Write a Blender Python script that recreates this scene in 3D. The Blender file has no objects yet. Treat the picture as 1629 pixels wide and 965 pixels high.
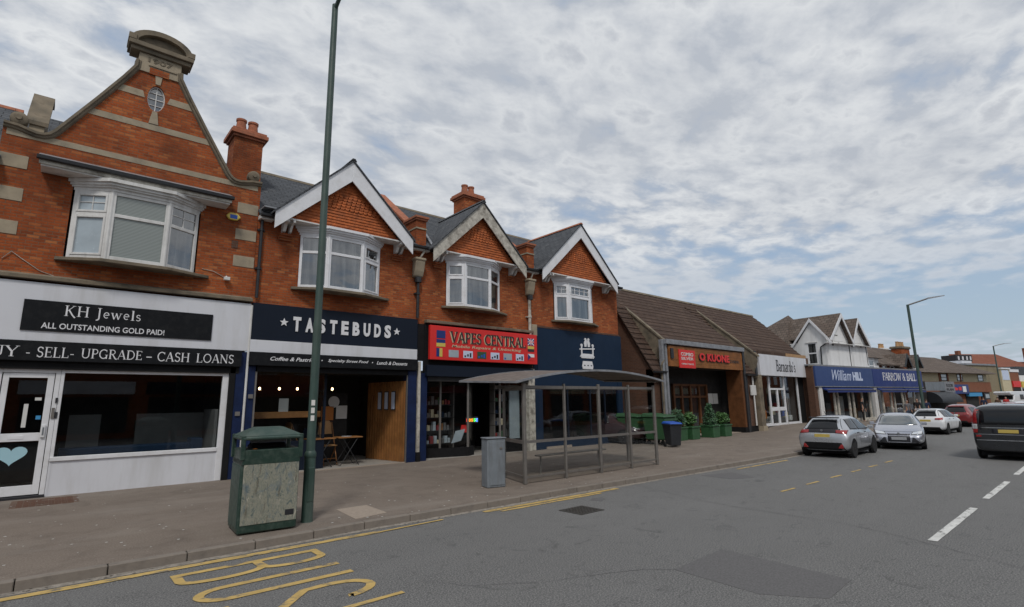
import bpy, bmesh, math, random
from mathutils import Vector, Matrix, noise
from mathutils.geometry import tessellate_polygon
from mathutils.bvhtree import BVHTree
R = math.radians
rnd = random.Random(7)
scene = bpy.context.scene
COL = scene.collection

# ---------------------------------------------------------------- camera
CAM = Vector((0, 0, 2.2))
_p, _r, _y = 0.184724, -0.0132278, 0.712572
fw = Vector((math.sin(_y)*math.cos(_p), math.cos(_y)*math.cos(_p), math.sin(_p)))
rt = Vector((math.cos(_y), -math.sin(_y), 0)); up = rt.cross(fw)
rt2 = rt*math.cos(_r) + up*math.sin(_r); up2 = -rt*math.sin(_r) + up*math.cos(_r)
cd = bpy.data.cameras.new('camera'); cam = bpy.data.objects.new('camera', cd); COL.objects.link(cam)
cd.sensor_width = 36; cd.lens = 836.34/1629*36; cd.clip_start = .05; cd.clip_end = 3000
cam.matrix_world = Matrix(((rt2.x, up2.x, -fw.x, CAM.x), (rt2.y, up2.y, -fw.y, CAM.y), (rt2.z, up2.z, -fw.z, CAM.z), (0, 0, 0, 1)))
scene.camera = cam

# ---------------------------------------------------------------- light
SUN_EL, SUN_AZ = R(52), R(218)       # azimuth measured from +Y towards +X: the sun stands behind the camera, high and soft
sv = Vector((math.sin(SUN_AZ)*math.cos(SUN_EL), math.cos(SUN_AZ)*math.cos(SUN_EL), math.sin(SUN_EL)))
sd = bpy.data.lights.new('sun', 'SUN'); sun = bpy.data.objects.new('sun', sd); COL.objects.link(sun)
sd.energy = 1.5; sd.angle = R(10); sd.color = (1, .96, .90)
sun.rotation_euler = (-sv).to_track_quat('-Z', 'Y').to_euler()

world = bpy.data.worlds.new('World'); scene.world = world; world.use_nodes = True
nt = world.node_tree; nt.nodes.clear(); N = nt.nodes.new; L = nt.links.new
def mth(op, a, b=None, c=None, clamp=False):
    n = N('ShaderNodeMath'); n.operation = op; n.use_clamp = clamp
    for i, v in enumerate((a, b, c)):
        if v is None: continue
        if isinstance(v, (int, float)): n.inputs[i].default_value = v
        else: L(v, n.inputs[i])
    return n.outputs[0]
def ramp(v, stops, interp='LINEAR'):
    n = N('ShaderNodeValToRGB'); n.color_ramp.interpolation = interp
    e = n.color_ramp.elements
    while len(e) < len(stops): e.new(.5)
    for i, (p, c) in enumerate(stops):
        e[i].position = p; e[i].color = (*c, 1) if isinstance(c, tuple) else (c, c, c, 1)
    L(v, n.inputs[0]); return n.outputs[0]
def mixc(f, a, b, mode='MIX'):
    n = N('ShaderNodeMix'); n.data_type = 'RGBA'; n.blend_type = mode
    for i, v in ((0, f), (6, a), (7, b)):
        if isinstance(v, (int, float)): n.inputs[i].default_value = v
        elif isinstance(v, tuple): n.inputs[i].default_value = (*v, 1)
        else: L(v, n.inputs[i])
    return n.outputs[2]
tc = N('ShaderNodeTexCoord'); sep = N('ShaderNodeSeparateXYZ'); L(tc.outputs['Generated'], sep.inputs[0])
sky = N('ShaderNodeTexSky'); sky.sky_type = 'NISHITA'; sky.sun_disc = False; sky.sun_elevation = SUN_EL; sky.sun_rotation = SUN_AZ
sky.air_density = 1.3; sky.dust_density = 2.0; sky.ozone_density = 1.5
zc = mth('MAXIMUM', sep.outputs[2], 0.0)
den = mth('ADD', zc, .10)
px = mth('DIVIDE', sep.outputs[0], den); py = mth('DIVIDE', sep.outputs[1], den)
cmb = N('ShaderNodeCombineXYZ'); L(px, cmb.inputs[0]); L(py, cmb.inputs[1])
def wnoise(scale, detail, rough, vec=None, off=(0, 0, 0), rot=0, sc=(1, 1, 1), dist=0):
    mp = N('ShaderNodeMapping'); L(vec or cmb.outputs[0], mp.inputs[0]); mp.inputs['Location'].default_value = off
    mp.inputs['Rotation'].default_value = (0, 0, rot); mp.inputs['Scale'].default_value = sc
    n = N('ShaderNodeTexNoise'); n.inputs['Scale'].default_value = scale; n.inputs['Detail'].default_value = detail
    n.inputs['Roughness'].default_value = rough; n.inputs['Distortion'].default_value = dist; L(mp.outputs[0], n.inputs['Vector']); return n.outputs[0]
warp = N('ShaderNodeVectorMath'); warp.operation = 'MULTIPLY_ADD'
wn_ = N('ShaderNodeTexNoise'); wn_.inputs['Scale'].default_value = 2.2; wn_.inputs['Detail'].default_value = 3; L(cmb.outputs[0], wn_.inputs['Vector'])
L(wn_.outputs['Color'], warp.inputs[0]); warp.inputs[1].default_value = (.14, .14, 0); L(cmb.outputs[0], warp.inputs[2])
cells = wnoise(5.2, 7, .58, vec=warp.outputs[0], rot=.75, sc=(.85, 1.15, 1))          # altocumulus lumps
mp_ = N('ShaderNodeMapping'); mp_.inputs['Rotation'].default_value = (0, 0, .75); mp_.inputs['Scale'].default_value = (.85, 1.15, 1); L(warp.outputs[0], mp_.inputs[0])
vor = N('ShaderNodeTexVoronoi'); vor.feature = 'SMOOTH_F1'; vor.inputs['Scale'].default_value = 7.5; vor.inputs['Smoothness'].default_value = .8; L(mp_.outputs[0], vor.inputs['Vector'])
puff = mth('SUBTRACT', 1.0, vor.outputs['Distance'])
big = wnoise(.8, 4, .5, off=(3.1, 1.7, 0))
dens = mth('ADD', mth('MULTIPLY', cells, .50), mth('ADD', mth('MULTIPLY', big, .55), mth('MULTIPLY', puff, .22)))
# cover thins out low in the sky, where a band of plain blue shows
cov = mth('ADD', dens, ramp(sep.outputs[2], [(0.0, .18), (.03, .24), (.06, .28), (.085, .24), (.12, .06), (.165, .22), (.22, .35), (.35, .425), (1, .40)]))
cov = mth('SUBTRACT', cov, 0.3)
mask = ramp(cov, [(.52, 0.0), (.72, 1.0)], 'EASE')
thick = mth('ADD', mth('MULTIPLY', cells, .75), mth('ADD', mth('MULTIPLY', puff, .16), mth('MULTIPLY', big, .22)))
shade = ramp(thick, [(.49, (.45, .485, .54)), (.57, (.58, .605, .64)), (.64, (.68, .70, .72)), (.71, (.52, .545, .585)), (.78, (.44, .465, .51))])
shade = mixc(ramp(big, [(.42, 0.0), (.62, .42)]), shade, (.40, .43, .48))
lowc = mixc(ramp(sep.outputs[2], [(0.0, 1.0), (.16, .85), (.30, 0.0)]), shade, (.46, .52, .60))
skyc = mixc(1.0, sky.outputs[0], (.118, .118, .118), 'MULTIPLY')
skyc = mixc(.75, skyc, ramp(sep.outputs[2], [(0.0, (.40, .475, .56)), (.10, (.345, .44, .56)), (.30, (.29, .38, .52)), (1, (.24, .34, .50))]))
allc = mixc(mask, skyc, lowc)
bg = N('ShaderNodeBackground'); L(allc, bg.inputs[0]); bg.inputs[1].default_value = 1.0
wo = N('ShaderNodeOutputWorld'); L(bg.outputs[0], wo.inputs[0])
world.cycles.sampling_method = 'MANUAL'; world.cycles.sample_map_resolution = 1024
scene.view_settings.view_transform = 'Standard'; scene.view_settings.look = 'None'
scene.view_settings.exposure = 0.12; scene.view_settings.gamma = 1
scene.cycles.max_bounces = 8; scene.cycles.transparent_max_bounces = 16

# ---------------------------------------------------------------- materials
def newmat(name):
    global nt, N, L
    m = bpy.data.materials.new(name); m.use_nodes = True; nt = m.node_tree; nt.nodes.clear(); N = nt.nodes.new; L = nt.links.new
    return m
def bsdf(col, rough=.6, metal=0, bump=None, spec=.5, coat=0, emit=None):
    b = N('ShaderNodeBsdfPrincipled'); o = N('ShaderNodeOutputMaterial'); L(b.outputs[0], o.inputs[0])
    for k, v in (('Base Color', col), ('Roughness', rough), ('Metallic', metal), ('Specular IOR Level', spec), ('Coat Weight', coat)):
        if isinstance(v, tuple): b.inputs[k].default_value = (*v, 1)
        elif isinstance(v, (int, float)): b.inputs[k].default_value = v
        else: L(v, b.inputs[k])
    if coat: b.inputs['Coat Roughness'].default_value = .04
    if bump:
        bn = N('ShaderNodeBump'); bn.inputs['Strength'].default_value = bump[1]; bn.inputs['Distance'].default_value = bump[2]
        L(bump[0], bn.inputs['Height']); L(bn.outputs[0], b.inputs['Normal'])
    if emit: b.inputs['Emission Color'].default_value = (*emit[0], 1); b.inputs['Emission Strength'].default_value = emit[1]
    return b
def nz(scale, detail=4, rough=.6, vec=None, sc=(1, 1, 1), out=0, dist=0):
    t = N('ShaderNodeTexCoord'); mp = N('ShaderNodeMapping'); mp.inputs['Scale'].default_value = sc
    L(t.outputs[vec or 'Object'], mp.inputs[0])
    n = N('ShaderNodeTexNoise'); n.inputs['Scale'].default_value = scale; n.inputs['Detail'].default_value = detail
    n.inputs['Roughness'].default_value = rough; n.inputs['Distortion'].default_value = dist; L(mp.outputs[0], n.inputs['Vector']); return n.outputs[out]
def sc3(c, k): return tuple(min(1, v*k) for v in c)
def pm(name, col, rough=.6, metal=0, var=.18, scale=3, bump=0, coat=0, spec=.5, dirt=None, dscale=2, damt=.5, streak=False):
    m = newmat(name)
    n1 = nz(scale, 6, .6)
    c = ramp(n1, [(.3, sc3(col, 1-var)), (.7, sc3(col, 1+var))])
    if dirt:
        d = ramp(nz(dscale, 7, .65, sc=(1, 1, .16) if streak else (1, 1, 1)), [(.46, 0.0), (.72, damt)])
        c = mixc(d, c, dirt)
    rr = ramp(nz(scale*2.3, 4), [(.3, max(0, rough-.08)), (.7, min(1, rough+.1))])
    bsdf(c, rr, metal, (nz(scale*9, 4), .35, bump) if bump else None, spec, coat)
    return m
def brick(name, c1, c2, mortar, dark, bw=.235, rh=.078, ms=.009, blend=.5, off=.5, light=None, bump=.006, stain=.35):
    m = newmat(name)
    t = N('ShaderNodeTexCoord'); mp = N('ShaderNodeMapping'); L(t.outputs['UV'], mp.inputs[0])
    b = N('ShaderNodeTexBrick'); L(mp.outputs[0], b.inputs[0]); b.offset = off
    b.inputs['Color1'].default_value = (0, 0, 0, 1); b.inputs['Color2'].default_value = (1, 1, 1, 1); b.inputs['Mortar'].default_value = (0, 0, 0, 1)
    for k, v in (('Scale', 1), ('Mortar Size', ms), ('Mortar Smooth', .2), ('Bias', 0), ('Brick Width', bw), ('Row Height', rh)): b.inputs[k].default_value = v
    tone = b.outputs['Color']; fac = b.outputs['Fac']
    c = ramp(tone, [(0, dark), (.22, c1), (.75, c2), (1, light or c2)])
    c = mixc(.5, c, ramp(nz(14, 3, .6, 'UV'), [(.3, sc3(c1, .85)), (.7, sc3(c2, 1.1))]))
    c = mixc(fac, c, mortar)
    c = mixc(ramp(nz(.55, 7, .62, 'UV', (1, .55, 1)), [(.42, 0.0), (.7, stain)]), c, sc3(dark, .7), 'MIX')
    c = mixc(ramp(nz(1.3, 6, .6, 'UV'), [(.35, 0.0), (.75, .30)]), c, sc3(c2, 1.15))
    h = mth('SUBTRACT', mth('MULTIPLY', tone, .3), fac)
    bsdf(c, .88, 0, (h, .7, bump), .25)
    return m
M = {}
M['brick'] = brick('red_brick', (.25, .052, .015), (.42, .100, .026), (.20, .115, .07), (.095, .028, .014), light=(.58, .24, .085), stain=.85)
M['brick_plain'] = brick('brick_plain', (.33, .085, .033), (.40, .11, .042), (.20, .11, .07), (.22, .06, .03), stain=.5)
M['brick_brown'] = brick('brown_brick', (.095, .046, .030), (.135, .066, .042), (.12, .09, .07), (.07, .035, .028))
M['brick_far'] = brick('far_brick', (.20, .078, .045), (.25, .10, .058), (.25, .15, .1), (.2, .07, .04), rh=.15, bw=.45)
M['slate'] = brick('slate_tiles', (.062, .068, .078), (.092, .098, .108), (.022, .023, .026), (.045, .048, .055), bw=.32, rh=.19, ms=.012, light=(.13, .135, .14), bump=.012, stain=.25)
M['tile_brown'] = brick('concrete_tiles', (.062, .038, .028), (.092, .058, .043), (.020, .014, .012), (.06, .038, .03), bw=.62, rh=.33, ms=.02, light=(.125, .085, .062), bump=.05, stain=.5)
M['tile_far'] = brick('weathered_tiles', (.11, .085, .07), (.16, .125, .105), (.04, .035, .03), (.075, .06, .05), bw=.4, rh=.3, ms=.02, light=(.21, .175, .15), bump=.02, stain=.5)
M['tile_red'] = brick('red_roof_tiles', (.20, .075, .048), (.25, .095, .06), (.12, .05, .03), (.18, .06, .035), bw=.6, rh=.45, ms=.03, bump=.02)
M['clay'] = pm('clay_tile', (.40, .105, .028), .85, var=.35, scale=9, bump=.003, dirt=(.12, .05, .03), dscale=3, damt=.5)
M['terracotta'] = pm('terracotta', (.36, .12, .06), .8, var=.25, scale=6, dirt=(.10, .07, .05), dscale=5)
M['stone'] = pm('lime_stone', (.36, .30, .215), .9, var=.2, scale=5, bump=.006, dirt=(.12, .105, .085), dscale=2.5, damt=.75)
M['stone_dirty'] = pm('weathered_stone', (.20, .162, .115), .95, var=.3, scale=6, bump=.01, dirt=(.05, .048, .038), dscale=3, damt=.9)
M['paint_white'] = pm('white_paint', (.74, .745, .77), .45, var=.05, scale=2, dirt=(.45, .43, .40), dscale=3, damt=.35)
M['paint_old'] = pm('old_white_paint', (.66, .655, .64), .6, var=.08, scale=5, dirt=(.28, .26, .23), dscale=4, damt=.5, streak=True)
M['paint_grey'] = pm('peeling_paint', (.50, .47, .41), .8, var=.2, scale=6, dirt=(.12, .10, .08), dscale=3.5, damt=.95)
M['board_white'] = pm('white_board', (.66, .67, .71), .45, var=.03, scale=1.2, dirt=(.42, .41, .39), dscale=1.6, damt=.5, streak=True)
M['render'] = pm('white_render', (.76, .76, .76), .85, var=.05, scale=2, dirt=(.38, .37, .35), dscale=1.6, damt=.5, streak=True)
M['navy'] = pm('navy_board', (.009, .014, .026), .5, var=.08, scale=1, spec=.18)
M['navy2'] = pm('blue_board', (.008, .022, .050), .55, var=.1, scale=1, spec=.2)
M['blue_pil'] = pm('blue_paint', (.007, .017, .062), .55, var=.25, scale=4, spec=.25)
M['black'] = pm('black_board', (.007, .008, .010), .5, var=.1, scale=2, spec=.2, dirt=(.05, .05, .05), dscale=6, damt=.2)
M['black_matt'] = pm('black_matt', (.010, .010, .011), .8, var=.2, spec=.2)
M['letter'] = pm('white_lettering', (.74, .74, .76), .5, var=.02)
M['red_sign'] = pm('red_sign', (.66, .022, .018), .4, var=.05, scale=1)
M['blue_sign'] = pm('blue_sign', (.032, .065, .19), .4, var=.06, scale=.6)
M['royal'] = pm('royal_blue_sign', (.010, .030, .17), .4, var=.06, scale=.6)
M['letter_pale'] = pm('pale_lettering', (.55, .62, .78), .5, var=.02)
M['ink'] = pm('dark_lettering', (.02, .02, .025), .5, var=.05)
M['wood'] = pm('warm_wood', (.27, .12, .036), .55, var=.3, scale=2.2, dirt=(.16, .06, .02), dscale=3, damt=.6)
M['wood_sign'] = pm('varnished_wood', (.235, .092, .026), .55, var=.35, scale=2, spec=.25)
M['wood_jamb'] = pm('dark_stained_wood', (.13, .052, .020), .6, var=.3, scale=3, spec=.25)
M['wood_light'] = pm('pale_wood', (.40, .23, .10), .5, var=.2, scale=4)
M['yellow_sign'] = pm('yellow_sign', (.62, .48, .10), .5, var=.05)
M['cream'] = pm('cream_panel', (.52, .46, .31), .8, var=.1)
M['tan'] = pm('tan_render', (.24, .20, .13), .9, var=.12)
M['steel'] = pm('galvanised_steel', (.23, .215, .20), .5, .55, var=.12, scale=8)
M['roof_panel'] = pm('shelter_roof_panel', (.14, .115, .10), .65, .1, var=.15, scale=3, dirt=(.30, .26, .23), dscale=4, damt=.5)
M['lead'] = pm('lead_sheet', (.27, .28, .30), .55, .3, var=.25, scale=4)
M['pipe'] = pm('black_pipe', (.018, .019, .022), .45, var=.3, scale=6)
M['green_metal'] = pm('green_paint', (.016, .040, .030), .42, var=.15, scale=6, dirt=(.10, .13, .11), dscale=9, damt=.5)
M['green_post'] = pm('green_post_paint', (.032, .064, .053), .5, var=.15, scale=5, dirt=(.11, .13, .11), dscale=4, damt=.5, streak=True)
M['bin_green'] = pm('green_plastic', (.026, .088, .034), .5, var=.1, scale=3, dirt=(.03, .06, .03), dscale=5, damt=.5)
M['box_green'] = pm('green_planter_paint', (.027, .095, .036), .55, var=.15, scale=5, dirt=(.02, .05, .02), dscale=6, damt=.5)
M['dark_plastic'] = pm('dark_grey_plastic', (.022, .025, .03), .5, var=.15)
M['lid_blue'] = pm('blue_plastic', (.02, .09, .42), .45, var=.08)
M['grey_box'] = pm('grey_cabinet_paint', (.19, .215, .24), .55, var=.12, scale=4, dirt=(.10, .10, .10), dscale=5, damt=.6, streak=True)
M['rubber'] = pm('tyre_rubber', (.012, .012, .013), .8, var=.2)
M['alloy'] = pm('alloy_rim', (.32, .33, .34), .35, .8, var=.08)
M['dark_alloy'] = pm('dark_rim', (.10, .10, .11), .35, .8, var=.08)
M['silver'] = pm('silver_car_paint', (.47, .49, .52), .32, .6, var=.02, scale=1, coat=1)
M['silver2'] = pm('grey_silver_paint', (.40, .415, .47), .32, .6, var=.02, scale=1, coat=1)
M['car_white'] = pm('white_car_paint', (.72, .73, .75), .4, 0, var=.02, scale=1, coat=1)
M['car_red'] = pm('red_car_paint', (.22, .016, .018), .4, .2, var=.03, scale=1, coat=1)
M['car_black'] = pm('black_car_paint', (.008, .009, .012), .3, 0, var=.05, scale=1, coat=1)
M['car_dark'] = pm('dark_red_paint', (.03, .012, .014), .35, 0, var=.05, scale=1, coat=1)
M['car_glass'] = pm('tinted_car_glass', (.008, .009, .011), .10, 0, var=.1, spec=.45)
M['screen_glass'] = pm('windscreen_glass', (.045, .055, .055), .06, 0, var=.15, coat=1, spec=.9)
M['tail_red'] = pm('tail_lamp_red', (.30, .008, .010), .2, 0, var=.1, coat=1)
M['lamp_clear'] = pm('lamp_clear', (.72, .74, .76), .10, .5, var=.1, coat=1)
M['plate_yellow'] = pm('number_plate_yellow', (.56, .42, .10), .4, var=.04)
M['plate_white'] = pm('number_plate_white', (.33, .34, .36), .4, var=.04)
M['orange'] = pm('orange_board', (.50, .17, .03), .6, var=.05)
M['paper'] = pm('paper', (.62, .62, .60), .8, var=.04)
M['heart'] = pm('pale_blue_sticker', (.36, .58, .66), .6, var=.02)
M['sky_blue'] = pm('blue_sticker', (.05, .28, .55), .6, var=.02)
M['leaf'] = pm('leaves', (.050, .125, .030), .6, var=.6, scale=5)
M['leaf2'] = pm('dark_leaves', (.030, .085, .035), .6, var=.6, scale=5)
M['soil'] = pm('soil', (.05, .04, .03), .9)
M['floor_in'] = pm('interior_floor', (.30, .28, .25), .55, var=.12, scale=3)
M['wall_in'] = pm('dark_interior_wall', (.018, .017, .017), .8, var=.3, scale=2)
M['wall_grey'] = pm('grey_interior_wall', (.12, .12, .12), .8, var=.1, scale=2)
M['yellow_paint'] = None
M['skin'] = pm('skin', (.42, .24, .17), .6, var=.05)
M['hair'] = pm('hair', (.06, .035, .02), .7)
for k, c in dict(cloth_black=(.012, .012, .014), cloth_navy=(.015, .025, .06), cloth_grey=(.12, .12, .13), cloth_red=(.45, .03, .03), cloth_brown=(.09, .05, .03), cloth_jeans=(.04, .06, .10)).items(): M[k] = pm(k, c, .9, var=.15, scale=8)
def glass(name, tint=(.9, .93, .92), ior=1.5, rough=0.0, base=0.0):
    m = newmat(name); f = N('ShaderNodeFresnel'); f.inputs[0].default_value = ior
    t = N('ShaderNodeBsdfTransparent'); t.inputs[0].default_value = (*tint, 1)
    g = N('ShaderNodeBsdfGlossy'); g.inputs[1].default_value = rough; g.inputs[0].default_value = (.95, .97, 1, 1)
    mx = N('ShaderNodeMixShader'); gm = N('ShaderNodeNewGeometry'); front = mth('SUBTRACT', 1.0, gm.outputs['Backfacing'])
    L(mth('MULTIPLY', front, mth('ADD', mth('MULTIPLY', f.outputs[0], 1.25), base, clamp=True)), mx.inputs[0]); L(t.outputs[0], mx.inputs[1]); L(g.outputs[0], mx.inputs[2])
    o = N('ShaderNodeOutputMaterial'); L(mx.outputs[0], o.inputs[0]); return m
M['glass'] = glass('shop_glass', (.90, .92, .92))
M['glass_clear'] = glass('shelter_glass', (.94, .95, .945), 1.4)
def winglass():
    m = newmat('window_glass')
    w = nz(1.1, 4, .6, sc=(5, 5, .35))
    c = ramp(w, [(.40, (.012, .014, .016)), (.62, (.105, .11, .11))])
    bn = N('ShaderNodeBump'); bn.inputs['Strength'].default_value = .12; bn.inputs['Distance'].default_value = .02; L(nz(1.4, 2), bn.inputs['Height'])
    d = N('ShaderNodeBsdfDiffuse'); L(c, d.inputs[0]); g = N('ShaderNodeBsdfGlossy'); g.inputs[1].default_value = .015; L(bn.outputs[0], g.inputs['Normal'])
    f = N('ShaderNodeFresnel'); f.inputs[0].default_value = 1.6; mx = N('ShaderNodeMixShader')
    L(mth('ADD', mth('MULTIPLY', f.outputs[0], 1.8), .15, clamp=True), mx.inputs[0]); L(d.outputs[0], mx.inputs[1]); L(g.outputs[0], mx.inputs[2])
    o = N('ShaderNodeOutputMaterial'); L(mx.outputs[0], o.inputs[0]); return m
M['winglass'] = winglass()
def blind():
    m = newmat('venetian_blind'); t = N('ShaderNodeTexCoord'); w = N('ShaderNodeTexWave'); w.bands_direction = 'Z'; w.inputs['Scale'].default_value = 8
    L(t.outputs['Object'], w.inputs[0]); bsdf(ramp(w.outputs[0], [(.2, (.16, .18, .17)), (.8, (.30, .33, .31))]), .22, spec=.8); return m
M['blind'] = blind()
M['frosted'] = pm('frosted_pane', (.36, .42, .46), .18, var=.12, scale=2, spec=.8)
def emitm(name, col, s): m = newmat(name); bsdf(col, .5, emit=(col, s)); return m
M['bulb'] = emitm('lit_bulb', (1, .66, .34), 11)
for k, c in dict(red=(1, .06, .03), orange=(1, .35, .02), green=(.1, .9, .1), blue=(.1, .3, 1)).items(): M['neon_'+k] = emitm('led_'+k, c, 1.6)

def asphalt():
    m = newmat('asphalt')
    big_ = nz(.22, 5, .6); mid = nz(1.6, 6, .65); grit = nz(48, 4, .9)
    c = ramp(big_, [(.35, (.110, .110, .110)), (.65, (.150, .149, .148))])
    c = mixc(ramp(mid, [(.35, 0.0), (.7, .45)]), c, (.095, .094, .093))
    c = mixc(.62, c, ramp(grit, [(.38, (.030, .030, .031)), (.5, (.125, .124, .122)), (.62, (.42, .415, .40))]))
    c = mixc(ramp(nz(.9, 8, .7, sc=(.12, 1, 1)), [(.52, 0.0), (.75, .35)]), c, (.17, .168, .165))
    c = mixc(ramp(nz(2.6, 7, .7, dist=1.2), [(.56, 0.0), (.68, .55)]), c, (.055, .055, .056))     # oil and damp stains
    c = mixc(ramp(nz(.8, 3, .5, sc=(.06, 1.15, 1)), [(.48, 0.0), (.62, .22)]), c, (.170, .168, .164))     # tyre-polished lanes
    bsdf(c, .85, 0, (grit, .6, .008), .3); return m
M['asphalt'] = asphalt()
def pavem():
    m = newmat('pavement')
    c = ramp(nz(.5, 6, .65), [(.3, (.155, .124, .098)), (.7, (.212, .172, .137))])
    c = mixc(.50, c, ramp(nz(42, 4, .9), [(.3, (.06, .048, .042)), (.52, (.20, .170, .147)), (.72, (.42, .38, .34))]))
    c = mixc(ramp(nz(1.4, 8, .7, dist=.8), [(.48, 0.0), (.70, .6)]), c, (.110, .090, .076))
    c = mixc(ramp(nz(.35, 6, .7, sc=(.5, 1.6, 1)), [(.52, 0.0), (.68, .45)]), c, (.27, .24, .21))
    c = mixc(ramp(nz(13, 2, .5), [(.72, 0.0), (.76, .55)]), c, (.30, .28, .26))     # gum and droppings
    bsdf(c, .9, 0, (nz(40, 3, .7), .4, .006), .25); return m
M['pavement'] = pavem()
M['kerb'] = pm('kerb_stone', (.22, .190, .162), .9, var=.2, scale=4, bump=.008, dirt=(.07, .062, .055), dscale=4, damt=.7)
M['gutter'] = pm('gutter_grit', (.27, .24, .205), .95, var=.35, scale=12, bump=.004, dirt=(.08, .075, .07), dscale=8, damt=.7)
M['patch'] = pm('dark_asphalt_patch', (.112, .109, .110), .9, var=.3, scale=40, bump=.004)
M['slab'] = pm('pale_slab', (.32, .265, .215), .9, var=.15, scale=20)
M['iron'] = pm('cast_iron', (.055, .050, .045), .7, .3, var=.3, scale=30)
def roadpaint(name, col):
    m = newmat(name); c = ramp(nz(5, 5), [(.3, sc3(col, .8)), (.7, sc3(col, 1.15))])
    wear = ramp(nz(5, 9, .80, sc=(.4, 1, 1)), [(.53, 0.0), (.60, .9)])
    c = mixc(wear, c, (.125, .123, .12)); bsdf(c, .85, 0, None, .3); return m
M['yellow_paint'] = roadpaint('yellow_road_paint', (.50, .35, .125))
M['white_line'] = roadpaint('white_road_paint', (.60, .60, .58))
def grime():
    m = newmat('torn_poster_grime')
    v = nz(11, 9, .72, sc=(1, 1, .42), dist=1.0); c = ramp(v, [(.30, (.03, .05, .04)), (.40, (.13, .16, .15)), (.48, (.30, .29, .23)), (.55, (.17, .19, .16)), (.62, (.36, .34, .28)), (.75, (.48, .46, .40))])
    c = mixc(ramp(nz(4, 7, .75, sc=(1, 1, .5), dist=1.5), [(.54, 0.0), (.64, .55)]), c, (.11, .16, .20))
    c = mixc(ramp(nz(9, 6, .8, dist=3), [(.58, 0.0), (.66, .8)]), c, (.05, .075, .045))
    c = mixc(ramp(nz(16, 8, .8, sc=(1, 1, .12)), [(.55, 0.0), (.62, .8)]), c, (.10, .09, .065))
    bsdf(c, .75, 0, (v, .5, .01)); return m
M['grime'] = grime()

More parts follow.
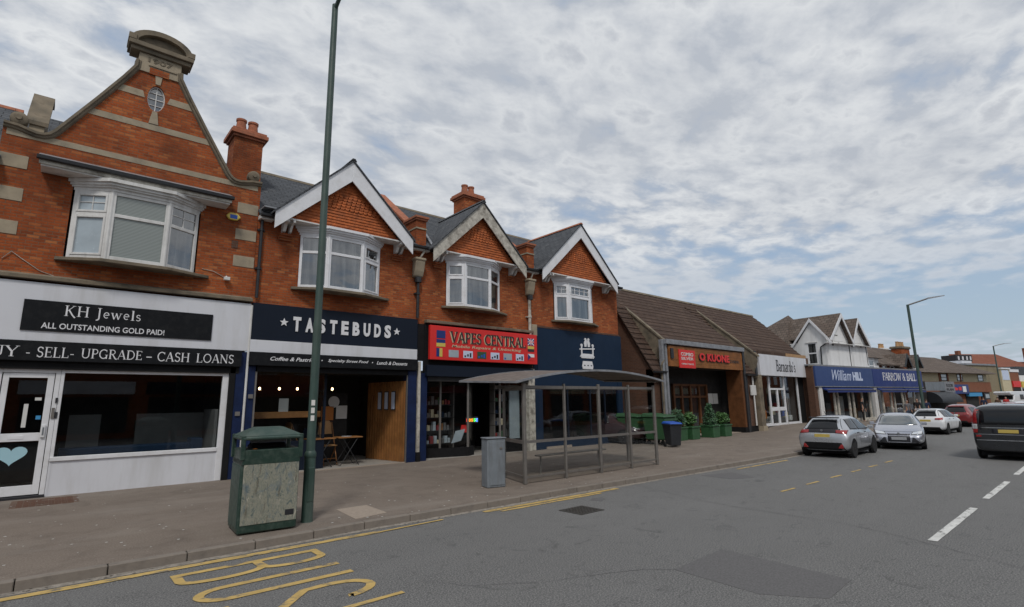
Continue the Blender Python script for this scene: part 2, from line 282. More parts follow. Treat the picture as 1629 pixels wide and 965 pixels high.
# ---------------------------------------------------------------- helpers
OFFS = {}
def uvmap(me):
    if not me.uv_layers: me.uv_layers.new(name='UVMap')
    uv = me.uv_layers[0].data
    for p in me.polygons:
        n = p.normal
        if abs(n.z) > .96: u, v = Vector((1, 0, 0)), Vector((0, 1, 0))
        else: u = Vector((-n.y, n.x, 0)).normalized(); v = n.cross(u); v = v if v.z > 0 else -v
        if u.x + u.y*.01 < 0: u = -u
        for li in p.loop_indices:
            co = me.vertices[me.loops[li].vertex_index].co; uv[li].uv = (co.dot(u), co.dot(v))
class MB:
    def __init__(s, mat=None): s.v = []; s.f = []; s.M = mat
    def face(s, pts):
        b = len(s.v); s.v += [(s.M @ Vector(p)) if s.M else Vector(p) for p in pts]; s.f.append(tuple(range(b, b+len(pts))))
    def mesh(s, pts, faces):
        b = len(s.v); s.v += [(s.M @ Vector(p)) if s.M else Vector(p) for p in pts]; s.f += [tuple(b+i for i in f) for f in faces]
    def box(s, x0, x1, y0, y1, z0, z1):
        s.mesh([(x0, y0, z0), (x1, y0, z0), (x1, y1, z0), (x0, y1, z0), (x0, y0, z1), (x1, y0, z1), (x1, y1, z1), (x0, y1, z1)],
               [(0, 3, 2, 1), (4, 5, 6, 7), (0, 1, 5, 4), (1, 2, 6, 5), (2, 3, 7, 6), (3, 0, 4, 7)]); return s
    def hexa(s, b, t): s.mesh(list(b)+list(t), [(0, 3, 2, 1), (4, 5, 6, 7), (0, 1, 5, 4), (1, 2, 6, 5), (2, 3, 7, 6), (3, 0, 4, 7)]); return s
    def prism(s, poly, ax, a0, a1, holes=()):
        mk = {'y': lambda p, a: (p[0], a, p[1]), 'x': lambda p, a: (a, p[0], p[1]), 'z': lambda p, a: (p[0], p[1], a)}[ax]
        loops = [poly]+list(holes); flat = [p for l in loops for p in l]
        tris = tessellate_polygon([[Vector((p[0], p[1], 0)) for p in l] for l in loops]); n = len(flat)
        pts = [mk(p, a0) for p in flat]+[mk(p, a1) for p in flat]
        fs = [tuple(t) for t in tris]+[tuple(i+n for i in reversed(t)) for t in tris]
        b = 0
        for l in loops:
            k = len(l)
            fs += [(b+i, b+(i+1) % k, n+b+(i+1) % k, n+b+i) for i in range(k)]; b += k
        s.mesh(pts, fs); return s
    def tube(s, p, q, r, r2=None, n=10, cap=True):
        p, q = Vector(p), Vector(q); r2 = r if r2 is None else r2; d = (q-p).normalized()
        a = d.orthogonal().normalized(); b = d.cross(a); pts = []
        for c, rr in ((p, r), (q, r2)):
            pts += [c+(a*math.cos(t)+b*math.sin(t))*rr for t in [2*math.pi*i/n for i in range(n)]]
        fs = [(i, (i+1) % n, n+(i+1) % n, n+i) for i in range(n)]
        if cap: fs += [tuple(reversed(range(n))), tuple(range(n, 2*n))]
        s.mesh(pts, fs); return s
    def path(s, pts, r, n=8):
        for a, b in zip(pts[:-1], pts[1:]): s.tube(a, b, r, n=n)
        return s
    def lathe(s, prof, c=(0, 0, 0), n=20, ax='z'):
        c = Vector(c); pts = []
        for r, h in prof:
            for i in range(n):
                t = 2*math.pi*i/n; x, y = r*math.cos(t), r*math.sin(t)
                pts.append(c+Vector({'z': (x, y, h), 'y': (x, h, y), 'x': (h, x, y)}[ax]))
        m = len(prof); fs = [(j*n+i, j*n+(i+1) % n, (j+1)*n+(i+1) % n, (j+1)*n+i) for j in range(m-1) for i in range(n)]
        fs += [tuple(reversed(range(n))), tuple(range((m-1)*n, m*n))]; s.mesh(pts, fs); return s
    def ribbon(s, prof2, pathpts, closed=False): pass
    def build(s, name, mat, parent=None, bevel=0, smooth=False, recalc=True, seg=1):
        me = bpy.data.meshes.new(name)
        o_ = OFFS.get(parent.name, Vector()) if parent else Vector()
        me.from_pydata([v-o_ for v in s.v], [], s.f); me.validate()
        if recalc:
            bm = bmesh.new(); bm.from_mesh(me)
            if smooth: bmesh.ops.remove_doubles(bm, verts=bm.verts, dist=1e-5)
            bmesh.ops.recalc_face_normals(bm, faces=bm.faces); bm.to_mesh(me); bm.free()
        me.update(); uvmap(me)
        me.materials.append(M[mat] if isinstance(mat, str) else mat)
        ob = bpy.data.objects.new(name, me); COL.objects.link(ob)
        if parent: ob.parent = parent; OFFS[ob.name] = o_
        if bevel:
            b = ob.modifiers.new('bevel', 'BEVEL'); b.width = bevel; b.segments = seg; b.limit_method = 'ANGLE'; b.angle_limit = R(40)
        if smooth:
            for p in me.polygons: p.use_smooth = True
            if smooth != 'all': me.set_sharp_from_angle(angle=R(38))
        return ob
def tag(o, label=None, cat=None, group=None, kind=None):
    for k, v in (('label', label), ('category', cat), ('group', group), ('kind', kind)):
        if v: o[k] = v
    return o
def thing(name, label, cat, loc=(0, 0, 0), rz=0, group=None, world=True):
    o = bpy.data.objects.new(name, None); COL.objects.link(o); o.location = loc; o.rotation_euler.z = rz; o.empty_display_size = .1
    OFFS[o.name] = Vector(loc) if (world and not rz) else Vector()
    return tag(o, label, cat, group)
def kids(o): return [c for c in bpy.data.objects if c.parent == o]
def dup(o, loc=None, rz=None, label=None, parent=None):
    c = o.copy(); COL.objects.link(c)
    if parent: c.parent = parent
    else:
        if loc is not None: c.location = loc
        if rz is not None: c.rotation_euler.z = rz
        if label: c['label'] = label
    for k in kids(o): dup(k, parent=c)
    return c
def quad(name, mat, parent, x0, x1, y, z0, z1, th=.02): return MB().box(x0, x1, y-th, y, z0, z1).build(name, mat, parent)

# lettering -------------------------------------------------------
def fit(pts_faces, x0, x1, z0, z1, y, name, mat, parent, th=.012, T=None, mirror=False, own=None):
    pts, faces = pts_faces
    if own: ax, bx, az, bz = own
    else:
        ax, bx = min(p[0] for p in pts), max(p[0] for p in pts); az, bz = min(p[1] for p in pts), max(p[1] for p in pts)
    sx, sz = (x1-x0)/(bx-ax), (z1-z0)/(bz-az); mb = MB(T); n = len(pts)
    fr = [(x0+(p[0]-ax)*sx, y-th-(p[2] if len(p) > 2 else 0), z0+(p[1]-az)*sz) for p in pts]; bk = [(p[0], y, p[2]) for p in fr]
    edges = {}
    for f in faces:
        for a, b in zip(f, f[1:]+f[:1]): edges[(a, b)] = 1
    side = [(a, b, b+n, a+n) for (a, b) in edges if (b, a) not in edges]
    mb.mesh(fr+bk, [tuple(f) for f in faces]+side)
    return mb.build(name, mat, parent)
def text(body, shear=0, bold=0, space=1, cw=1):
    cu = bpy.data.curves.new('t', 'FONT'); cu.body = body; cu.size = 1; cu.shear = shear; cu.offset = bold; cu.space_character = space; cu.resolution_u = 3
    ob = bpy.data.objects.new('t', cu); COL.objects.link(ob)
    dg = bpy.context.evaluated_depsgraph_get(); me = bpy.data.meshes.new_from_object(ob.evaluated_get(dg))
    bm = bmesh.new(); bm.from_mesh(me); bmesh.ops.remove_doubles(bm, verts=bm.verts, dist=1e-6); bm.to_mesh(me); bm.free()
    r = ([(v.co.x, v.co.y) for v in me.vertices], [list(p.vertices) for p in me.polygons])
    bpy.data.objects.remove(ob); bpy.data.curves.remove(cu); bpy.data.meshes.remove(me); return r
def spaced(body, x0, x1, z0, z1, y, frac, name, mat, parent, th=.012, bold=.03):
    n = len(body); w = (x1-x0)/(n-1+frac) ; P, F = [], []
    for i, ch in enumerate(body):
        if ch == ' ': continue
        p, f = text(ch, bold=bold); a_, b_ = min(q[0] for q in p), max(q[0] for q in p); c_, d_ = min(q[1] for q in p), max(q[1] for q in p)
        k = .35 if ch == 'I' else 1; o = len(P)
        P += [(i+(frac*(1-k)/2)+(q[0]-a_)/(b_-a_)*frac*k, (q[1]-c_)/(d_-c_)) for q in p]; F += [[o+j for j in g] for g in f]
    return fit((P, F), x0, x1, z0, z1, y, name, mat, parent, th)
# a small serif alphabet: strokes of varying width with slab-thin serifs
def _arc(cx, cy, rx, ry, a0, a1, n=12): return [(cx+rx*math.cos(R(a0+(a1-a0)*i/n)), cy+ry*math.sin(R(a0+(a1-a0)*i/n))) for i in range(n+1)]
TK, TN = .125, .05
def stem(x, y0, y1, b=1, t=1):
    r = [([(x, y0), (x, y1)], TK)]
    if b: r.append(([(x-.14, y0+.018), (x+.14, y0+.018)], .036))
    if t: r.append(([(x-.14, y1-.018), (x+.14, y1-.018)], .036))
    return r
def glyph(c):
    s = stem; a = _arc
    G = {
     'A': (.78, [([(.06, 0), (.38, 1)], TN), ([(.38, 1), (.70, 0)], TK), ([(.17, .34), (.58, .34)], TN), ([(-.02, .018), (.17, .018)], .036), ([(.56, .018), (.82, .018)], .036)]),
     'B': (.66, s(.14, 0, 1)+[([(.14, .97), (.34, .97)]+a(.34, .75, .19, .22, 90, -90)+[(.14, .53)], .07), ([(.14, .53), (.36, .53)]+a(.36, .28, .23, .25, 90, -90)+[(.14, .03)], .085)]),
     'C': (.74, [(a(.42, .5, .35, .47, 45, 315, 20), .095), ([(.68, .72), (.68, .97)], .04), ([(.68, .03), (.68, .2)], .03)]),
     'D': (.80, s(.14, 0, 1)+[([(.14, .97), (.34, .97)]+a(.34, .5, .38, .47, 90, -90, 16)+[(.14, .03)], .085)]),
     'E': (.64, s(.14, 0, 1)+[([(.14, .97), (.56, .97)], TN), ([(.14, .52), (.46, .52)], TN), ([(.14, .03), (.58, .03)], TN), ([(.56, .80), (.56, .99)], .04), ([(.585, .0), (.585, .2)], .04), ([(.46, .42), (.46, .62)], .035)]),
     'F': (.60, s(.14, 0, 1)+[([(.14, .97), (.56, .97)], TN), ([(.14, .52), (.44, .52)], TN), ([(.56, .78), (.56, .99)], .04), ([(.44, .42), (.44, .62)], .035)]),
     'G': (.82, [(a(.42, .5, .35, .47, 50, 320, 20), .095), ([(.68, .72), (.68, .95)], .04), ([(.69, .0), (.69, .40)], .11), ([(.54, .41), (.82, .41)], .036)]),
     'H': (.86, s(.14, 0, 1)+s(.70, 0, 1)+[([(.14, .52), (.70, .52)], TN)]),
     'I': (.30, s(.15, 0, 1)),
     'J': (.42, [([(.24, 1), (.24, .1)]+a(.08, .06, .16, .25, 0, -110, 6), .11), ([(.10, .982), (.40, .982)], .036)]),
     'K': (.80, s(.14, 0, 1)+[([(.62, .97), (.18, .46)], TN), ([(.30, .58), (.58, .08), (.76, -.14)], .11), ([(.50, .982), (.76, .982)], .036)]),
     'L': (.62, s(.14, 0, 1)+[([(.14, .03), (.58, .03)], TN), ([(.585, .0), (.585, .24)], .04)]),
     'N': (.86, [([(.12, 0), (.12, 1)], TN), ([(.10, .98), (.72, .02)], TK), ([(.72, 0), (.72, 1)], TN), ([(.0, .018), (.25, .018)], .036), ([(-.02, .982), (.16, .982)], .036), ([(.59, .982), (.85, .982)], .036)]),
     'O': (.86, [(a(.43, .5, .36, .47, 0, 360, 24), .092)]),
     'P': (.62, s(.14, 0, 1)+[([(.14, .97), (.34, .97)]+a(.34, .72, .21, .25, 90, -90)+[(.14, .47)], .075)]),
     'R': (.74, s(.14, 0, 1)+[([(.14, .97), (.34, .97)]+a(.34, .74, .21, .23, 90, -90)+[(.14, .51)], .075), ([(.34, .5), (.62, .04), (.76, -.03)], .11)]),
     'S': (.56, [(a(.28, .745, .19, .225, 25, 270, 12)[:-1]+a(.28, .27, .21, .245, 90, -155, 12), .095), ([(.48, .78), (.48, .96)], .035), ([(.06, .04), (.06, .24)], .035)]),
     'T': (.72, s(.36, 0, 1)+[([(.03, .97), (.69, .97)], TN), ([(.045, .76), (.045, .99)], .04), ([(.675, .76), (.675, .99)], .04)]),
     'V': (.78, [([(.08, 1), (.39, 0)], TK), ([(.39, 0), (.68, 1)], TN), ([(-.04, .982), (.22, .982)], .036), ([(.56, .982), (.80, .982)], .036)]),
     'U': (.82, [([(.14, 1), (.14, .32)]+a(.41, .30, .27, .28, 180, 360, 10)+[(.68, 1)], .085), ([(.0, .982), (.28, .982)], .036), ([(.55, .982), (.81, .982)], .036), ([(.14, .36), (.14, .98)], TK)]),
     'W': (1.12, [([(.08, 1), (.32, 0)], TK), ([(.32, 0), (.54, .96)], TN), ([(.52, .98), (.78, 0)], TK), ([(.78, 0), (1.02, 1)], TN), ([(-.04, .982), (.24, .982)], .036), ([(.90, .982), (1.14, .982)], .036)]),
     'Y': (.74, [([(.06, .98), (.37, .46)], TK), ([(.37, .46), (.68, .98)], TN), ([(.37, .5), (.37, 0)], TK), ([(-.05, .982), (.22, .982)], .036), ([(.56, .982), (.80, .982)], .036), ([(.23, .018), (.51, .018)], .036)]),
     '&': (.86, [(a(.36, .76, .16, .20, -60, 235, 14)+[(.62, .10), (.80, .02)], .08), ([(.44, .58)]+a(.33, .27, .24, .25, 110, 300, 12)+[(.66, .46), (.72, .52)], .07)]),
     'a': (.54, [([(.12, .52)]+a(.25, .46, .15, .16, 130, 0, 8)+[(.40, .08), (.47, .02)], .085), (a(.24, .17, .17, .17, 70, 340, 12), .07)]),
     'b': (.62, s(.12, 0, 1, 0, 0)+[(a(.32, .31, .20, .29, 150, -150, 16), .08), ([(.0, .982), (.12, .982)], .036)]),
     'd': (.62, s(.48, 0, 1, 0, 0)+[(a(.28, .31, .20, .29, 30, 330, 16), .08), ([(.36, .982), (.48, .982)], .036), ([(.48, .018), (.60, .018)], .036)]),
     'e': (.54, [([(.09, .34), (.45, .36)]+a(.27, .34, .18, .27, 0, 310, 16), .075)]),
     'l': (.30, s(.15, 0, 1, 1, 0)+[([(.03, .982), (.15, .982)], .036)]),
     'n': (.66, s(.14, 0, .62, 1, 0)+s(.50, 0, .42, 1, 0)+[(a(.32, .42, .18, .18, 170, 0, 8), .075), ([(.02, .60), (.14, .60)], .036)]),
     'o': (.56, [(a(.28, .31, .20, .28, 0, 360, 18), .08)]),
     'r': (.46, s(.14, 0, .62, 1, 0)+[(a(.30, .44, .14, .15, 160, 50, 6), .085), ([(.02, .60), (.14, .60)], .036)]),
     's': (.42, [(a(.21, .46, .13, .14, 25, 270, 9)[:-1]+a(.21, .17, .15, .15, 90, -155, 9), .075)]),
     'w': (.82, [([(.06, .62), (.24, 0)], .10), ([(.24, 0), (.40, .60)], .045), ([(.38, .62), (.57, 0)], .10), ([(.57, 0), (.74, .62)], .045), ([(-.04, .60), (.18, .60)], .036), ([(.64, .60), (.84, .60)], .036)]),
     "'": (.22, [([(.11, .98), (.08, .72)], .08)]),
     '-': (.42, [([(.06, .36), (.36, .36)], .075)]),
     ' ': (.34, []), '.': (.2, [([(.06, .05), (.16, .05)], .1)])}
    return G[c]
def ribbon(pts, w, z, P, F):
    b = len(P); n = len(pts)
    for i, (x, y) in enumerate(pts):
        x0, y0 = pts[max(0, i-1)]; x1, y1 = pts[min(n-1, i+1)]; d = math.hypot(x1-x0, y1-y0) or 1; nx, ny = -(y1-y0)/d*w/2, (x1-x0)/d*w/2
        P.append((x+nx, y+ny, z)); P.append((x-nx, y-ny, z))
    for i in range(n-1): F.append([b+2*i, b+2*i+1, b+2*i+3, b+2*i+2])
def serif(body, gap=.06, add=0):
    P, F, x = [], [], 0
    for ch in body:
        w, st = glyph(ch)
        for k, (pts, t) in enumerate(st): ribbon([(x+p[0], p[1]) for p in pts], t+add, k*.0006, P, F)
        x += w+gap
    return P, F
def star(n=5, r=.42):
    p = [((1 if i % 2 == 0 else r)*math.cos(R(90+36*i)), (1 if i % 2 == 0 else r)*math.sin(R(90+36*i))) for i in range(10)]
    return p, [[i for i in range(10)]]

# ---------------------------------------------------------------- ground, road, pavement
def S(o, kind='structure'): o['kind'] = kind; return o
S(MB().box(-900, 1500, -900, 900, -.3, -.02).build('ground', 'pavement'))
KP = [(-60, 8.6), (-20, 9.05), (-3, 9.22), (0, 9.24), (2.5, 9.20), (4.6, 9.26), (7.5, 9.2), (10, 9.18), (13, 9.05), (16, 8.95), (19, 8.86), (22.3, 8.82), (30, 8.95), (40, 9.5), (52, 10.1), (62, 10.3), (80, 10.6), (110, 9.6), (160, 4), (260, -14)]
def kerb_y(x):
    for (a, b), (c, d) in zip(KP[:-1], KP[1:]):
        if a <= x <= c: return b+(d-b)*(x-a)/(c-a)
    return KP[-1][1]
mb = MB()
mb.face([(-60, -30, 0), (260, -40, 0), (260, -14, 0)]+[(x, y, 0) for x, y in reversed(KP[:-1])])
S(mb.build('road', 'asphalt'))
def smooth(t): t = max(0, min(1, t)); return t*t*(3-2*t)
def zpav(x, y): return .12+.26*smooth((x-34)/5)*smooth((y-kerb_y(x)-1)/5.2)
mb = MB(); xs = [-60, -30, -10]+[-3+1.0*i for i in range(68)]+[70, 80, 95, 110, 130, 160, 210, 260]
pts = []; K = 9
for x in xs:
    k = kerb_y(x)+.14
    for j in range(K): y = k+(30-k)*(j/(K-1))**1.6; pts.append((x, y, zpav(x, y)))
mb.mesh(pts, [(i*K+j, (i+1)*K+j, (i+1)*K+j+1, i*K+j+1) for i in range(len(xs)-1) for j in range(K-1)])
S(mb.build('pavement', 'pavement', smooth='all'))
mb = MB(); x = -12.0
while x < 120:
    x2 = x+.915 if x < 45 else x+3
    a, b = kerb_y(x), kerb_y(x2); g = .006; h = .004*rnd.random()
    mb.hexa([(x+g, a, -.05), (x2-g, b, -.05), (x2-g, b+.15, -.05), (x+g, a+.15, -.05)], [(x+g, a+.012, .124+h), (x2-g, b+.012, .124+h), (x2-g, b+.15, .124+h), (x+g, a+.15, .124+h)]); x = x2
S(mb.build('kerb', 'kerb', bevel=.012))
mb = MB()
for i in range(60):
    x = -12+i*1.0; w = .15+.08*noise.noise(Vector((x*.4, 3, 0))); w2 = .15+.08*noise.noise(Vector(((x+1)*.4, 3, 0)))
    mb.face([(x, kerb_y(x)-w, .004), (x+1, kerb_y(x+1)-w2, .004), (x+1, kerb_y(x+1)+.01, .004), (x, kerb_y(x)+.01, .004)])
S(mb.build('gutter', 'gutter'))
# painted lines
def strip(name, pts, w, mat, z=.008, wob=0):
    mb = MB(); n = len(pts); Lf, Rt = [], []
    for i, (x, y) in enumerate(pts):
        x0, y0 = pts[max(0, i-1)]; x1, y1 = pts[min(n-1, i+1)]; d = math.hypot(x1-x0, y1-y0); nx, ny = -(y1-y0)/d, (x1-x0)/d
        ww = w*(1+wob*(rnd.random()-.5)); Lf.append((x+nx*ww/2, y+ny*ww/2, z)); Rt.append((x-nx*ww/2, y-ny*ww/2, z))
    for i in range(n-1): mb.face([Rt[i], Rt[i+1], Lf[i+1], Lf[i]])
    return S(mb.build(name, mat))
def dens_(a, b, n): return [(a[0]+(b[0]-a[0])*i/n, a[1]+(b[1]-a[1])*i/n) for i in range(n+1)]
strip('yellow_line', dens_((-12, 8.8), (-.2, 8.95), 20)[:-1]+dens_((-.2, 8.95), (4.6, 8.90), 16), .15, 'yellow_paint', wob=.15)
strip('yellow_line', dens_((4.3, 8.86), (5.9, 8.93), 8), .07, 'yellow_paint', z=.012, wob=.3)
strip('yellow_line', dens_((6.9, 8.95), (11.1, 8.86), 16), .14, 'yellow_paint', wob=.3)
strip('yellow_line', dens_((7.2, 8.76), (10.3, 8.72), 12), .10, 'yellow_paint', wob=.5)
strip('yellow_line', dens_((16.7, 8.52), (20.3, 8.45), 10), .10, 'yellow_paint', wob=.2)
for i, x in enumerate((13.46, 14.98, 16.69, 18.34, 20.0, 21.7)): strip('yellow_dash', dens_((x, 5.82), (x+.75, 5.80), 4), .07, 'yellow_paint', wob=.2)
for a, b in ((-4.5, -.9), (1.4, 5.0), (5.2, 8.9), (10.54, 14.12), (15.55, 18.95), (20.7, 24.2), (26, 29.6), (31.5, 35), (37, 40.5), (42.5, 46)):
    if a > 9: strip('lane_mark', dens_((a, 2.34+(a-10)*.011), (b, 2.34+(b-10)*.011), 10), .125, 'white_line', wob=.12)
# BUS lettering, stretched along the lane; glyph up = +X, reading direction = -Y
def road_glyph(name, strokes, y_left, w, x0, x1):
    mb = MB()
    for k, (pts, t) in enumerate(strokes):
        P = [(x0+p[1]*(x1-x0), y_left-p[0]*w) for p in pts]; n = len(P); A, B = [], []
        for i, (x, y) in enumerate(P):
            xa, ya = P[max(0, i-1)]; xb, yb = P[min(n-1, i+1)]; d = math.hypot(xb-xa, yb-ya) or 1; nx, ny = -(yb-ya)/d*t, (xb-xa)/d*t
            A.append((x+nx, y+ny, .008+k*.0012)); B.append((x-nx, y-ny, .008+k*.0012))
        for i in range(n-1): mb.face([A[i], A[i+1], B[i+1], B[i]])
    return S(mb.build(name, 'yellow_paint'))
a = _arc
t = .058
road_glyph('road_marking', [([(.04, 0), (.04, 1)], t), ([(.04, .97), (.6, .97)]+a(.62, .76, .3, .21, 90, -90, 10)+[(.04, .54)], t), ([(.04, .54), (.64, .54)]+a(.66, .28, .3, .25, 90, -90, 10)+[(.04, .03)], t)], 8.55, .55, 1.42, 3.34)
road_glyph('road_marking', [([(.05, 1), (.05, .22)]+a(.5, .2, .45, .18, 180, 360, 12)+[(.95, 1)], t)], 7.66, .52, 1.5, 3.3)
road_glyph('road_marking', [([(.95, .80)]+a(.5, .76, .45, .22, 10, 180, 10)+[(.08, .62), (.9, .38)]+a(.5, .22, .45, .20, 20, -180, 12), t)], 6.88, .62, 1.3, 3.3)
strip('road_marking', dens_((2.2, 5.95), (3.4, 5.97), 6), .08, 'yellow_paint', wob=.3)
S(MB().prism([(6.45, 4.27), (7.8, 4.33), (7.66, 2.58), (6.79, 2.53), (6.37, 3.12)], 'z', -.01, .004).build('road_patch', 'patch'))
S(MB().prism([(14.69, 8.62), (15.9, 8.3), (15.4, 7.35), (14.6, 7.6)], 'z', -.01, .004).build('road_patch', 'patch'))
S(MB().prism([(9.4, 8.3), (9.7, 8.45), (9.8, 8.2), (9.5, 8.05)], 'z', -.01, .004).build('road_patch', 'patch'))
mb = MB(); cr = [(12, 9.0), (11.6, 8.0), (11.1, 6.6), (10.97, 5.7), (10.91, 4.56), (10.92, 3.81), (10.68, 3.07), (10.33, 2.33), (9.71, 1.24), (9.3, -1)]
P = []
for (x0, y0), (x1, y1) in zip(cr[:-1], cr[1:]):
    for i in range(8): f_ = i/8; P.append((x0+(x1-x0)*f_+rnd.uniform(-.02, .02), y0+(y1-y0)*f_))
for p, q in zip(P[:-1], P[1:]): w = rnd.uniform(.003, .009); mb.face([(p[0]-w, p[1], .004), (q[0]-w, q[1], .004), (q[0]+w, q[1], .004), (p[0]+w, p[1], .004)])
S(mb.build('road_crack', 'patch'))
S(MB().prism([(4.56, 10.75), (5.2, 10.74), (5.15, 9.75), (4.45, 9.62)], 'z', .10, .126).build('paving_slab', 'slab'))
mh = thing('manhole_cover', 'dark iron inspection cover set flush in the road near the kerb', 'manhole cover', (8.45, 7.68, .004))
MB().box(8.1, 8.8, 7.38, 8.0, -.02, .010).build('frame', 'iron', mh)
mb = MB()
for i in range(7):
    for j in range(6): mb.box(8.16+i*.085, 8.22+i*.085, 7.44+j*.088, 7.50+j*.088, .010, .016)
mb.build('tread_pattern', 'iron', mh)
mb = MB()
for j in range(15):
    for i in range(5):
        if rnd.random() < .9: x, y = -.45+i*.215+(j % 2)*.1, 15.75+j*.078; mb.box(x, x+.205, y, y+.069, .10, .1235)
tag(mb.build('brick_paving', 'brick_brown'), kind='structure')

mb = MB(); rg = random.Random(21)
for k in range(3):
    x, y = rg.uniform(-2, 22), rg.uniform(1, 8); a0 = rg.uniform(0, 6.28); P = [(x, y)]
    for i in range(26): a0 += rg.uniform(-.35, .35); x += .16*math.cos(a0); y += .12*math.sin(a0); P.append((x, min(y, 8.6)))
    for p, q in zip(P[:-1], P[1:]): w = rg.uniform(.0015, .004); mb.face([(p[0]-w, p[1]-w, .0045), (q[0]-w, q[1]-w, .0045), (q[0]+w, q[1]+w, .0045), (p[0]+w, p[1]+w, .0045)])
S(mb.build('road_crack', 'patch'))
mb = MB()
for k in range(420):
    x = rg.uniform(-2, 30); y = kerb_y(x)+.2+rg.random()**1.3*7.4; r_ = rg.uniform(.006, .022); a0 = rg.uniform(0, 3); z = zpav(x, y)+.004
    mb.face([(x+r_*math.cos(a0+t_)*(1+.5*rg.random()), y+r_*math.sin(a0+t_), z) for t_ in (0, 1.3, 2.6, 4, 5.2)])
tag(mb.build('litter_specks', 'paper'), 'tiny pale specks of litter and gum scattered over the pavement', 'litter', kind='stuff')
mb = MB()
for k in range(260):
    x = rg.uniform(-3, 26); y = kerb_y(x)-rg.random()*.16; r_ = rg.uniform(.008, .03); a0 = rg.uniform(0, 3)
    mb.mesh([(x+r_*math.cos(a0+t_), y+r_*.5*math.sin(a0+t_), .006+.004*(t_ > 2)) for t_ in (0, 1.5, 3, 4.6)], [(0, 1, 2, 3)])
tag(mb.build('dead_leaves', 'soil'), 'dry brown leaf scraps lying in the gutter along the kerb', 'leaves', kind='stuff')

# ---------------------------------------------------------------- the brick terrace
D = 17.25; G = .12
RIDGE_Y, RIDGE_Z, EAVE_Y, EAVE_Z = 20.75, 11.08, 16.98, 8.12
def slope_z(y): return EAVE_Z+(y-EAVE_Y)*(RIDGE_Z-EAVE_Z)/(RIDGE_Y-EAVE_Y)
def main_roof(root, x0, x1, mat='slate'):
    r = MB().prism([(EAVE_Y, EAVE_Z-.07), (EAVE_Y, EAVE_Z), (RIDGE_Y, RIDGE_Z), (24.6, EAVE_Z), (24.6, EAVE_Z-.07), (RIDGE_Y, RIDGE_Z-.08)], 'x', x0, x1).build('roof', mat, root)
    mb = MB(); x = x0
    while x < x1-.01: e = min(x1, x+.45); mb.prism([(RIDGE_Y-.13, RIDGE_Z-.09), (RIDGE_Y-.06, RIDGE_Z+.02), (RIDGE_Y, RIDGE_Z+.05), (RIDGE_Y+.06, RIDGE_Z+.02), (RIDGE_Y+.13, RIDGE_Z-.09)], 'x', x+.004, e-.004); x = e
    mb.build('ridge_tiles', 'stone_dirty' if root.name.startswith('brick_shop') else 'terracotta', r)
    return r
def gutter(root, x0, x1, y=16.93, z=8.07):
    mb = MB(); prof = [(y-.07, z+.05), (y-.06, z-.02), (y, z-.06), (y+.06, z-.02), (y+.06, z+.05)]
    mb.prism(prof, 'x', x0, x1); mb.build('gutter', 'pipe', root)
    MB().box(x0, x1, y+.06, D, z-.10, z+.03).build('soffit', 'paint_old', root)
def bay(root, xl, x0, x1, xr, yf=16.78, zt=7.16, bars=(0, 0, 0), casement=0, worn='paint_white', z0=5.95, z1=7.74, panes=('winglass',)*3, corn=.20):
    """white bay window: three lights on a splayed plan"""
    b = MB(); g = []; P = [(xl, D-.02), (x0, yf), (x1, yf), (xr, D-.02)]
    win = None; frames = []
    for i in range(3):
        (ax, ay), (bx, by) = P[i], P[i+1]; w = math.hypot(bx-ax, by-ay); T = Matrix.Translation((ax, ay, 0)) @ Matrix.Rotation(math.atan2(by-ay, bx-ax), 4, 'Z')
        f = MB(T); s = .085
        f.box(0, s, -.03, .06, z0, z1); f.box(w-s, w, -.03, .06, z0, z1)
        f.box(s, w-s, -.025, .06, z0, z0+.10); f.box(s, w-s, -.025, .06, z1-.09, z1); f.box(s, w-s, -.028, .06, zt-.045, zt+.045)
        if casement >> i & 1:
            for (a_, c_) in ((z0+.10, zt-.045), (zt+.045, z1-.09)):
                f.box(s, s+.055, -.045, .04, a_, c_); f.box(w-s-.055, w-s, -.045, .04, a_, c_); f.box(s+.055, w-s-.055, -.044, .04, a_, a_+.055); f.box(s+.055, w-s-.055, -.044, .04, c_-.055, c_)
        if bars[i]:
            n = bars[i]
            for k in range(1, n): xx = s+(w-2*s)*k/n; f.box(xx-.012, xx+.012, -.012, .02, zt+.045, z1-.09)
            zm = (zt+z1)/2; f.box(s, w-s, -.010, .022, zm-.012, zm+.012)
        frames.append(f); g.append((T, w, s))
    allf = MB()
    for f in frames: b_ = len(allf.v); allf.v += f.v; allf.f += [tuple(q+b_ for q in t_) for t_ in f.f]
    # rounded mullions at the two front corners
    for (cx, cy) in P[1:3]: allf.tube((cx, cy, z0), (cx, cy, z1), .05, n=8)
    win = allf.build('bay_window', worn, root, bevel=.006)
    for i, (T, w, s) in enumerate(g): MB(T).box(s, w-s, .012, .018, z0+.1, z1-.09).build('pane', panes[i], win)
    # cornice in steps
    mb = MB()
    for k, (o, za, zb) in enumerate(((.05, z1, z1+.08), (.11, z1+.08, z1+.13), (.16, z1+.13, z1+.20), (.22, z1+.20, z1+.29))):
        mb.prism([(xl-o*.8, D-.003), (x0-o*.45, yf-o), (x1+o*.45, yf-o), (xr+o*.8, D-.003)], 'z', za, zb)
    mb.build('cornice', 'paint_old' if worn == 'paint_old' else 'paint_white', win)
    # the masonry below and the dark room behind
    MB().prism([(xl-.22, D+.05), (xl-.22, D-.10), (x0-.1, yf-.10), (x1+.1, yf-.10), (xr+.40, D-.10), (xr+.40, D+.05)], 'z', z0-.085, z0).build('window_sill', 'stone_dirty', root, bevel=.01)
    return win
def wall(root, poly, holes, mat='brick', y0=D, y1=D+.3, name='wall'): return MB().prism(poly, 'y', y0, y1, holes).build(name, mat, root)
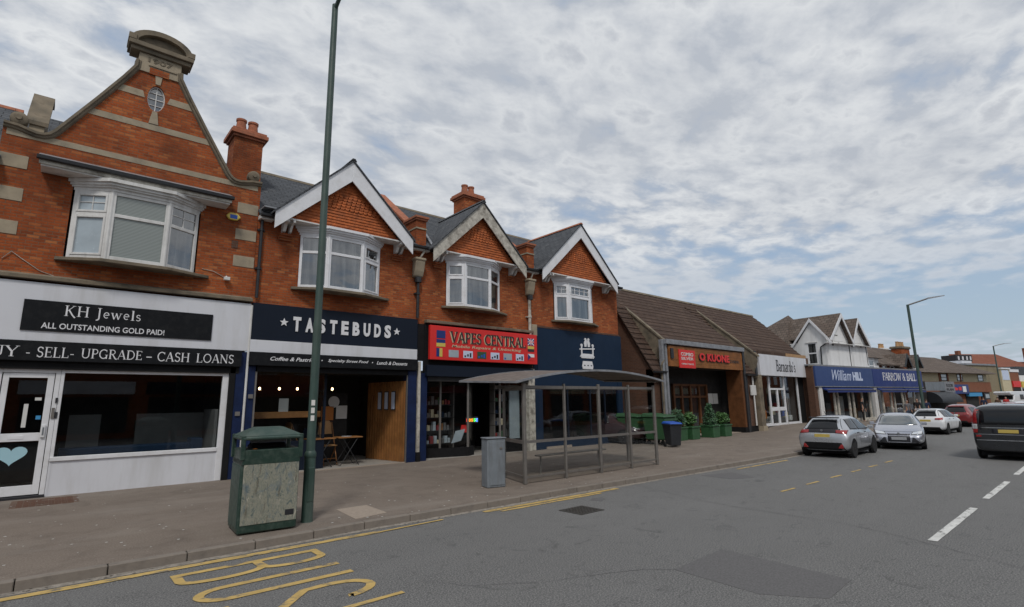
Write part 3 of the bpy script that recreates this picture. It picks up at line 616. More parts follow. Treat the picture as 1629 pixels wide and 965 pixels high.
def rect(x0, x1, z0, z1): return [(x0, z0), (x1, z0), (x1, z1), (x0, z1)]
def tilehang(root, xa, xb, zb, apex, y=16.86):
    """tile hanging in a gable: courses that lap one another, with a band of fish-scale tiles"""
    xc = (xa+xb)/2; H = apex-zb; mb = MB(); rows = int(H/.105); 
    MB().prism([(xa, zb), (xb, zb), (xc, apex)], 'y', y+.03, D+.02).build('gable_core', 'clay', root)
    lo, hi = int(rows*.42), int(rows*.42)+5
    for r in range(rows):
        z = zb+r*.105; f = 1-(r*.105)/H; hw = (xb-xa)/2*f+.05; zt = z+.12
        x = xc-hw+(.5*(r % 2))*.165
        while x < xc+hw:
            x2 = min(x+.162, xc+hw); j = rnd.uniform(0, .006)
            if lo <= r < hi and x2-x > .1:
                m = (x+x2)/2
                pts = [(x, z+.055), (m-.05, z-.012), (m+.05, z-.012), (x2, z+.055), (x2, zt), (x, zt)]
            else: pts = [(x, z), (x2, z), (x2, zt), (x, zt)]
            n = len(pts); sc_ = .012 if len(pts) > 4 else 0; fr = [(p[0], y-.010-j-sc_ if p[1] < z+.06 else y+.022-j, p[1]) for p in pts]; bk = [(p[0], y+.029, p[1]) for p in pts]
            mb.mesh(fr+bk, [tuple(range(n))]+[(i, (i+1) % n, n+(i+1) % n, n+i) for i in range(n)])
            x += .165
    mb.build('hung_tiles', 'clay', root)
def timber_gable(root, xc, hw, za, zf, xa, xb, mat='paint_white', ridge_mat='pipe', apex_in=None, back=20.4, roofmat='slate'):
    yb = 16.63; zi = za-.70 if apex_in is None else apex_in
    bb = MB().prism([(xc, za), (xc-hw, zf), (xc-hw, zf-.55), (xc, zi)], 'y', yb, yb+.045).prism([(xc+.001, za), (xc+.001, zi), (xc+hw, zf-.55), (xc+hw, zf)], 'y', yb, yb+.045)
    bb.build('barge_board', mat, root, bevel=.005)
    k = (za-zf)/hw
    for sgn in (-1, 1):
        e = hw+.07; MB().hexa([(xc, yb-.05, za+.01), (xc+sgn*e, yb-.05, zf-.06), (xc+sgn*e, back, zf-.06), (xc, back, za+.01)], [(xc, yb-.05, za+.07), (xc+sgn*e, yb-.05, zf), (xc+sgn*e, back, zf), (xc, back, za+.07)]).build('gable_roof', roofmat, root)
    mb = MB(); y = yb-.06
    while y < back-.1: mb.prism([(xc-.11, za+.02), (xc-.05, za+.115), (xc+.05, za+.115), (xc+.11, za+.02), (xc, za+.06)], 'y', y, y+.40); y += .415
    mb.build('ridge_tiles', ridge_mat, root)
    tilehang(root, xa, xb, 8.08, zi+.12)
    MB().box(xa-.25, xb+.25, 16.72, D, 8.03, 8.075).build('soffit', 'paint_old', root)
    for sgn, x in ((-1, xa-.12), (1, xb+.12)):       # scrolled brackets with brick corbels
        mb = MB(); mb.box(x+.05, x+.16, 16.9, D, 7.96, 8.03); mb.prism([(D, 8.03), (16.72, 8.03), (16.72, 7.95), (16.95, 7.90), (17.08, 7.72), (D, 7.66)], 'x', x-.05, x+.05); mb.prism([(D, 8.03), (16.72, 8.03), (16.72, 7.95), (16.95, 7.90), (17.08, 7.72), (D, 7.66)], 'x', x+.16, x+.23)
        mb.build('bracket', 'paint_old', root)
    for x in (xa-.12, xb+.12):
        mb = MB()
        for i_, (o, z) in enumerate(((.06, 7.44), (.10, 7.515), (.14, 7.59))): mb.box(x-.12, x+.28, D-o, D+.01, z, z+.07)
        mb.build('corbel', 'brick', root)
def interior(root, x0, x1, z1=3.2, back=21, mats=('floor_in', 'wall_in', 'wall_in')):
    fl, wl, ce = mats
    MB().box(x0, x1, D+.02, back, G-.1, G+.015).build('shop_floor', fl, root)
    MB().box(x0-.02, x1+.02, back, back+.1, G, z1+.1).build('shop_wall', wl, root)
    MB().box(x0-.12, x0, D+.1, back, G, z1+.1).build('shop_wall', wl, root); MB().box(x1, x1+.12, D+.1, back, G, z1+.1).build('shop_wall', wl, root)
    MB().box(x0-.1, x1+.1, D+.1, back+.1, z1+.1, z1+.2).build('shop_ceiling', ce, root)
def downpipe(root, x, z0, z1, y=D-.09, r=.048, mat='pipe'):
    mb = MB(); mb.tube((x, y, z0), (x, y, z1), r)
    z = z0+.9
    while z < z1: mb.tube((x, y, z), (x, y, z+.08), r*1.35); mb.box(x-r*2.1, x+r*2.1, y+.02, D, z+.01, z+.06); z += 1.25
    return mb.build('downpipe', mat, root, smooth=True)
def party(root, x):
    """brick parapet of the party wall, running up the slope and ending in a corbelled pier"""
    mb = MB().prism([(17.9, slope_z(17.9)-.3), (17.9, 9.2), (RIDGE_Y, RIDGE_Z+.30), (RIDGE_Y, RIDGE_Z-.2)], 'x', x-.17, x+.17)
    mb.prism([(17.15, 7.9), (17.15, 9.22), (17.95, 9.22), (17.95, 7.9)], 'x', x-.22, x+.22); w = mb.build('party_wall', 'brick', root)
    c = MB().prism([(17.9, 9.2), (17.9, 9.28), (RIDGE_Y, RIDGE_Z+.40), (RIDGE_Y, RIDGE_Z+.30)], 'x', x-.21, x+.21)
    c.box(x-.26, x+.26, 17.10, 18.0, 9.22, 9.30); c.box(x-.30, x+.30, 17.05, 18.05, 9.30, 9.38); c.build('coping', 'terracotta', w)
    MB().prism([(17.12, 8.86), (17.12, 8.92), (18.3, 8.92), (18.3, 8.86)], 'x', x-.24, x+.24).build('string_course', 'stone', w)
def chimney(root, x0, x1, y0, y1, zb, zt, pots, cap='stone_dirty', potmat='terracotta', ph=.55):
    c = MB().box(x0, x1, y0, y1, zb, zt).build('chimney', 'brick', root)
    m = MB(); m.box(x0-.06, x1+.06, y0-.06, y1+.06, zt-.12, zt-.04); m.box(x0-.14, x1+.14, y0-.14, y1+.14, zt-.04, zt+.10); m.box(x0-.09, x1+.09, y0-.09, y1+.09, zt+.10, zt+.19); m.build('cap', cap, c, bevel=.01)
    for (px_, py_) in pots: MB().lathe([(.205, zt+.15), (.20, zt+.2), (.155, zt+.10+ph*.8), (.15, zt+.10+ph), (.175, zt+.11+ph), (.175, zt+.18+ph), (.13, zt+.18+ph), (.12, zt+.08+ph)], (px_, py_, 0), 14).build('chimney_pot', potmat, c, smooth=True)

# ---- gabled end building (dated stone pediment, jeweller's shop)
K = thing('gabled_shop_building', 'red brick building with shaped stone-coped gable, round window and white jeweller shopfront', 'building', (1.3, D, G))
cop_in = [(-1.67, 9.20)]
gx = 1.33
def side_curve(s):
    """gable outline from the foot scroll to the pedestal, s = -1 (towards the corner) or +1"""
    pts = [(3.0, 9.15), (2.72, 9.13), (2.55, 9.08), (2.38, 9.04), (2.24, 9.05), (2.12, 9.11), (2.02, 9.22), (1.95, 9.34), (1.30, 10.42), (.78, 11.32), (.56, 11.74), (.53, 11.80), (.52, 12.0)]
    return [(gx+s*x, z) for x, z in pts]
LC, RC = side_curve(-1), side_curve(1)
outline = [(-1.67, 5.3), (4.31, 5.3)]+RC[:]+[(gx+.52, 12.3), (gx-.52, 12.3)]+LC[::-1]
oval = [(gx+.215*math.cos(R(t_)), 11.0+.40*math.sin(R(t_))) for t_ in range(0, 360, 15)]
wall(K, outline, [rect(-.20, 2.74, 5.93, 8.06), oval])
MB().box(-1.67, 4.31, D+.3, D+.35, 3.2, 5.3).build('lintel', 'brick', K)
MB().box(-1.67, -1.4, D+.05, 24, 5, 9.1).box(4.0, 4.31, D+.3, 24, 3, 9.3).build('side_wall', 'brick', K)
# coping: moulded stone following the gable
def coping(curve, name='coping'):
    mb = MB(); n = len(curve)
    prof = [(-.01, -.085), (-.07, -.06), (-.07, -.02), (-.12, .0), (-.12, .06), (.10, .08), (.32, .06), (.32, -.06)]     # (y offset from D, height above outline)
    rings = []
    for i, (x, z) in enumerate(curve):
        x0, z0 = curve[max(0, i-1)]; x1, z1 = curve[min(n-1, i+1)]; d = math.hypot(x1-x0, z1-z0); nx, nz_ = -(z1-z0)/d, (x1-x0)/d
        if nz_ < 0: nx, nz_ = -nx, -nz_
        rings.append([(x+nx*h, D+y, z+nz_*h) for y, h in prof])
    m = len(prof); P = [p for r in rings for p in r]
    mb.mesh(P, [(i*m+j, i*m+(j+1) % m, (i+1)*m+(j+1) % m, (i+1)*m+j) for i in range(n-1) for j in range(m)]+[tuple(range(m)), tuple(range((n-1)*m, n*m))])
    return mb.build(name, 'stone_dirty', K)
coping(LC); coping(RC)
for s_, x in ((-1, gx-2.74), (1, gx+2.76)):
    sc_ = MB().lathe([(.02, -.17), (.10, -.17), (.17, -.12), (.185, 0), (.17, .12), (.10, .17), (.02, .17)], (x, D+.06, 9.36), 18, 'y')
    sc_.lathe([(.02, -.21), (.06, -.21), (.08, -.15)], (x, D+.06, 9.36), 12, 'y').build('scroll', 'stone_dirty', K, smooth=True)
ped = MB(); ped.prism([(gx-.54, 11.72), (gx+.54, 11.72), (gx+.52, 12.28), (gx-.52, 12.28)], 'y', D-.04, D+.34, [rect(gx-.34, gx+.34, 11.70, 11.95)] if 0 else [])
ped.box(gx-.28, gx+.42, D-.07, D-.038, 11.93, 12.0)
ped.build('pedestal', 'stone', K, bevel=.008)
MB().box(gx-.24, gx+.24, D-.045, D+.2, 11.70, 11.90).build('brick_panel', 'brick', K)
fit(text('1907', bold=.02), gx-.30, gx+.30, 12.05, 12.20, D-.04, 'date_numerals', 'stone_dirty', K, .015)
pd = MB(); W_ = .80
pd.box(gx-W_+.06, gx+W_-.06, D-.12, D+.40, 12.28, 12.40); pd.box(gx-W_, gx+W_, D-.20, D+.46, 12.40, 12.53)
seg = [(gx+(W_-.02)*math.cos(R(t_)), 12.53+.50*math.sin(R(t_))) for t_ in range(0, 181, 10)]; seg2 = [(gx+(W_-.20)*math.cos(R(t_)), 12.53+.34*math.sin(R(t_))) for t_ in range(0, 181, 10)]
pd.prism(seg, 'y', D-.02, D+.44); pd.prism(seg+seg2[::-1], 'y', D-.18, D-.018)
pd.box(gx-W_-.02, gx-W_+.17, D-.21, D+.44, 12.53, 12.70); pd.box(gx+W_-.17, gx+W_+.02, D-.21, D+.44, 12.53, 12.70)
pd.build('pediment', 'stone_dirty', K, bevel=.012)
# stone bands and quoins, 15 mm proud
def half(z): 
    for (xa, za), (xb, zb) in zip(RC[:-1], RC[1:]):
        if za <= z <= zb and zb > za: return xa+(xb-xa)*(z-za)/(zb-za)-gx
    return 2
def band(za, zb, gap=None):
    a_, b_ = half(za)-.02, half(zb)-.02
    if gap is None: return [[(gx-a_, za), (gx+a_, za), (gx+b_, zb), (gx-b_, zb)]]
    return [[(gx-a_, za), (gx-gap, za), (gx-gap-.06, zb), (gx-b_, zb)], [(gx+gap, za), (gx+a_, za), (gx+b_, zb), (gx+gap+.06, zb)]]
mb = MB()
for poly in band(10.00, 10.18)+band(10.93, 11.13, .27): mb.prism(poly, 'y', D-.014, D+.02)
mb.box(-1.60, 4.24, D-.014, D+.02, 8.90, 9.06)
mb.prism([(gx-.06, 11.43), (gx+.06, 11.43), (gx+.11, 11.93), (gx-.11, 11.93)], 'y', D-.03, D+.02)
mb.prism([(gx-.12, 10.19), (gx+.12, 10.19), (gx+.06, 10.58), (gx-.06, 10.58)], 'y', D-.03, D+.02)
mb.build('stone_band', 'stone', K, bevel=.004)
for (xa, xb) in ((-1.655, -1.12), (3.70, 4.295)):
    for i in range(3): MB().box(xa, xb, D-.014, D+.02, 8.08-i*.85, 8.42-i*.85).build('quoin', 'stone', K, bevel=.004)
ring = MB().prism([(gx+.235*math.cos(R(t_)), 11.0+.42*math.sin(R(t_))) for t_ in range(0, 360, 15)], 'y', D+.06, D+.13, [[(gx+.19*math.cos(R(t_)), 11.0+.375*math.sin(R(t_))) for t_ in range(0, 360, 15)]])
ring.box(gx-.012, gx+.012, D+.075, D+.11, 10.62, 11.38).box(gx-.20, gx+.20, D+.076, D+.109, 10.99, 11.012).box(gx-.18, gx+.18, D+.076, D+.109, 10.80, 10.815).box(gx-.18, gx+.18, D+.076, D+.109, 11.18, 11.195)
ow = ring.build('oval_window', 'paint_old', K); MB().prism([(gx+.22*math.cos(R(t_)), 11.0+.40*math.sin(R(t_))) for t_ in range(0, 360, 15)], 'y', D+.11, D+.12).build('pane', 'winglass', ow)
bay(K, -.14, .62, 1.90, 2.68, yf=16.78, bars=(2, 0, 2), casement=1, worn='paint_old', z1=7.80, panes=('frosted', 'blind', 'winglass'))
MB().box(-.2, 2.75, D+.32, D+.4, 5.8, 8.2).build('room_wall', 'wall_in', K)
cn = MB(); cn.hexa([(-.93, 16.70, 8.30), (3.45, 16.70, 8.30), (3.45, D, 8.42), (-.93, D, 8.42)], [(-.93, 16.70, 8.36), (3.45, 16.70, 8.36), (3.45, D, 8.60), (-.93, D, 8.60)])
cp = cn.build('bay_canopy', 'lead', K); MB().box(-.90, 3.42, 16.70, 16.74, 8.14, 8.30).build('fascia', 'paint_grey', cp); MB().box(-.86, 3.38, 16.74, D, 8.10, 8.16).build('soffit', 'paint_old', cp)
MB().prism([(16.60, 8.33), (16.61, 8.25), (16.66, 8.22), (16.698, 8.25), (16.698, 8.33)], 'x', -.95, 3.47).build('gutter', 'pipe', cp)
MB().prism([(-.14, D-.003), (-.2, D-.1), (.55, 16.80), (1.97, 16.80), (2.76, D-.1), (2.7, D-.003)], 'z', 7.96, 8.10).build('bay_head', 'paint_old', K)
MB().box(-1.67, 4.305, D-.20, D+.02, 5.30, 5.40).prism([(D, 5.40), (D-.18, 5.40), (D, 5.47)], 'x', -1.67, 4.30).build('ledge', 'stone_dirty', K, bevel=.01)
mb = MB().box(3.62, 3.80, D-.012, D+.01, 6.93, 7.17)
mb.build('air_brick', 'brick_brown', K)
# roofs behind the gable
MB().prism([(17.6, slope_z(17.6)-.08), (17.6, slope_z(17.6)), (RIDGE_Y, RIDGE_Z), (24.6, EAVE_Z), (RIDGE_Y, RIDGE_Z-.1)], 'x', -1.5, 4.0).build('roof', 'slate', K)
for s_ in (-1, 1): MB().hexa([(gx, D+.3, 11.6), (gx+s_*2.3, D+.3, 9.0), (gx+s_*2.3, 20.4, 9.0), (gx, 20.4, 11.6)], [(gx, D+.3, 11.66), (gx+s_*2.3, D+.3, 9.06), (gx+s_*2.3, 20.4, 9.06), (gx, 20.4, 11.66)]).build('roof', 'slate', K)
MB().prism([(17.55, 8.6), (17.55, 9.45), (18.55, 10.62), (18.95, 10.62), (18.95, 9.0)], 'x', -1.24, -.94).build('party_wall', 'stone', K)
MB().prism([(17.50, 9.42), (17.50, 9.53), (18.53, 10.74), (18.56, 10.62)], 'x', -1.31, -.87).prism([(18.56, 10.62), (18.53, 10.74), (19.0, 10.70), (19.0, 10.60)], 'x', -1.31, -.87).build('party_wall_coping', 'stone_dirty', K)
chimney(K, 3.72, 4.62, 18.6, 19.5, 8.8, 11.35, [(3.98, 19.05), (4.36, 19.05)], cap='terracotta')
# shopfront
sf = MB(); sf.box(-1.67, 4.29, D-.12, D+.05, 3.80, 5.24); sf.build('fascia_board', 'board_white', K, bevel=.006)
MB().box(-1.67, 4.12, D-.20, D+.05, 3.32, 3.775).build('shutter_box', 'black', K, bevel=.006)
MB().box(-1.67, 4.1, D-.10, D+.15, 3.13, 3.318).build('shutter_rail', 'black_matt', K)
fr = MB(); fr.box(.10, .17, D-.02, D+.08, 1.02, 3.13); fr.box(3.70, 3.86, D-.03, D+.08, G, 3.13); fr.box(.10, 3.70, D-.05, D+.08, .93, 1.03); fr.box(.17, 3.70, D-.015, D+.07, 3.05, 3.128)
fw_ = fr.build('shop_window', 'paint_white', K, bevel=.006); MB().box(.17, 3.70, D+.02, D+.03, 1.03, 3.05).build('pane', 'glass', fw_)
sr = MB().box(.10, 3.70, D-.01, D+.1, G, .93).box(3.16, 3.19, D-.016, D, G, .93).box(.12, .15, D-.016, D, G, .93); sr.build('stall_riser', 'board_white', K)
MB().box(-1.67, .10, D-.06, D+.3, G-.05, G+.06).build('door_step', 'ink', K, bevel=.01)
df = MB(); zt_ = 3.13
df.box(-1.05, -.96, D-.02, D+.08, G+.06, zt_).box(.00, .095, D-.02, D+.08, G+.06, zt_).box(-.96, 0, D-.019, D+.08, zt_-.09, zt_)
df.build('door_frame', 'paint_white', K, bevel=.006)
dr = MB(); dr.box(-.94, -.83, D-.005, D+.05, .20, 3.03).box(-.14, -.015, D-.005, D+.05, .20, 3.03).box(-.83, -.14, D-.004, D+.05, .20, .42).box(-.83, -.14, D-.004, D+.05, 2.92, 3.03).box(-.83, -.14, D-.004, D+.05, 1.43, 1.62).box(-.70, -.42, D-.012, D, 1.48, 1.57)
dd = dr.build('shop_door', 'paint_white', K, bevel=.005)
MB().box(-.83, -.14, D+.02, D+.03, .42, 1.43).box(-.83, -.14, D+.02, D+.03, 1.62, 2.92).build('pane', 'glass', dd)
MB().box(-.13, -.05, D-.05, D-.004, 1.50, 1.80).build('handle', 'paint_white', dd, bevel=.01); MB().box(-.105, -.075, D-.056, D-.049, 1.56, 1.74).build('letter_slot', 'grey_box', dd)
MB().box(.01, .07, D-.05, D-.02, 1.95, 2.20).build('lock_case', 'steel', dd); MB().box(.075, .13, D-.04, D-.02, 1.95, 2.10).build('bell_push', 'ink', dd); MB().box(.055, .10, D-.045, D-.022, 2.32, 2.44).build('door_sensor', 'ink', dd)
MB().prism([(-.60+.25*(16*math.sin(t_)**3)/16*1.15, 1.13+.21*(13*math.cos(t_)-5*math.cos(2*t_)-2*math.cos(3*t_)-math.cos(4*t_))/14) for t_ in [2*math.pi*i/36 for i in range(36)]], 'y', D+.012, D+.018).build('heart_sticker', 'heart', dd)
MB().box(-.50, -.42, D+.012, D+.018, 1.75, 2.30).box(-.32, -.20, D+.012, D+.018, 2.38, 2.45).build('door_notice', 'paper', dd); MB().box(-.26, -.17, D+.012, D+.018, 1.93, 2.02).build('round_sticker', 'sky_blue', dd)
MB().box(-1.67, -1.06, D-.01, D+.08, G, 1.0).build('stall_riser', 'board_white', K); wl2 = MB().box(-1.67, -1.06, D-.03, D+.05, 1.0, 1.08).build('shop_window', 'paint_white', K); MB().box(-1.67, -1.06, D+.02, D+.03, 1.08, 3.12).build('pane', 'glass', wl2)
MB().box(3.86, 4.02, D-.10, D+.3, G, 3.3).build('pilaster', 'black_matt', K, bevel=.01)
MB().box(4.02, 4.30, D-.08, D+.3, G, 3.775).build('pilaster', 'blue_pil', K, bevel=.01)
interior(K, -1.7, 3.92, back=20.8)
tag(MB().box(.25, 3.2, D+.35, D+.95, G, 1.18).box(3.1, 3.4, D+.30, D+.9, G, 1.3).build('display_counter', 'navy2', bevel=.02), 'dark blue display counter behind the white framed jeweller window', 'counter')
tag(MB().box(1.9, 3.66, D+1.6, D+1.7, G, 2.0).box(.4, 1.1, D+1.8, D+1.9, G, 2.0).box(3.60, 3.68, D+.1, D+1.6, G, 2.1).build('partition_panel', 'wall_grey'), 'plain grey partition panels standing at the back of the empty jeweller shop', 'partition')
# jeweller signs
sg = thing('shop_sign', 'black jeweller name board with white letters on the white fascia', 'shop sign', (1.25, D-.12, 4.4))
MB().box(-.78, 3.28, D-.15, D-.12, 4.05, 4.80).build('sign_board', 'black', sg)
fit(serif('KH Jewels', .08), -.01, 1.56, 4.39, 4.72, D-.15, 'lettering', 'letter', sg, .006, own=None)
fit(text('ALL OUTSTANDING GOLD PAID!', bold=.012), -.41, 2.13, 4.115, 4.26, D-.15, 'lettering', 'letter', sg, .006)
sg = thing('shop_sign', 'white serif words about buying and cash loans on the black shutter box', 'shop sign', (1.2, D-.2, 3.5))
for w_, xa, xb in (('BUY', -1.46, -.72), ('- SELL-', -.60, .28), ('UPGRADE', .42, 1.68), ('-', 1.78, 1.90), ('CASH', 2.03, 2.78), ('LOANS', 2.95, 3.90)):
    fit(serif(w_, .07), xa, xb, 3.40 if len(w_) > 1 else 3.49, 3.66 if len(w_) > 1 else 3.515, D-.20, 'lettering', 'letter', sg, .006)
al = thing('alarm_box', 'yellow and blue alarm box on the brick wall by the white bay window', 'alarm box', (3.6, D, 7.9))
MB().prism([(3.60+.21*math.cos(R(t_)), 7.90+.13*math.sin(R(t_))) for t_ in (0, 60, 120, 180, 240, 300)], 'y', D-.09, D).build('case', 'yellow_sign', al, bevel=.02); MB().box(3.50, 3.70, D-.095, D-.088, 7.83, 7.95).build('panel', 'lid_blue', al)
fl = thing('flood_light', 'small white flood light fixed to the brick above the jeweller fascia', 'light', (3.55, D, 5.95))
MB().box(3.48, 3.64, D-.16, D-.05, 5.88, 5.98).build('lamp_head', 'paper', fl, bevel=.01); MB().tube((3.56, D, 6.02), (3.56, D-.1, 5.96), .02).build('bracket', 'paper', fl)
tag(MB().path([(-1.3, D-.02, 5.75), (-1.15, D-.03, 5.95), (-.95, D-.02, 5.80), (-.6, D-.02, 5.55), (-.3, D-.02, 5.45)], .008, 6).path([(2.9, D-.02, 6.15), (3.2, D-.02, 6.12), (3.5, D-.02, 5.98)], .008, 6).build('cable', 'paint_grey'), 'thin grey cable looping across the brick above the white fascia', 'cable')

# ---- neighbour at the frame's edge
nb = thing('terraced_house', 'brick house with slate roof beyond the gabled building, mostly out of view', 'building', (-6, D, G))
wall(nb, rect(-9, -1.69, G, 8.2), []); main_roof(nb, -9, -1.62); MB().box(-9, -1.7, D+.3, 24, G, 8).build('side_wall', 'brick', nb)
MB().prism([(16.86, 8.12), (16.87, 8.05), (16.93, 8.01), (16.99, 8.05), (16.99, 8.12)], 'x', -9, -1.72).build('gutter', 'lead', nb); downpipe(nb, -1.82, .2, 8.0, r=.06, mat='lead')

# ---- three matching bays with timber gables
def unit(name, label, x0, x1):
    r = thing(name, label, 'building', ((x0+x1)/2, D, G)); return r
T1 = unit('brick_shop_building', 'brick shop building with broad white barge boards behind the tall green post', 4.31, 10.15)
wall(T1, rect(4.31, 10.15, 5.0, 8.05), [rect(5.66, 8.5, 5.93, 7.98)])
MB().box(5.5, 8.6, D+.32, D+.4, 5.8, 8.05).build('room_wall', 'wall_in', T1)
bay(T1, 5.66, 6.45, 7.66, 8.50, casement=4); timber_gable(T1, 7.1, 2.45, 10.54, 8.17, 5.2, 9.0, apex_in=9.83)
main_roof(T1, 4.30, 10.02); gutter(T1, 4.32, 4.72); gutter(T1, 9.5, 10.15)
downpipe(T1, 4.42, 5.45, 8.05)
MB().box(4.36, 4.85, 16.80, 17.2, 8.30, 8.34).build('lead_flashing', 'lead', T1)
T2 = unit('brick_shop_building', 'brick shop building with weathered barge boards above the red vape shop sign', 10.15, 15.95)
wall(T2, rect(10.15, 15.95, 5.0, 8.05), [rect(11.43, 14.15, 5.93, 7.98)])
MB().box(11.3, 14.3, D+.32, D+.4, 5.8, 8.05).build('room_wall', 'wall_in', T2)
bay(T2, 11.43, 12.03, 13.30, 14.15, casement=1); timber_gable(T2, 12.85, 2.40, 10.44, 8.07, 11.05, 14.65, 'paint_grey', apex_in=9.80)
main_roof(T2, 10.36, 15.8); gutter(T2, 10.15, 10.5); gutter(T2, 15.2, 15.95); party(T2, 10.19)
chimney(T2, 14.4, 15.5, 20.2, 21.1, 10, 12.35, [(14.75, 20.65), (15.15, 20.65)], cap='terracotta')
MB().hexa([(10.62, 17.0, 8.16), (10.74, 17.0, 8.16), (10.90, 17.9, 8.95), (10.78, 17.9, 8.95)], [(10.62, 17.0, 8.22), (10.74, 17.0, 8.22), (10.90, 17.9, 9.02), (10.78, 17.9, 9.02)]).build('valley_flashing', 'lead', T2)
T3 = unit('brick_shop_building', 'brick shop building with white barge boards and red ridge tiles above the plain navy shopfront', 15.95, 22.3)
wall(T3, rect(15.95, 22.3, 5.0, 8.05), [rect(17.5, 20.25, 5.93, 7.98)])
MB().box(17.3, 20.4, D+.32, D+.4, 5.8, 8.05).build('room_wall', 'wall_in', T3)
bay(T3, 17.53, 18.16, 19.68, 20.22, yf=16.86, bars=(2, 4, 0), casement=3); timber_gable(T3, 18.95, 2.70, 10.78, 8.17, 16.95, 21.05, ridge_mat='terracotta', apex_in=10.12, back=21.0)
main_roof(T3, 16.15, 22.35); gutter(T3, 15.95, 16.35); gutter(T3, 21.6, 22.4); party(T3, 15.97)
MB().box(22.0, 22.3, D+.3, 24.4, G, 8.05).build('side_wall', 'brick', T3)
MB().box(18.75, 18.95, 16.90, 16.92, 6.3, 6.5).box(19.0, 19.2, 16.90, 16.92, 6.15, 6.33).box(18.8, 18.98, 16.90, 16.92, 6.55, 6.75).build('window_sticker', 'letter_pale', T3)
for x, rt_ in ((10.08, T1), (15.88, T2)):       # hopper heads and the pipes below them
    h = MB().prism([(D-.30, 7.62), (D-.30, 7.50), (D-.22, 7.15), (D-.14, 6.95), (D, 6.9), (D, 7.62)], 'x', x-.20, x+.20)
    h.box(x-.24, x+.24, D-.34, D, 7.55, 7.66); hh = h.build('hopper_head', 'stone', rt_, bevel=.03); MB().tube((x, D-.12, 6.72), (x, D-.12, 6.92), .13).build('collar', 'pipe', hh)
downpipe(T1, 10.08, 5.35, 6.75, y=D-.12, r=.055)
downpipe(T2, 15.84, 5.0, 6.75, y=D-.12, r=.07, mat='paint_grey')
MB().tube((10.3, D-.25, 8.0), (10.08, D-.15, 7.62), .04).build('swan_neck', 'paint_grey', T1); MB().tube((16.0, D-.25, 8.0), (15.88, D-.15, 7.6), .04).build('swan_neck', 'paint_grey', T2)
MB().box(15.98, 16.30, D-.12, D, 5.10, 5.62).build('console_block', 'stone', T3, bevel=.02)
MB().box(10.45, 16.0, D-.20, D+.01, 5.20, 5.32).build('ledge', 'stone_dirty', T2, bevel=.015)
MB().box(16.2, 22.3, D-.05, D+.01, 5.52, 5.60).build('ledge', 'brick_brown', T3)

# ---- shopfronts of the three
MB().box(4.33, 10.12, D-.10, D+.05, 4.16, 5.30).build('fascia_board', 'navy', T1, bevel=.005)
MB().box(4.33, 10.10, D-.13, D+.05, 3.785, 4.157).build('fascia_stripe', 'board_white', T1, bevel=.005)
MB().box(4.35, 10.10, D-.20, D+.05, 3.38, 3.782).build('shutter_box', 'black', T1, bevel=.005); MB().box(4.6, 9.75, D-.08, D+.15, 3.20, 3.378).build('shutter_rail', 'black_matt', T1)
MB().box(4.34, 4.56, D-.08, D+.3, G, 3.378).build('pilaster', 'blue_pil', T1, bevel=.01); MB().box(9.78, 10.14, D-.08, D+.3, G, 3.378).build('pilaster', 'blue_pil', T1, bevel=.01)
MB().box(4.56, 4.62, D-.05, D+.02, 1.2, 3.2).build('shutter_guide', 'steel', T1); MB().box(9.75, 9.78, D-.05, D+.02, G, 3.2).build('shutter_guide', 'steel', T1)
MB().tube((4.31, D-.11, .3), (4.31, D-.11, 5.2), .035).build('service_pipe', 'paint_old', T1, smooth=True)
interior(T1, 4.6, 9.8, back=21.3)
MB().box(4.6, 9.8, D-.05, D+.02, G-.05, G+.03).build('threshold', 'slab', T1)
# glazed half with bar shelf
wf = MB().box(4.62, 6.9, D+.45, D+.52, G, 1.0).box(6.9, 6.98, D+.45, D+.53, G, 3.3).box(4.62, 6.9, D+.44, D+.52, 1.0, 1.06).box(4.60, 4.66, D+.44, D+.52, 1.06, 3.3).build('shop_window', 'navy', T1); MB().box(4.66, 6.9, D+.47, D+.48, 1.06, 3.25).build('pane', 'glass', wf)
bs = thing('bar_shelf', 'long wooden bar shelf behind the café window', 'shelf', (5.7, 18.0, 1.7)); MB().box(4.7, 6.88, D+.60, D+1.0, 1.78, 1.98).build('shelf_board', 'wood', bs, bevel=.01)
MB().box(4.8, 4.86, D+.65, D+.7, G, 1.78).box(6.7, 6.76, D+.65, D+.7, G, 1.78).build('leg', 'black_matt', bs)
pb = thing('panelled_door', 'tall wooden panelled door folded open inside the café entrance', 'door', (9.3, 18.2, G))
mb = MB(); yb_ = [(9.74, D+.05), (9.66, D+2.3)]
n_ = 15
for i in range(n_):
    y_a, y_b = D+.05+i*2.3/n_, D+.05+(i+1)*2.3/n_; x_a = 9.74-(i/n_)*.35
    mb.box(x_a-.03-.004*(i % 2), x_a+.02, y_a+.004, y_b-.004, G+.02, 3.0)
mb.build('boards', 'wood', pb); mb = MB()
for i in range(3): mb.box(9.60-.06*i, 9.62-.06*i, D+.55+i*.42, D+.85+i*.42, 1.95, 2.65)
mb.build('picture_frame', 'ink', pb); mb = MB()
for i in range(3): mb.box(9.594-.06*i, 9.60-.06*i, D+.58+i*.42, D+.82+i*.42, 1.99, 2.61)
mb.build('picture', 'letter_pale', pb)
sg = thing('shop_sign', 'white café name with a star at each end on the dark navy fascia', 'shop sign', (7.2, D-.1, 4.7))
spaced('TASTEBUDS', 5.56, 9.0, 4.50, 4.97, D-.10, .62, 'lettering', 'letter', sg, .03, .05)
for x in (5.28, 9.24): fit(star(), x-.13, x+.13, 4.65, 4.89, D-.10, 'star', 'letter', sg, .03)
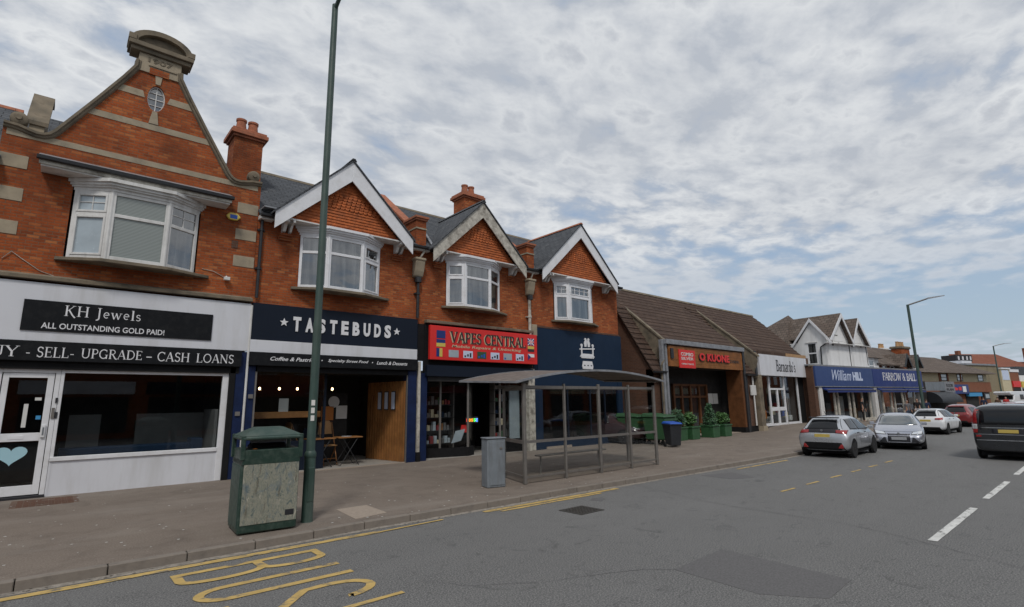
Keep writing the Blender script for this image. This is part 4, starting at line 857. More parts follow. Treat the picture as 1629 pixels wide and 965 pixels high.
for tx, xa, xb in (('Coffee & Pastries', 4.92, 6.33), ('Specialty Street Food', 6.72, 8.14), ('Lunch & Desserts', 8.45, 9.66), ('\u2022', 6.50, 6.54), ('\u2022', 8.27, 8.31)):
    fit(text(tx, shear=.35, bold=.012), xa, xb, 3.54 if len(tx) > 1 else 3.58, 3.66 if len(tx) > 1 else 3.62, D-.20, 'tagline', 'letter', sg, .006)
# red vape shop
MB().box(10.45, 16.0, D-.06, D+.05, 3.35, 5.19).build('fascia_board', 'black_matt', T2); MB().box(10.5, 15.9, D-.22, D+.05, 3.18, 3.60).build('shutter_box', 'navy', T2, bevel=.01)
MB().box(10.6, 15.85, D-.12, D+.1, 3.0, 3.178).build('shutter_rail', 'wall_in', T2)
MB().box(10.17, 10.27, D-.14, D+.3, .45, 3.72).build('pilaster', 'paint_grey', T2, bevel=.01); MB().box(10.15, 10.29, D-.16, D+.3, G, .45).build('plinth', 'black_matt', T2); MB().box(10.29, 10.60, D-.05, D+.3, G, 3.3).build('pilaster', 'blue_pil', T2)
MB().box(10.16, 10.44, D-.05, D+.02, 3.75, 5.15).build('side_panel', 'black_matt', T2)
MB().box(15.70, 15.84, D-.14, D+.3, G, 3.3).box(15.88, 16.10, D-.10, D+.3, G, 3.62).build('pilaster', 'paint_grey', T2, bevel=.01)
interior(T2, 10.6, 15.7, back=21)
# canted shop window: stall riser, glazing posts, entrance in the middle
sh = MB().prism([(10.62, 17.95), (10.62, 17.9), (12.6, 17.32), (13.05, 17.55), (13.15, 18.3), (13.1, 18.32), (13.0, 17.62), (12.58, 17.40)], 'z', G, .48)
sh.prism([(14.05, 18.3), (14.0, 17.9), (14.3, 17.40), (15.7, 17.32), (15.7, 17.42), (14.36, 17.5), (14.1, 17.92)], 'z', G, .62); shw = sh.build('stall_riser', 'black_matt', T2)
mb = MB()
for x, y, z in ((12.6, 17.36, .48), (11.5, 17.68, .48), (10.66, 17.9, .48), (14.32, 17.45, .62)): mb.tube((x, y, z), (x, y, 3.02), .045, n=8)
sw = mb.build('shop_window', 'steel', T2)
mb = MB()
for (a0, b0), (a1, b1), z in (((10.66, 17.9), (12.6, 17.36), .48), ((12.6, 17.36), (13.1, 17.6), .48), ((13.1, 17.6), (13.12, 18.3), .48), ((14.32, 17.45), (15.7, 17.37), .62)): mb.face([(a0, b0, z), (a1, b1, z), (a1, b1, 3.0), (a0, b0, 3.0)])
mb.build('pane', 'glass', sw, recalc=False)
MB().box(15.0, 15.55, 17.6, 17.66, .65, 2.9).build('white_panel', 'frosted', T2)
sg = thing('shop_sign', 'red vape shop sign with flags and small product pictures', 'shop sign', (13.3, D-.2, 4.5))
MB().box(10.53, 16.05, D-.34, D-.20, 3.80, 5.10).build('sign_board', 'red_sign', sg, bevel=.01); ys = D-.34
fit(serif('VAPES CENTRAL', .03), 11.42, 15.36, 4.47, 4.93, ys-.012, 'lettering', 'ink', sg, .02)
fit(serif('VAPES CENTRAL', .03), 11.37, 15.31, 4.45, 4.91, ys, 'letter_shadow', 'cream', sg, .010)
fit(text('Mobile Repairs & Unlocking', shear=.2, bold=.012), 11.5, 15.1, 4.27, 4.41, ys, 'tagline', 'cream', sg, .006)
def flag(x0, x1, z0, z1, cols, vert=False):
    n = len(cols)
    for i, c in enumerate(cols):
        if vert: MB().box(x0+(x1-x0)*i/n, x0+(x1-x0)*(i+1)/n, ys-.008, ys, z0, z1).build('flag_stripe', c, sg)
        else: MB().box(x0, x1, ys-.008, ys, z1-(z1-z0)*(i+1)/n, z1-(z1-z0)*i/n).build('flag_stripe', c, sg)
flag(10.80, 11.20, 4.62, 4.92, ['royal']); flag(10.80, 11.20, 4.30, 4.58, ['royal', 'yellow_sign']); flag(10.80, 11.20, 3.92, 4.24, ['royal', 'yellow_sign', 'red_sign'], True)
flag(15.48, 15.86, 4.62, 4.92, ['royal']); MB().box(15.64, 15.70, ys-.012, ys-.008, 4.62, 4.92).box(15.48, 15.86, ys-.0125, ys-.0085, 4.745, 4.80).build('flag_cross', 'letter', sg)
MB().prism([(15.48, 4.62), (15.52, 4.62), (15.86, 4.90), (15.86, 4.92), (15.82, 4.92), (15.48, 4.64)], 'y', ys-.010, ys-.0082).prism([(15.82, 4.62), (15.86, 4.62), (15.86, 4.65), (15.52, 4.92), (15.48, 4.92), (15.48, 4.9)], 'y', ys-.0095, ys-.0083).build('flag_cross', 'letter', sg)
MB().box(15.655, 15.685, ys-.015, ys-.0125, 4.62, 4.92).box(15.48, 15.86, ys-.0152, ys-.0127, 4.76, 4.785).build('flag_cross', 'red_sign', sg)
flag(15.48, 15.86, 4.34, 4.58, ['yellow_sign', 'ink']); flag(15.48, 15.86, 3.96, 4.24, ['letter', 'red_sign']); MB().prism([(15.48, 3.96), (15.66, 4.10), (15.48, 4.24)], 'y', ys-.012, ys-.008).build('flag_triangle', 'royal', sg)
for i, (c1, c2) in enumerate((('frosted', None), ('letter_pale', 'ink'), ('bin_green', 'lid_blue'), ('letter_pale', 'ink'), ('frosted', 'lid_blue'), ('letter_pale', 'ink'))):
    xa = 11.36+i*.685; MB().box(xa, xa+.46, ys-.008, ys, 3.92, 4.20).build('product_picture', c1, sg)
    if c2:
        mb = MB()
        for j in range(3 if i != 4 else 1): mb.box(xa+.05+j*.13, xa+.13+j*.13, ys-.011, ys-.008, 3.95+.03*(j % 2), 4.02+.05*j)
        mb.build('picture_detail', c2, sg)
# navy shopfront
MB().box(16.30, 22.35, D-.10, D+.05, 3.55, 5.50).build('fascia_board', 'navy2', T3, bevel=.005); MB().box(16.12, 16.30, D-.06, D+.05, 3.55, 5.10).build('side_panel', 'navy2', T3)
MB().box(16.12, 16.60, D-.05, D+.3, G, 3.55).box(22.0, 22.34, D-.05, D+.3, G, 3.55).box(16.6, 22.0, D-.02, D+.1, G, .55).box(16.6, 22.0, D-.03, D+.1, 2.85, 3.55).build('shop_frame', 'navy2', T3)
MB().box(16.8, 18.4, D-.06, D-.02, G, G+.1).build('step', 'slab', T3)
mb = MB()
for x in (18.3, 19.9, 21.0): mb.box(x-.04, x+.04, D+.02, D+.08, .55, 2.85)
tw = mb.build('shop_window', 'navy', T3); MB().box(16.6, 22.0, D+.04, D+.05, .55, 2.85).build('pane', 'glass', tw); interior(T3, 16.2, 22.0, back=20.5)
sg = thing('shop_sign', 'white cut-out emblem of two birds on a crate on the plain navy fascia', 'shop sign', (19.6, D-.1, 4.5)); ys = D-.10
e = MB(); e.prism([(19.17, 4.42), (20.05, 4.42), (19.98, 4.24), (19.22, 4.24)], 'y', ys-.03, ys); e.prism([(19.10, 4.70), (20.20, 4.76), (20.20, 4.70), (19.10, 4.64)], 'y', ys-.028, ys); e.box(19.20, 19.28, ys-.029, ys, 4.24, 4.86); e.box(20.02, 20.10, ys-.029, ys, 4.24, 4.88)
e.lathe([(.001, -.03), (.075, -.03), (.075, 0), (.001, 0)], (19.24, ys, 4.86), 12, 'y'); e.lathe([(.001, -.031), (.075, -.031), (.075, 0), (.001, 0)], (20.06, ys, 4.88), 12, 'y')
e.box(19.26, 20.04, ys-.027, ys, 4.42, 4.46); e.build('emblem_crate', 'letter', sg)
MB().prism([(19.28, 3.72), (20.0, 3.72), (20.04, 3.84), (19.96, 4.10), (19.32, 4.10), (19.24, 3.84)], 'y', ys-.03, ys).prism([(19.12, 4.30), (20.16, 4.30), (20.14, 4.36), (19.14, 4.36)], 'y', ys-.034, ys).build('emblem_base', 'letter', sg)
for s_, xb_ in ((1, 19.55), (-1, 19.74)): MB().prism([(xb_-.10*s_, 4.80), (xb_-.12*s_, 4.98), (xb_-.05*s_, 5.12), (xb_-.10*s_, 5.16), (xb_-.03*s_, 5.24), (xb_+.05*s_, 5.20), (xb_+.08*s_, 5.02), (xb_+.04*s_, 4.80)], 'y', ys-.03, ys).build('emblem_bird', 'letter', sg)
fit(text('\u2022 \u2022 \u2022', bold=.02), 19.35, 19.95, 3.86, 3.92, ys-.03, 'emblem_holes', 'navy2', sg, .004)

# ---------------------------------------------------------------- low tiled shop building (restaurant and charity shop)
def mz(y): return 5.43+.86*(y-16.25)          # main slope
RY, RZ = 20.7, mz(20.7)
O_ = thing('tiled_shop_building', 'low brown brick shop building with big sweeping tiled roof over the wooden restaurant sign', 'building', (33, 18, G))
def slab(mb, quad_, th=.09):
    mb.hexa([(x, y, z-th) for x, y, z in quad_], quad_)
r = MB()
YT = 19.60
slab(r, [(23.7, YT, mz(YT)), (45.35, YT, mz(YT)), (45.6, RY, RZ), (23.7, RY, RZ)])
slab(r, [(24.80, 16.0, mz(16.0)), (33.45, 16.0, mz(16.0)), (33.45, YT, mz(YT)), (24.80, YT, mz(YT))])
slab(r, [(34.80, 15.95, mz(15.95)), (43.3, 15.95, mz(15.95)), (45.35, YT, mz(YT)), (34.80, YT, mz(YT))])
slab(r, [(23.7, 18.40, mz(18.40)), (24.80, 18.40, mz(18.40)), (24.80, YT, mz(YT)), (23.7, YT, mz(YT))])
slab(r, [(23.7, RY, RZ), (45.6, RY, RZ), (45.6, 26, 4.9), (23.7, 26, 4.9)])
roof_ = r.build('roof', 'tile_brown', O_)
# raised tile courses so the slope casts its own lines
def courses(xa, xb, ya, yb, fz, step=.33, xskew=0):
    mb = MB(); y = ya; n = 0
    while y < yb-.1:
        y2 = y+step; sk = xskew*(y-ya); mb.hexa([(xa, y-.02, fz(y-.02)), (xb+sk, y-.02, fz(y-.02)), (xb+sk, y2, fz(y2)), (xa, y2, fz(y2))], [(xa, y-.02, fz(y-.02)+.05), (xb+sk, y-.02, fz(y-.02)+.05), (xb+sk, y2, fz(y2)+.012), (xa, y2, fz(y2)+.012)]); y = y2; n += 1
    mb.build('tile_courses', 'tile_brown', roof_)
courses(24.80, 33.45, 16.0, YT, mz); courses(34.80, 43.3, 15.95, YT, mz, xskew=.56); courses(23.7, 45.35, YT, RY-.05, mz, xskew=.2); courses(23.7, 24.80, 18.42, YT, mz)
def lz(y, y0, z0, k=1.62): return z0+k*(y-y0)
for xa, xb, y0, z0, y1, k_ in ((23.70, 24.78, 16.30, 3.86, 18.50, 1.62), (33.46, 34.78, 16.05, 3.90, 19.75, 1.24)):
    m = MB(); z1 = lz(y1, y0, z0, k_); slab(m, [(xa, y0-.12, z0-.19), (xb, y0-.12, z0-.19), (xb, y1, z1), (xa, y1, z1)]); m.build('roof', 'tile_brown', O_)
    m = MB(); y = y0-.12
    while y < y1: za, zb = lz(y, y0, z0, k_), lz(y+.19, y0, z0, k_); m.hexa([(xa-.02, y, za), (xb, y, za), (xb, y+.19, zb), (xa-.02, y+.19, zb)], [(xa-.02, y-.03, za+.06), (xb, y-.03, za+.06), (xb, y+.19, zb+.015), (xa-.02, y+.19, zb+.015)]); y += .19
    m.build('tile_courses', 'tile_brown', roof_)
    MB().prism([(y0-.30, z0-.16), (y0-.28, z0-.24), (y0-.22, z0-.27), (y0-.15, z0-.24), (y0-.14, z0-.16)], 'x', xa-.05, xb).build('gutter', 'pipe', O_)
for x, y0, z0, ye in ((24.79, 16.35, 3.80, 18.5), (34.79, 16.0, 3.86, 19.62)):     # rendered cheeks between the two pitches
    MB().prism([(y0, z0), (ye, mz(ye)-.02), (y0-.25, mz(y0-.25)+.02), (y0-.25, mz(y0-.25)-.35)], 'x', x, x+.14).build('cheek', 'stone_dirty', O_)
    MB().prism([(y0-.35, mz(y0-.35)-.02), (ye+.25, mz(ye+.25)-.02), (ye+.25, mz(ye+.25)+.09), (y0-.35, mz(y0-.35)+.09)], 'x', x-.05, x+.20).build('verge', 'stone_dirty', O_)
MB().prism([(RY-.14, RZ-.05), (RY-.06, RZ+.09), (RY+.06, RZ+.09), (RY+.14, RZ-.05)], 'x', 23.7, 45.6).build('ridge_tiles', 'stone_dirty', roof_)
MB().prism([(16.45, G-.1), (16.45, 3.75), (18.4, 7.0), (20.7, 9.0), (26, 4.9), (26, G-.1)], 'x', 23.85, 24.1).build('side_wall', 'brick_brown', O_)
MB().box(23.85, 24.75, 16.45, 16.75, G, 3.8).build('wall', 'brick_brown', O_)
MB().prism([(43.3, G), (43.75, G), (43.9, 5.2), (43.3, 5.2)], 'y', 15.95, 22).build('side_wall', 'brick_brown', O_)
# timber posts, lead capping, sign
MB().box(24.50, 24.66, 16.08, 16.3, G, 5.40).box(24.72, 24.86, 16.02, 16.25, G, 5.2).build('post', 'lead', O_, bevel=.01)
MB().tube((24.42, 16.15, G), (24.42, 16.15, 4.0), .05).tube((24.42, 16.15, 4.0), (24.6, 16.1, 4.3), .05).build('downpipe', 'stone_dirty', O_)
MB().box(24.66, 33.45, 15.88, 16.3, 5.16, 5.42).build('lead_capping', 'lead', O_, bevel=.015)
MB().box(24.90, 33.22, 16.12, 16.3, 5.08, 5.17).build('sign_backing', 'black_matt', O_)
MB().box(33.22, 33.45, 15.92, 16.3, G, 5.2).build('post', 'pipe', O_, bevel=.01); MB().tube((33.62, 16.0, G), (33.62, 16.0, 3.75), .05).build('downpipe', 'pipe', O_)
MB().box(33.45, 34.80, 16.12, 16.4, .48, 3.95).build('wall', 'brick_brown', O_); MB().box(33.42, 34.80, 16.06, 16.4, G-.1, .48).build('plinth', 'black_matt', O_)
MB().box(34.86, 35.40, 15.80, 16.2, .2, 3.75).build('pilaster', 'stone_dirty', O_, bevel=.02); MB().box(34.83, 35.44, 15.74, 16.2, G-.1, .45).build('plinth', 'stone', O_); MB().box(34.84, 35.1, 15.9, 16.2, 3.75, 5.3).build('post', 'pipe', O_)
MB().tube((34.45, 16.0, .5), (34.45, 16.0, 3.7), .05).build('service_pipe', 'paint_old', O_)
MB().box(34.05, 34.75, 15.95, 16.05, 2.4, 3.05).build('meter_box', 'paint_old', O_, bevel=.02)
# recessed entrance
MB().box(24.9, 33.2, 16.3, 17.7, G-.06, G+.03).build('porch_floor', 'slab', O_)
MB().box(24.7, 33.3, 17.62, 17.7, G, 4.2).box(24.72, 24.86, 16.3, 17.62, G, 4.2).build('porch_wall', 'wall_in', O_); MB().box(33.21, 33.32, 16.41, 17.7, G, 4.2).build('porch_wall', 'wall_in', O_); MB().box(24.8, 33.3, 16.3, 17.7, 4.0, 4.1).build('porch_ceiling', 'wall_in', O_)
MB().box(32.95, 33.20, 16.0, 17.0, .45, 3.98).build('jamb_panel', 'wood_jamb', O_); MB().box(32.9, 33.21, 15.98, 17.62, G, .45).build('plinth', 'black_matt', O_)
dm = MB()
for x in (27.5, 28.35, 29.3, 30.3, 31.2): dm.box(x, x+.16, 17.48, 17.62, G, 3.1)
for z in (3.0, .2, 2.3): dm.box(27.5, 31.3, 17.50, 17.61, z, z+.12)
dw = dm.build('entrance_doors', 'wood_jamb', O_); MB().box(27.6, 31.2, 17.55, 17.56, .3, 3.0).build('pane', 'glass', dw)
for x in (31.5, 32.12): mnu = MB().box(x, x+.55, 17.55, 17.61, 1.9, 2.55).build('menu_board', 'paper', O_)
sg = thing('shop_sign', 'varnished wooden restaurant sign with big red letters and a small red panel', 'shop sign', (29, 16, 4.5))
mb = MB()
for i in range(6): mb.box(24.92, 33.20, 15.97+.004*(i % 2), 16.12, 3.98+i*.187, 3.98+(i+1)*.187-.006)
mb.build('sign_board', 'wood_sign', sg); ys = 15.97
fit(text('O KUONE', bold=.05, space=1.05), 27.9, 31.35, 4.36, 4.80, ys, 'letter_side', 'ink', sg, .05); fit(text('O KUONE', bold=.04, space=1.05), 27.96, 31.42, 4.38, 4.83, ys-.05, 'lettering', 'red_sign', sg, .02)
fit(text('COOKING', bold=.02), 31.45, 32.75, 4.38, 4.56, ys, 'lettering', 'ink', sg, .01)
MB().box(25.85, 27.50, ys-.04, ys, 3.92, 4.92).build('red_panel', 'red_panel' if 'red_panel' in M else 'red_sign', sg)
for tx, za, zb in (('COMBO', 4.58, 4.78), ('SILVER', 4.36, 4.52), ('OPEN 7 DAYS', 4.10, 4.18)): fit(text(tx, bold=.02), 26.05, 27.3, za, zb, ys-.04, 'panel_lettering', 'paper', sg, .008)
MB().box(25.05, 25.3, 15.9, 16.0, 4.4, 4.95).build('wall_lamp', 'pipe', sg)
# charity shop
sg = thing('shop_sign', 'white charity shop sign with tall condensed black serif letters', 'shop sign', (39.3, 16, 4.4))
MB().box(35.45, 43.30, 15.88, 16.1, 3.72, 5.14).build('sign_board', 'board_white', sg, bevel=.01)
fit(serif("Barnardo's", .01, .035), 37.95, 41.15, 4.02, 4.84, 15.88, 'lettering', 'ink', sg, .01)
MB().box(35.4, 43.4, 15.92, 16.3, 5.14, 5.36).build('fascia_board', 'tile_brown', O_); MB().box(39.8, 43.4, 15.90, 15.92, 5.16, 5.38).build('timber_trim', 'wood_light', O_)
bf = MB()
Y0 = 16.25
for x in (35.5, 37.35, 39.72, 42.1): bf.box(x, x+.16, Y0, Y0+.1, .36, 3.72)
for xa, xb, z, h in ((35.66, 37.35, .36, .18), (37.51, 39.72, 2.78, .12), (40, 42.1, .36, .16), (37.51, 39.72, .36, .14)): bf.box(xa, xb, Y0+.004, Y0+.1, z, z+h)
bf.box(38.53, 38.72, Y0+.002, Y0+.1, .5, 2.78).box(37.51, 38.53, Y0+.006, Y0+.1, 1.35, 1.6).box(38.72, 39.72, Y0+.006, Y0+.1, 1.35, 1.6)
bw_ = bf.build('shop_window', 'paint_white', O_); MB().box(35.66, 42.1, Y0+.05, Y0+.06, .4, 3.7).build('pane', 'glass', bw_)
MB().tube((40.0, Y0-.05, 1.3), (40.0, Y0-.05, 2.3), .03).build('pull_handle', 'steel', bw_)
MB().box(42.26, 43.3, Y0+.02, Y0+.3, .2, 3.72).build('shutter', 'black_matt', O_)
MB().box(35.4, 42.3, 19.5, 19.6, G, 4).box(42.3, 42.4, 16.5, 19.5, G, 4).box(35.3, 35.4, 16.5, 19.5, G, 4).build('shop_wall', 'wall_grey', O_); MB().box(35.4, 42.3, 16.4, 19.5, .30, .36).build('shop_floor', 'floor_in', O_); MB().box(35.4, 42.3, 16.3, 19.5, 3.8, 3.9).build('shop_ceiling', 'wall_grey', O_)

# ---------------------------------------------------------------- white rendered house with a pair of blue shop signs
def frame_of(o, loc, rz): o.location = loc; o.rotation_euler.z = rz; OFFS[o.name] = Vector(); return o
A1 = R(-7.39)
H = thing('white_gabled_building', 'white rendered building with three steep gables above the blue shop signs', 'building', (43.5, 15.3, 0), A1)
MB().box(3.0, 9.9, .5, .8, 4.6, 6.75).prism([(3.0, 6.7), (6.75, 6.7), (5.2, 8.95)], 'y', .5, .8).prism([(6.7, 6.7), (9.7, 6.7), (8.1, 8.75)], 'y', .5, .8).box(9.6, 9.9, .9, 8, 4.6, 6.7).build('wall', 'render', H)
MB().prism([(.52, 4.6), (.52, 7.0), (1.55, 8.4), (2.75, 6.75), (2.75, 4.6)], 'x', 2.98, 3.2, [[(1.27, 4.95), (1.27, 6.62), (2.02, 6.62), (2.02, 4.95)]]).box(2.98, 3.2, 2.75, 9, 4.6, 6.7).build('side_wall', 'render', H)
wn = MB().box(2.99, 3.06, 1.27, 1.34, 4.95, 6.62).box(2.99, 3.06, 1.95, 2.02, 4.95, 6.62).box(2.99, 3.06, 1.34, 1.95, 5.72, 5.82).box(2.99, 3.06, 1.34, 1.95, 6.54, 6.62).build('window', 'paint_white', H); MB().box(3.04, 3.05, 1.27, 2.02, 4.95, 6.62).build('pane', 'winglass', wn); MB().box(2.93, 3.0, 1.17, 2.12, 6.62, 6.69).build('window_head', 'paint_old', H); MB().box(3.5, 3.6, .9, 3.6, 4.6, 6.7).build('room_wall', 'wall_in', H)
r = MB()
for (xa, xb, xm, za, zr, y0, y1) in ((2.75, 6.85, 5.2, 6.62, 9.07, .12, 5.0), (6.65, 9.85, 8.1, 6.62, 8.87, .15, 5.0)):
    xq = 3.22 if xa < 3 else xa; zq = za+(zr-za)*(xq-xa)/(xm-xa); slab(r, [(xq, y0, zq), (xm, y0, zr), (xm, y1, zr), (xq, y1, zq)], .10); slab(r, [(xm, y0, zr), (xb, y0, za), (xb, y1, za), (xm, y1, zr)], .10)
slab(r, [(2.84, .0, 6.62), (2.84, 1.53, 8.62), (3.0, 1.53, 8.62), (3.0, .0, 6.62)], .09); slab(r, [(3.0, .5, 7.27), (3.0, 1.53, 8.62), (5.0, 1.53, 8.62), (5.0, .5, 7.27)], .09); slab(r, [(2.84, 1.53, 8.62), (2.84, 3.1, 6.6), (5.0, 3.1, 6.6), (5.0, 1.53, 8.62)], .09)
pk = (5.2, 4.5, 9.5); r.face([(2.7, 3.4, 6.6), pk, (2.7, 9.5, 6.6)]); r.face([(2.7, 3.4, 6.6), (9.8, 3.4, 6.6), pk]); r.face([(9.8, 3.4, 6.6), (9.8, 9.5, 6.6), pk]); r.face([(2.7, 9.5, 6.6), pk, (9.8, 9.5, 6.6)])
r.build('roof', 'tile_far', H)
bb = MB()
for (xa, xb, xm, za, zr, y0) in ((2.75, 6.85, 5.2, 6.60, 9.05, .08), (6.65, 9.85, 8.1, 6.60, 8.85, .11)): bb.prism([(xm, zr), (xa, za), (xa, za-.28), (xm, zr-.36)], 'y', y0, y0+.05).prism([(xm, zr), (xm, zr-.36), (xb, za-.28), (xb, za)], 'y', y0, y0+.05)
bb.prism([(1.53, 8.62), (-.03, 6.6), (-.03, 6.36), (1.53, 8.34)], 'x', 2.78, 2.83).prism([(1.53, 8.62), (1.53, 8.34), (3.13, 6.36), (3.13, 6.58)], 'x', 2.78, 2.83)
bb.build('barge_board', 'paint_white', H)
MB().box(2.6, 6.7, .14, .5, 6.48, 6.52).box(6.9, 9.8, .16, .5, 6.48, 6.52).build('soffit', 'paint_old', H)
MB().path([(2.9, .5, 6.45), (2.88, .9, 6.2), (2.88, .95, 4.8)], .05).path([(6.72, .5, 6.5), (6.72, .52, 4.7)], .05).path([(9.7, .5, 6.5), (9.75, .52, 4.9)], .05).path([(2.9, 3.5, 6.5), (2.9, 3.75, 5.9), (2.9, 3.8, 4.8)], .05).build('downpipe', 'pipe', H)
MB().tube((2.65, 3.2, 6.52), (2.65, 8.0, 6.52), .07).build('gutter', 'pipe', H)
mb = MB()
for x, z in ((3.9, 6.35), (4.9, 6.5), (7.2, 6.35), (8.7, 6.4)): mb.box(x, x+.22, .45, .5, z, z+.12)
mb.build('vent', 'pipe', H)
MB().box(-.7, 18.9, .05, 4.0, 4.60, 4.70).build('flat_roof', 'lead', H)
MB().box(-.7, 18.9, -.02, .2, 4.52, 4.60).build('parapet', 'stone_dirty', H)
MB().box(-.6, -.15, .0, .5, G, 4.52).build('pier', 'brick_brown', H)
for xs_ in (-.05, 8.85, 18.15): MB().box(xs_, xs_+.5, -.08, .4, G, 2.98).build('pilaster', 'paint_old', H, bevel=.02)
for x0, x1, ms in ((.45, 8.85, (2.4, 2.9, 4.7, 5.4, 6.9, 8.2)), (9.35, 18.15, (10.6, 12.2, 12.9, 14.6, 15.1, 17.0))):
    f = MB(); 
    for x in ms: f.box(x, x+.22, .1, .2, .45, 2.98)
    f.box(x0, x1, .12, .22, .2, .55); w_ = f.build('shop_window', 'paint_grey', H); MB().box(x0, x1, .15, .16, .5, 2.98).build('pane', 'glass', w_)
MB().box(.3, 18.3, 3.4, 3.5, G, 3.4).box(9.0, 9.1, .3, 3.4, G, 3.4).build('shop_wall', 'wall_grey', H); MB().box(.3, 18.3, .2, 3.4, .2, .3).build('shop_floor', 'floor_in', H); MB().box(.3, 18.3, .2, 3.4, 3.4, 3.5).build('shop_ceiling', 'wall_grey', H)
for nm, lb, x0, x1, mt in (('shop_sign', 'mid blue betting shop sign with pale script and block letters', -.45, 8.75, 'blue_sign'), ('shop_sign', 'deep royal blue paint shop sign with spaced white serif capitals', 8.80, 18.80, 'royal')):
    sg = thing(nm, lb, 'shop sign', (43.5, 15.3, 0), A1)
    MB().box(x0, x1, -.14, .05, 3.06, 4.56).build('sign_board', mt, sg, bevel=.01); MB().box(x0, x1, -.16, .0, 3.0, 3.06).build('trim', 'lead', sg)
    if mt == 'royal': fit(serif('FARROW & BALL', .0, .03), 10.6, 17.4, 3.55, 4.28, -.14, 'lettering', 'letter', sg, .01)
    else:
        fit(text('William', shear=.4, bold=.0), 2.0, 5.0, 3.50, 4.32, -.14, 'script_lettering', 'letter_pale', sg, .01); fit(text('HILL', bold=.06), 5.25, 6.9, 3.52, 4.20, -.14, 'lettering', 'letter_pale', sg, .01)
for i, (xa, xb) in enumerate(((.4, 8.3), (9.3, 14.2), (14.5, 18.4))):
    aw = thing('awning', ['rolled navy awning under the mid blue shop sign', 'longer rolled navy awning under the royal blue sign', 'shorter rolled navy awning under the royal blue sign, farther from the camera'][i], 'awning', (43.5, 15.3, 0), A1, 'rolled awnings under the blue signs')
    MB().hexa([(xa, -.45, 2.70), (xb, -.45, 2.70), (xb, -.02, 2.86), (xa, -.02, 2.86)], [(xa, -.45, 2.76), (xb, -.45, 2.76), (xb, -.02, 2.98), (xa, -.02, 2.98)]).box(xa, xb, -.46, -.44, 2.58, 2.76).build('canvas', 'royal', aw); MB().box(xa, xb, -.50, -.42, 2.76, 2.82).build('front_bar', 'steel', aw)
# ---------------------------------------------------------------- the row behind and beyond it
def hip(mb, x0, x1, y0, y1, ze, zr, inset, ov=.4):
    x0 -= ov; x1 += ov; y0 -= ov; y1 += ov; ym = (y0+y1)/2; a_, b_ = (x0+inset, ym, zr), (x1-inset, ym, zr)
    mb.face([(x0, y0, ze), (x1, y0, ze), b_, a_]); mb.face([(x1, y0, ze), (x1, y1, ze), b_]); mb.face([(x1, y1, ze), (x0, y1, ze), a_, b_]); mb.face([(x0, y1, ze), (x0, y0, ze), a_]); mb.face([(x0, y0, ze), (x0, y1, ze), (x1, y1, ze), (x1, y0, ze)])
def windows(root, xs_, y, z0, z1, w, fm='paint_white', pm_='winglass'):
    for x in xs_:
        f = MB().box(x, x+.10, y-.06, y+.02, z0, z1).box(x+w-.1, x+w, y-.06, y+.02, z0, z1).box(x, x+w, y-.055, y+.02, z1-.1, z1).box(x, x+w, y-.055, y+.02, z0, z0+.1).box(x, x+w, y-.05, y+.02, (z0+z1)/2-.04, (z0+z1)/2+.04).build('window', fm, root); MB().box(x+.1, x+w-.1, y-.03, y-.02, z0+.1, z1-.1).build('pane', pm_, f)
P1 = thing('bay_fronted_house', 'small white bay fronted house with brown roof next to the steep white gables', 'building', (60.5, 14.5, 0), A1)
MB().box(-4.5, 2.0, 2.0, 8, G, 6.0).build('wall', 'render', P1); m = MB().prism([(-2.5, 2.0), (-2.1, 1.3), (-.6, 1.3), (-.2, 2.0)], 'z', 4.0, 5.95).build('bay_window', 'render', P1); windows(P1, (-1.95,), 1.3, 4.6, 5.7, 1.1)
m = MB(); hip(m, -4.5, 1.7, 2.0, 8, 6.0, 8.2, 2.6, .5); m.hexa([(-2.9, .95, 5.92), (.2, .95, 5.92), (.2, 2.2, 5.92), (-2.9, 2.2, 5.92)], [(-2.6, 1.2, 6.1), (-.1, 1.2, 6.1), (-.1, 2.2, 6.6), (-2.6, 2.2, 6.6)]); m.build('roof', 'tile_far', P1)
P2 = thing('brick_terrace', 'red brick terrace with brown roof, twin dark gables and three pots on its chimney', 'building', (60.5, 14.5, 0), A1)
MB().box(2.0, 12.2, 2.4, 9, G, 5.6).build('wall', 'brick_far', P2)
m = MB(); slab(m, [(1.6, 1.9, 5.5), (11.2, 1.9, 5.5), (17.0, 5.5, 7.7), (2.4, 5.5, 7.9)], .15); slab(m, [(2.4, 5.5, 7.9), (17.0, 5.5, 7.7), (12.4, 9.5, 5.5), (1.6, 9.5, 5.5)], .15); m.build('roof', 'tile_far', P2)
for x in (7.6, 10.4):
    m = MB(); slab(m, [(x-1.0, 1.5, 5.3), (x, 1.5, 6.7), (x, 4.2, 6.7), (x-1.0, 4.2, 5.3)], .08); slab(m, [(x, 1.5, 6.7), (x+1.0, 1.5, 5.3), (x+1.0, 4.2, 5.3), (x, 4.2, 6.7)], .08); m.build('gable_roof', 'tile_far', P2)
    MB().prism([(x-1.0, 5.3), (x, 6.7), (x+1.0, 5.3), (x+.8, 5.2), (x, 6.35), (x-.8, 5.2)], 'y', 1.42, 1.5).build('barge_board', 'pipe', P2); MB().prism([(x-.8, 4.6), (x-.8, 5.4), (x, 6.4), (x+.8, 5.4), (x+.8, 4.6)], 'y', 1.9, 2.4).build('gable_wall', 'render' if x > 9 else 'brick_far', P2)
windows(P2, (3.6, 5.4, 8.9), 2.4, 4.6, 5.4, 1.0)
chimney(P2, 13.2, 15.5, 4.0, 5.0, 6.2, 7.8, [(13.7, 4.5), (14.35, 4.5), (15.0, 4.5)], potmat='wood_light', ph=.6)
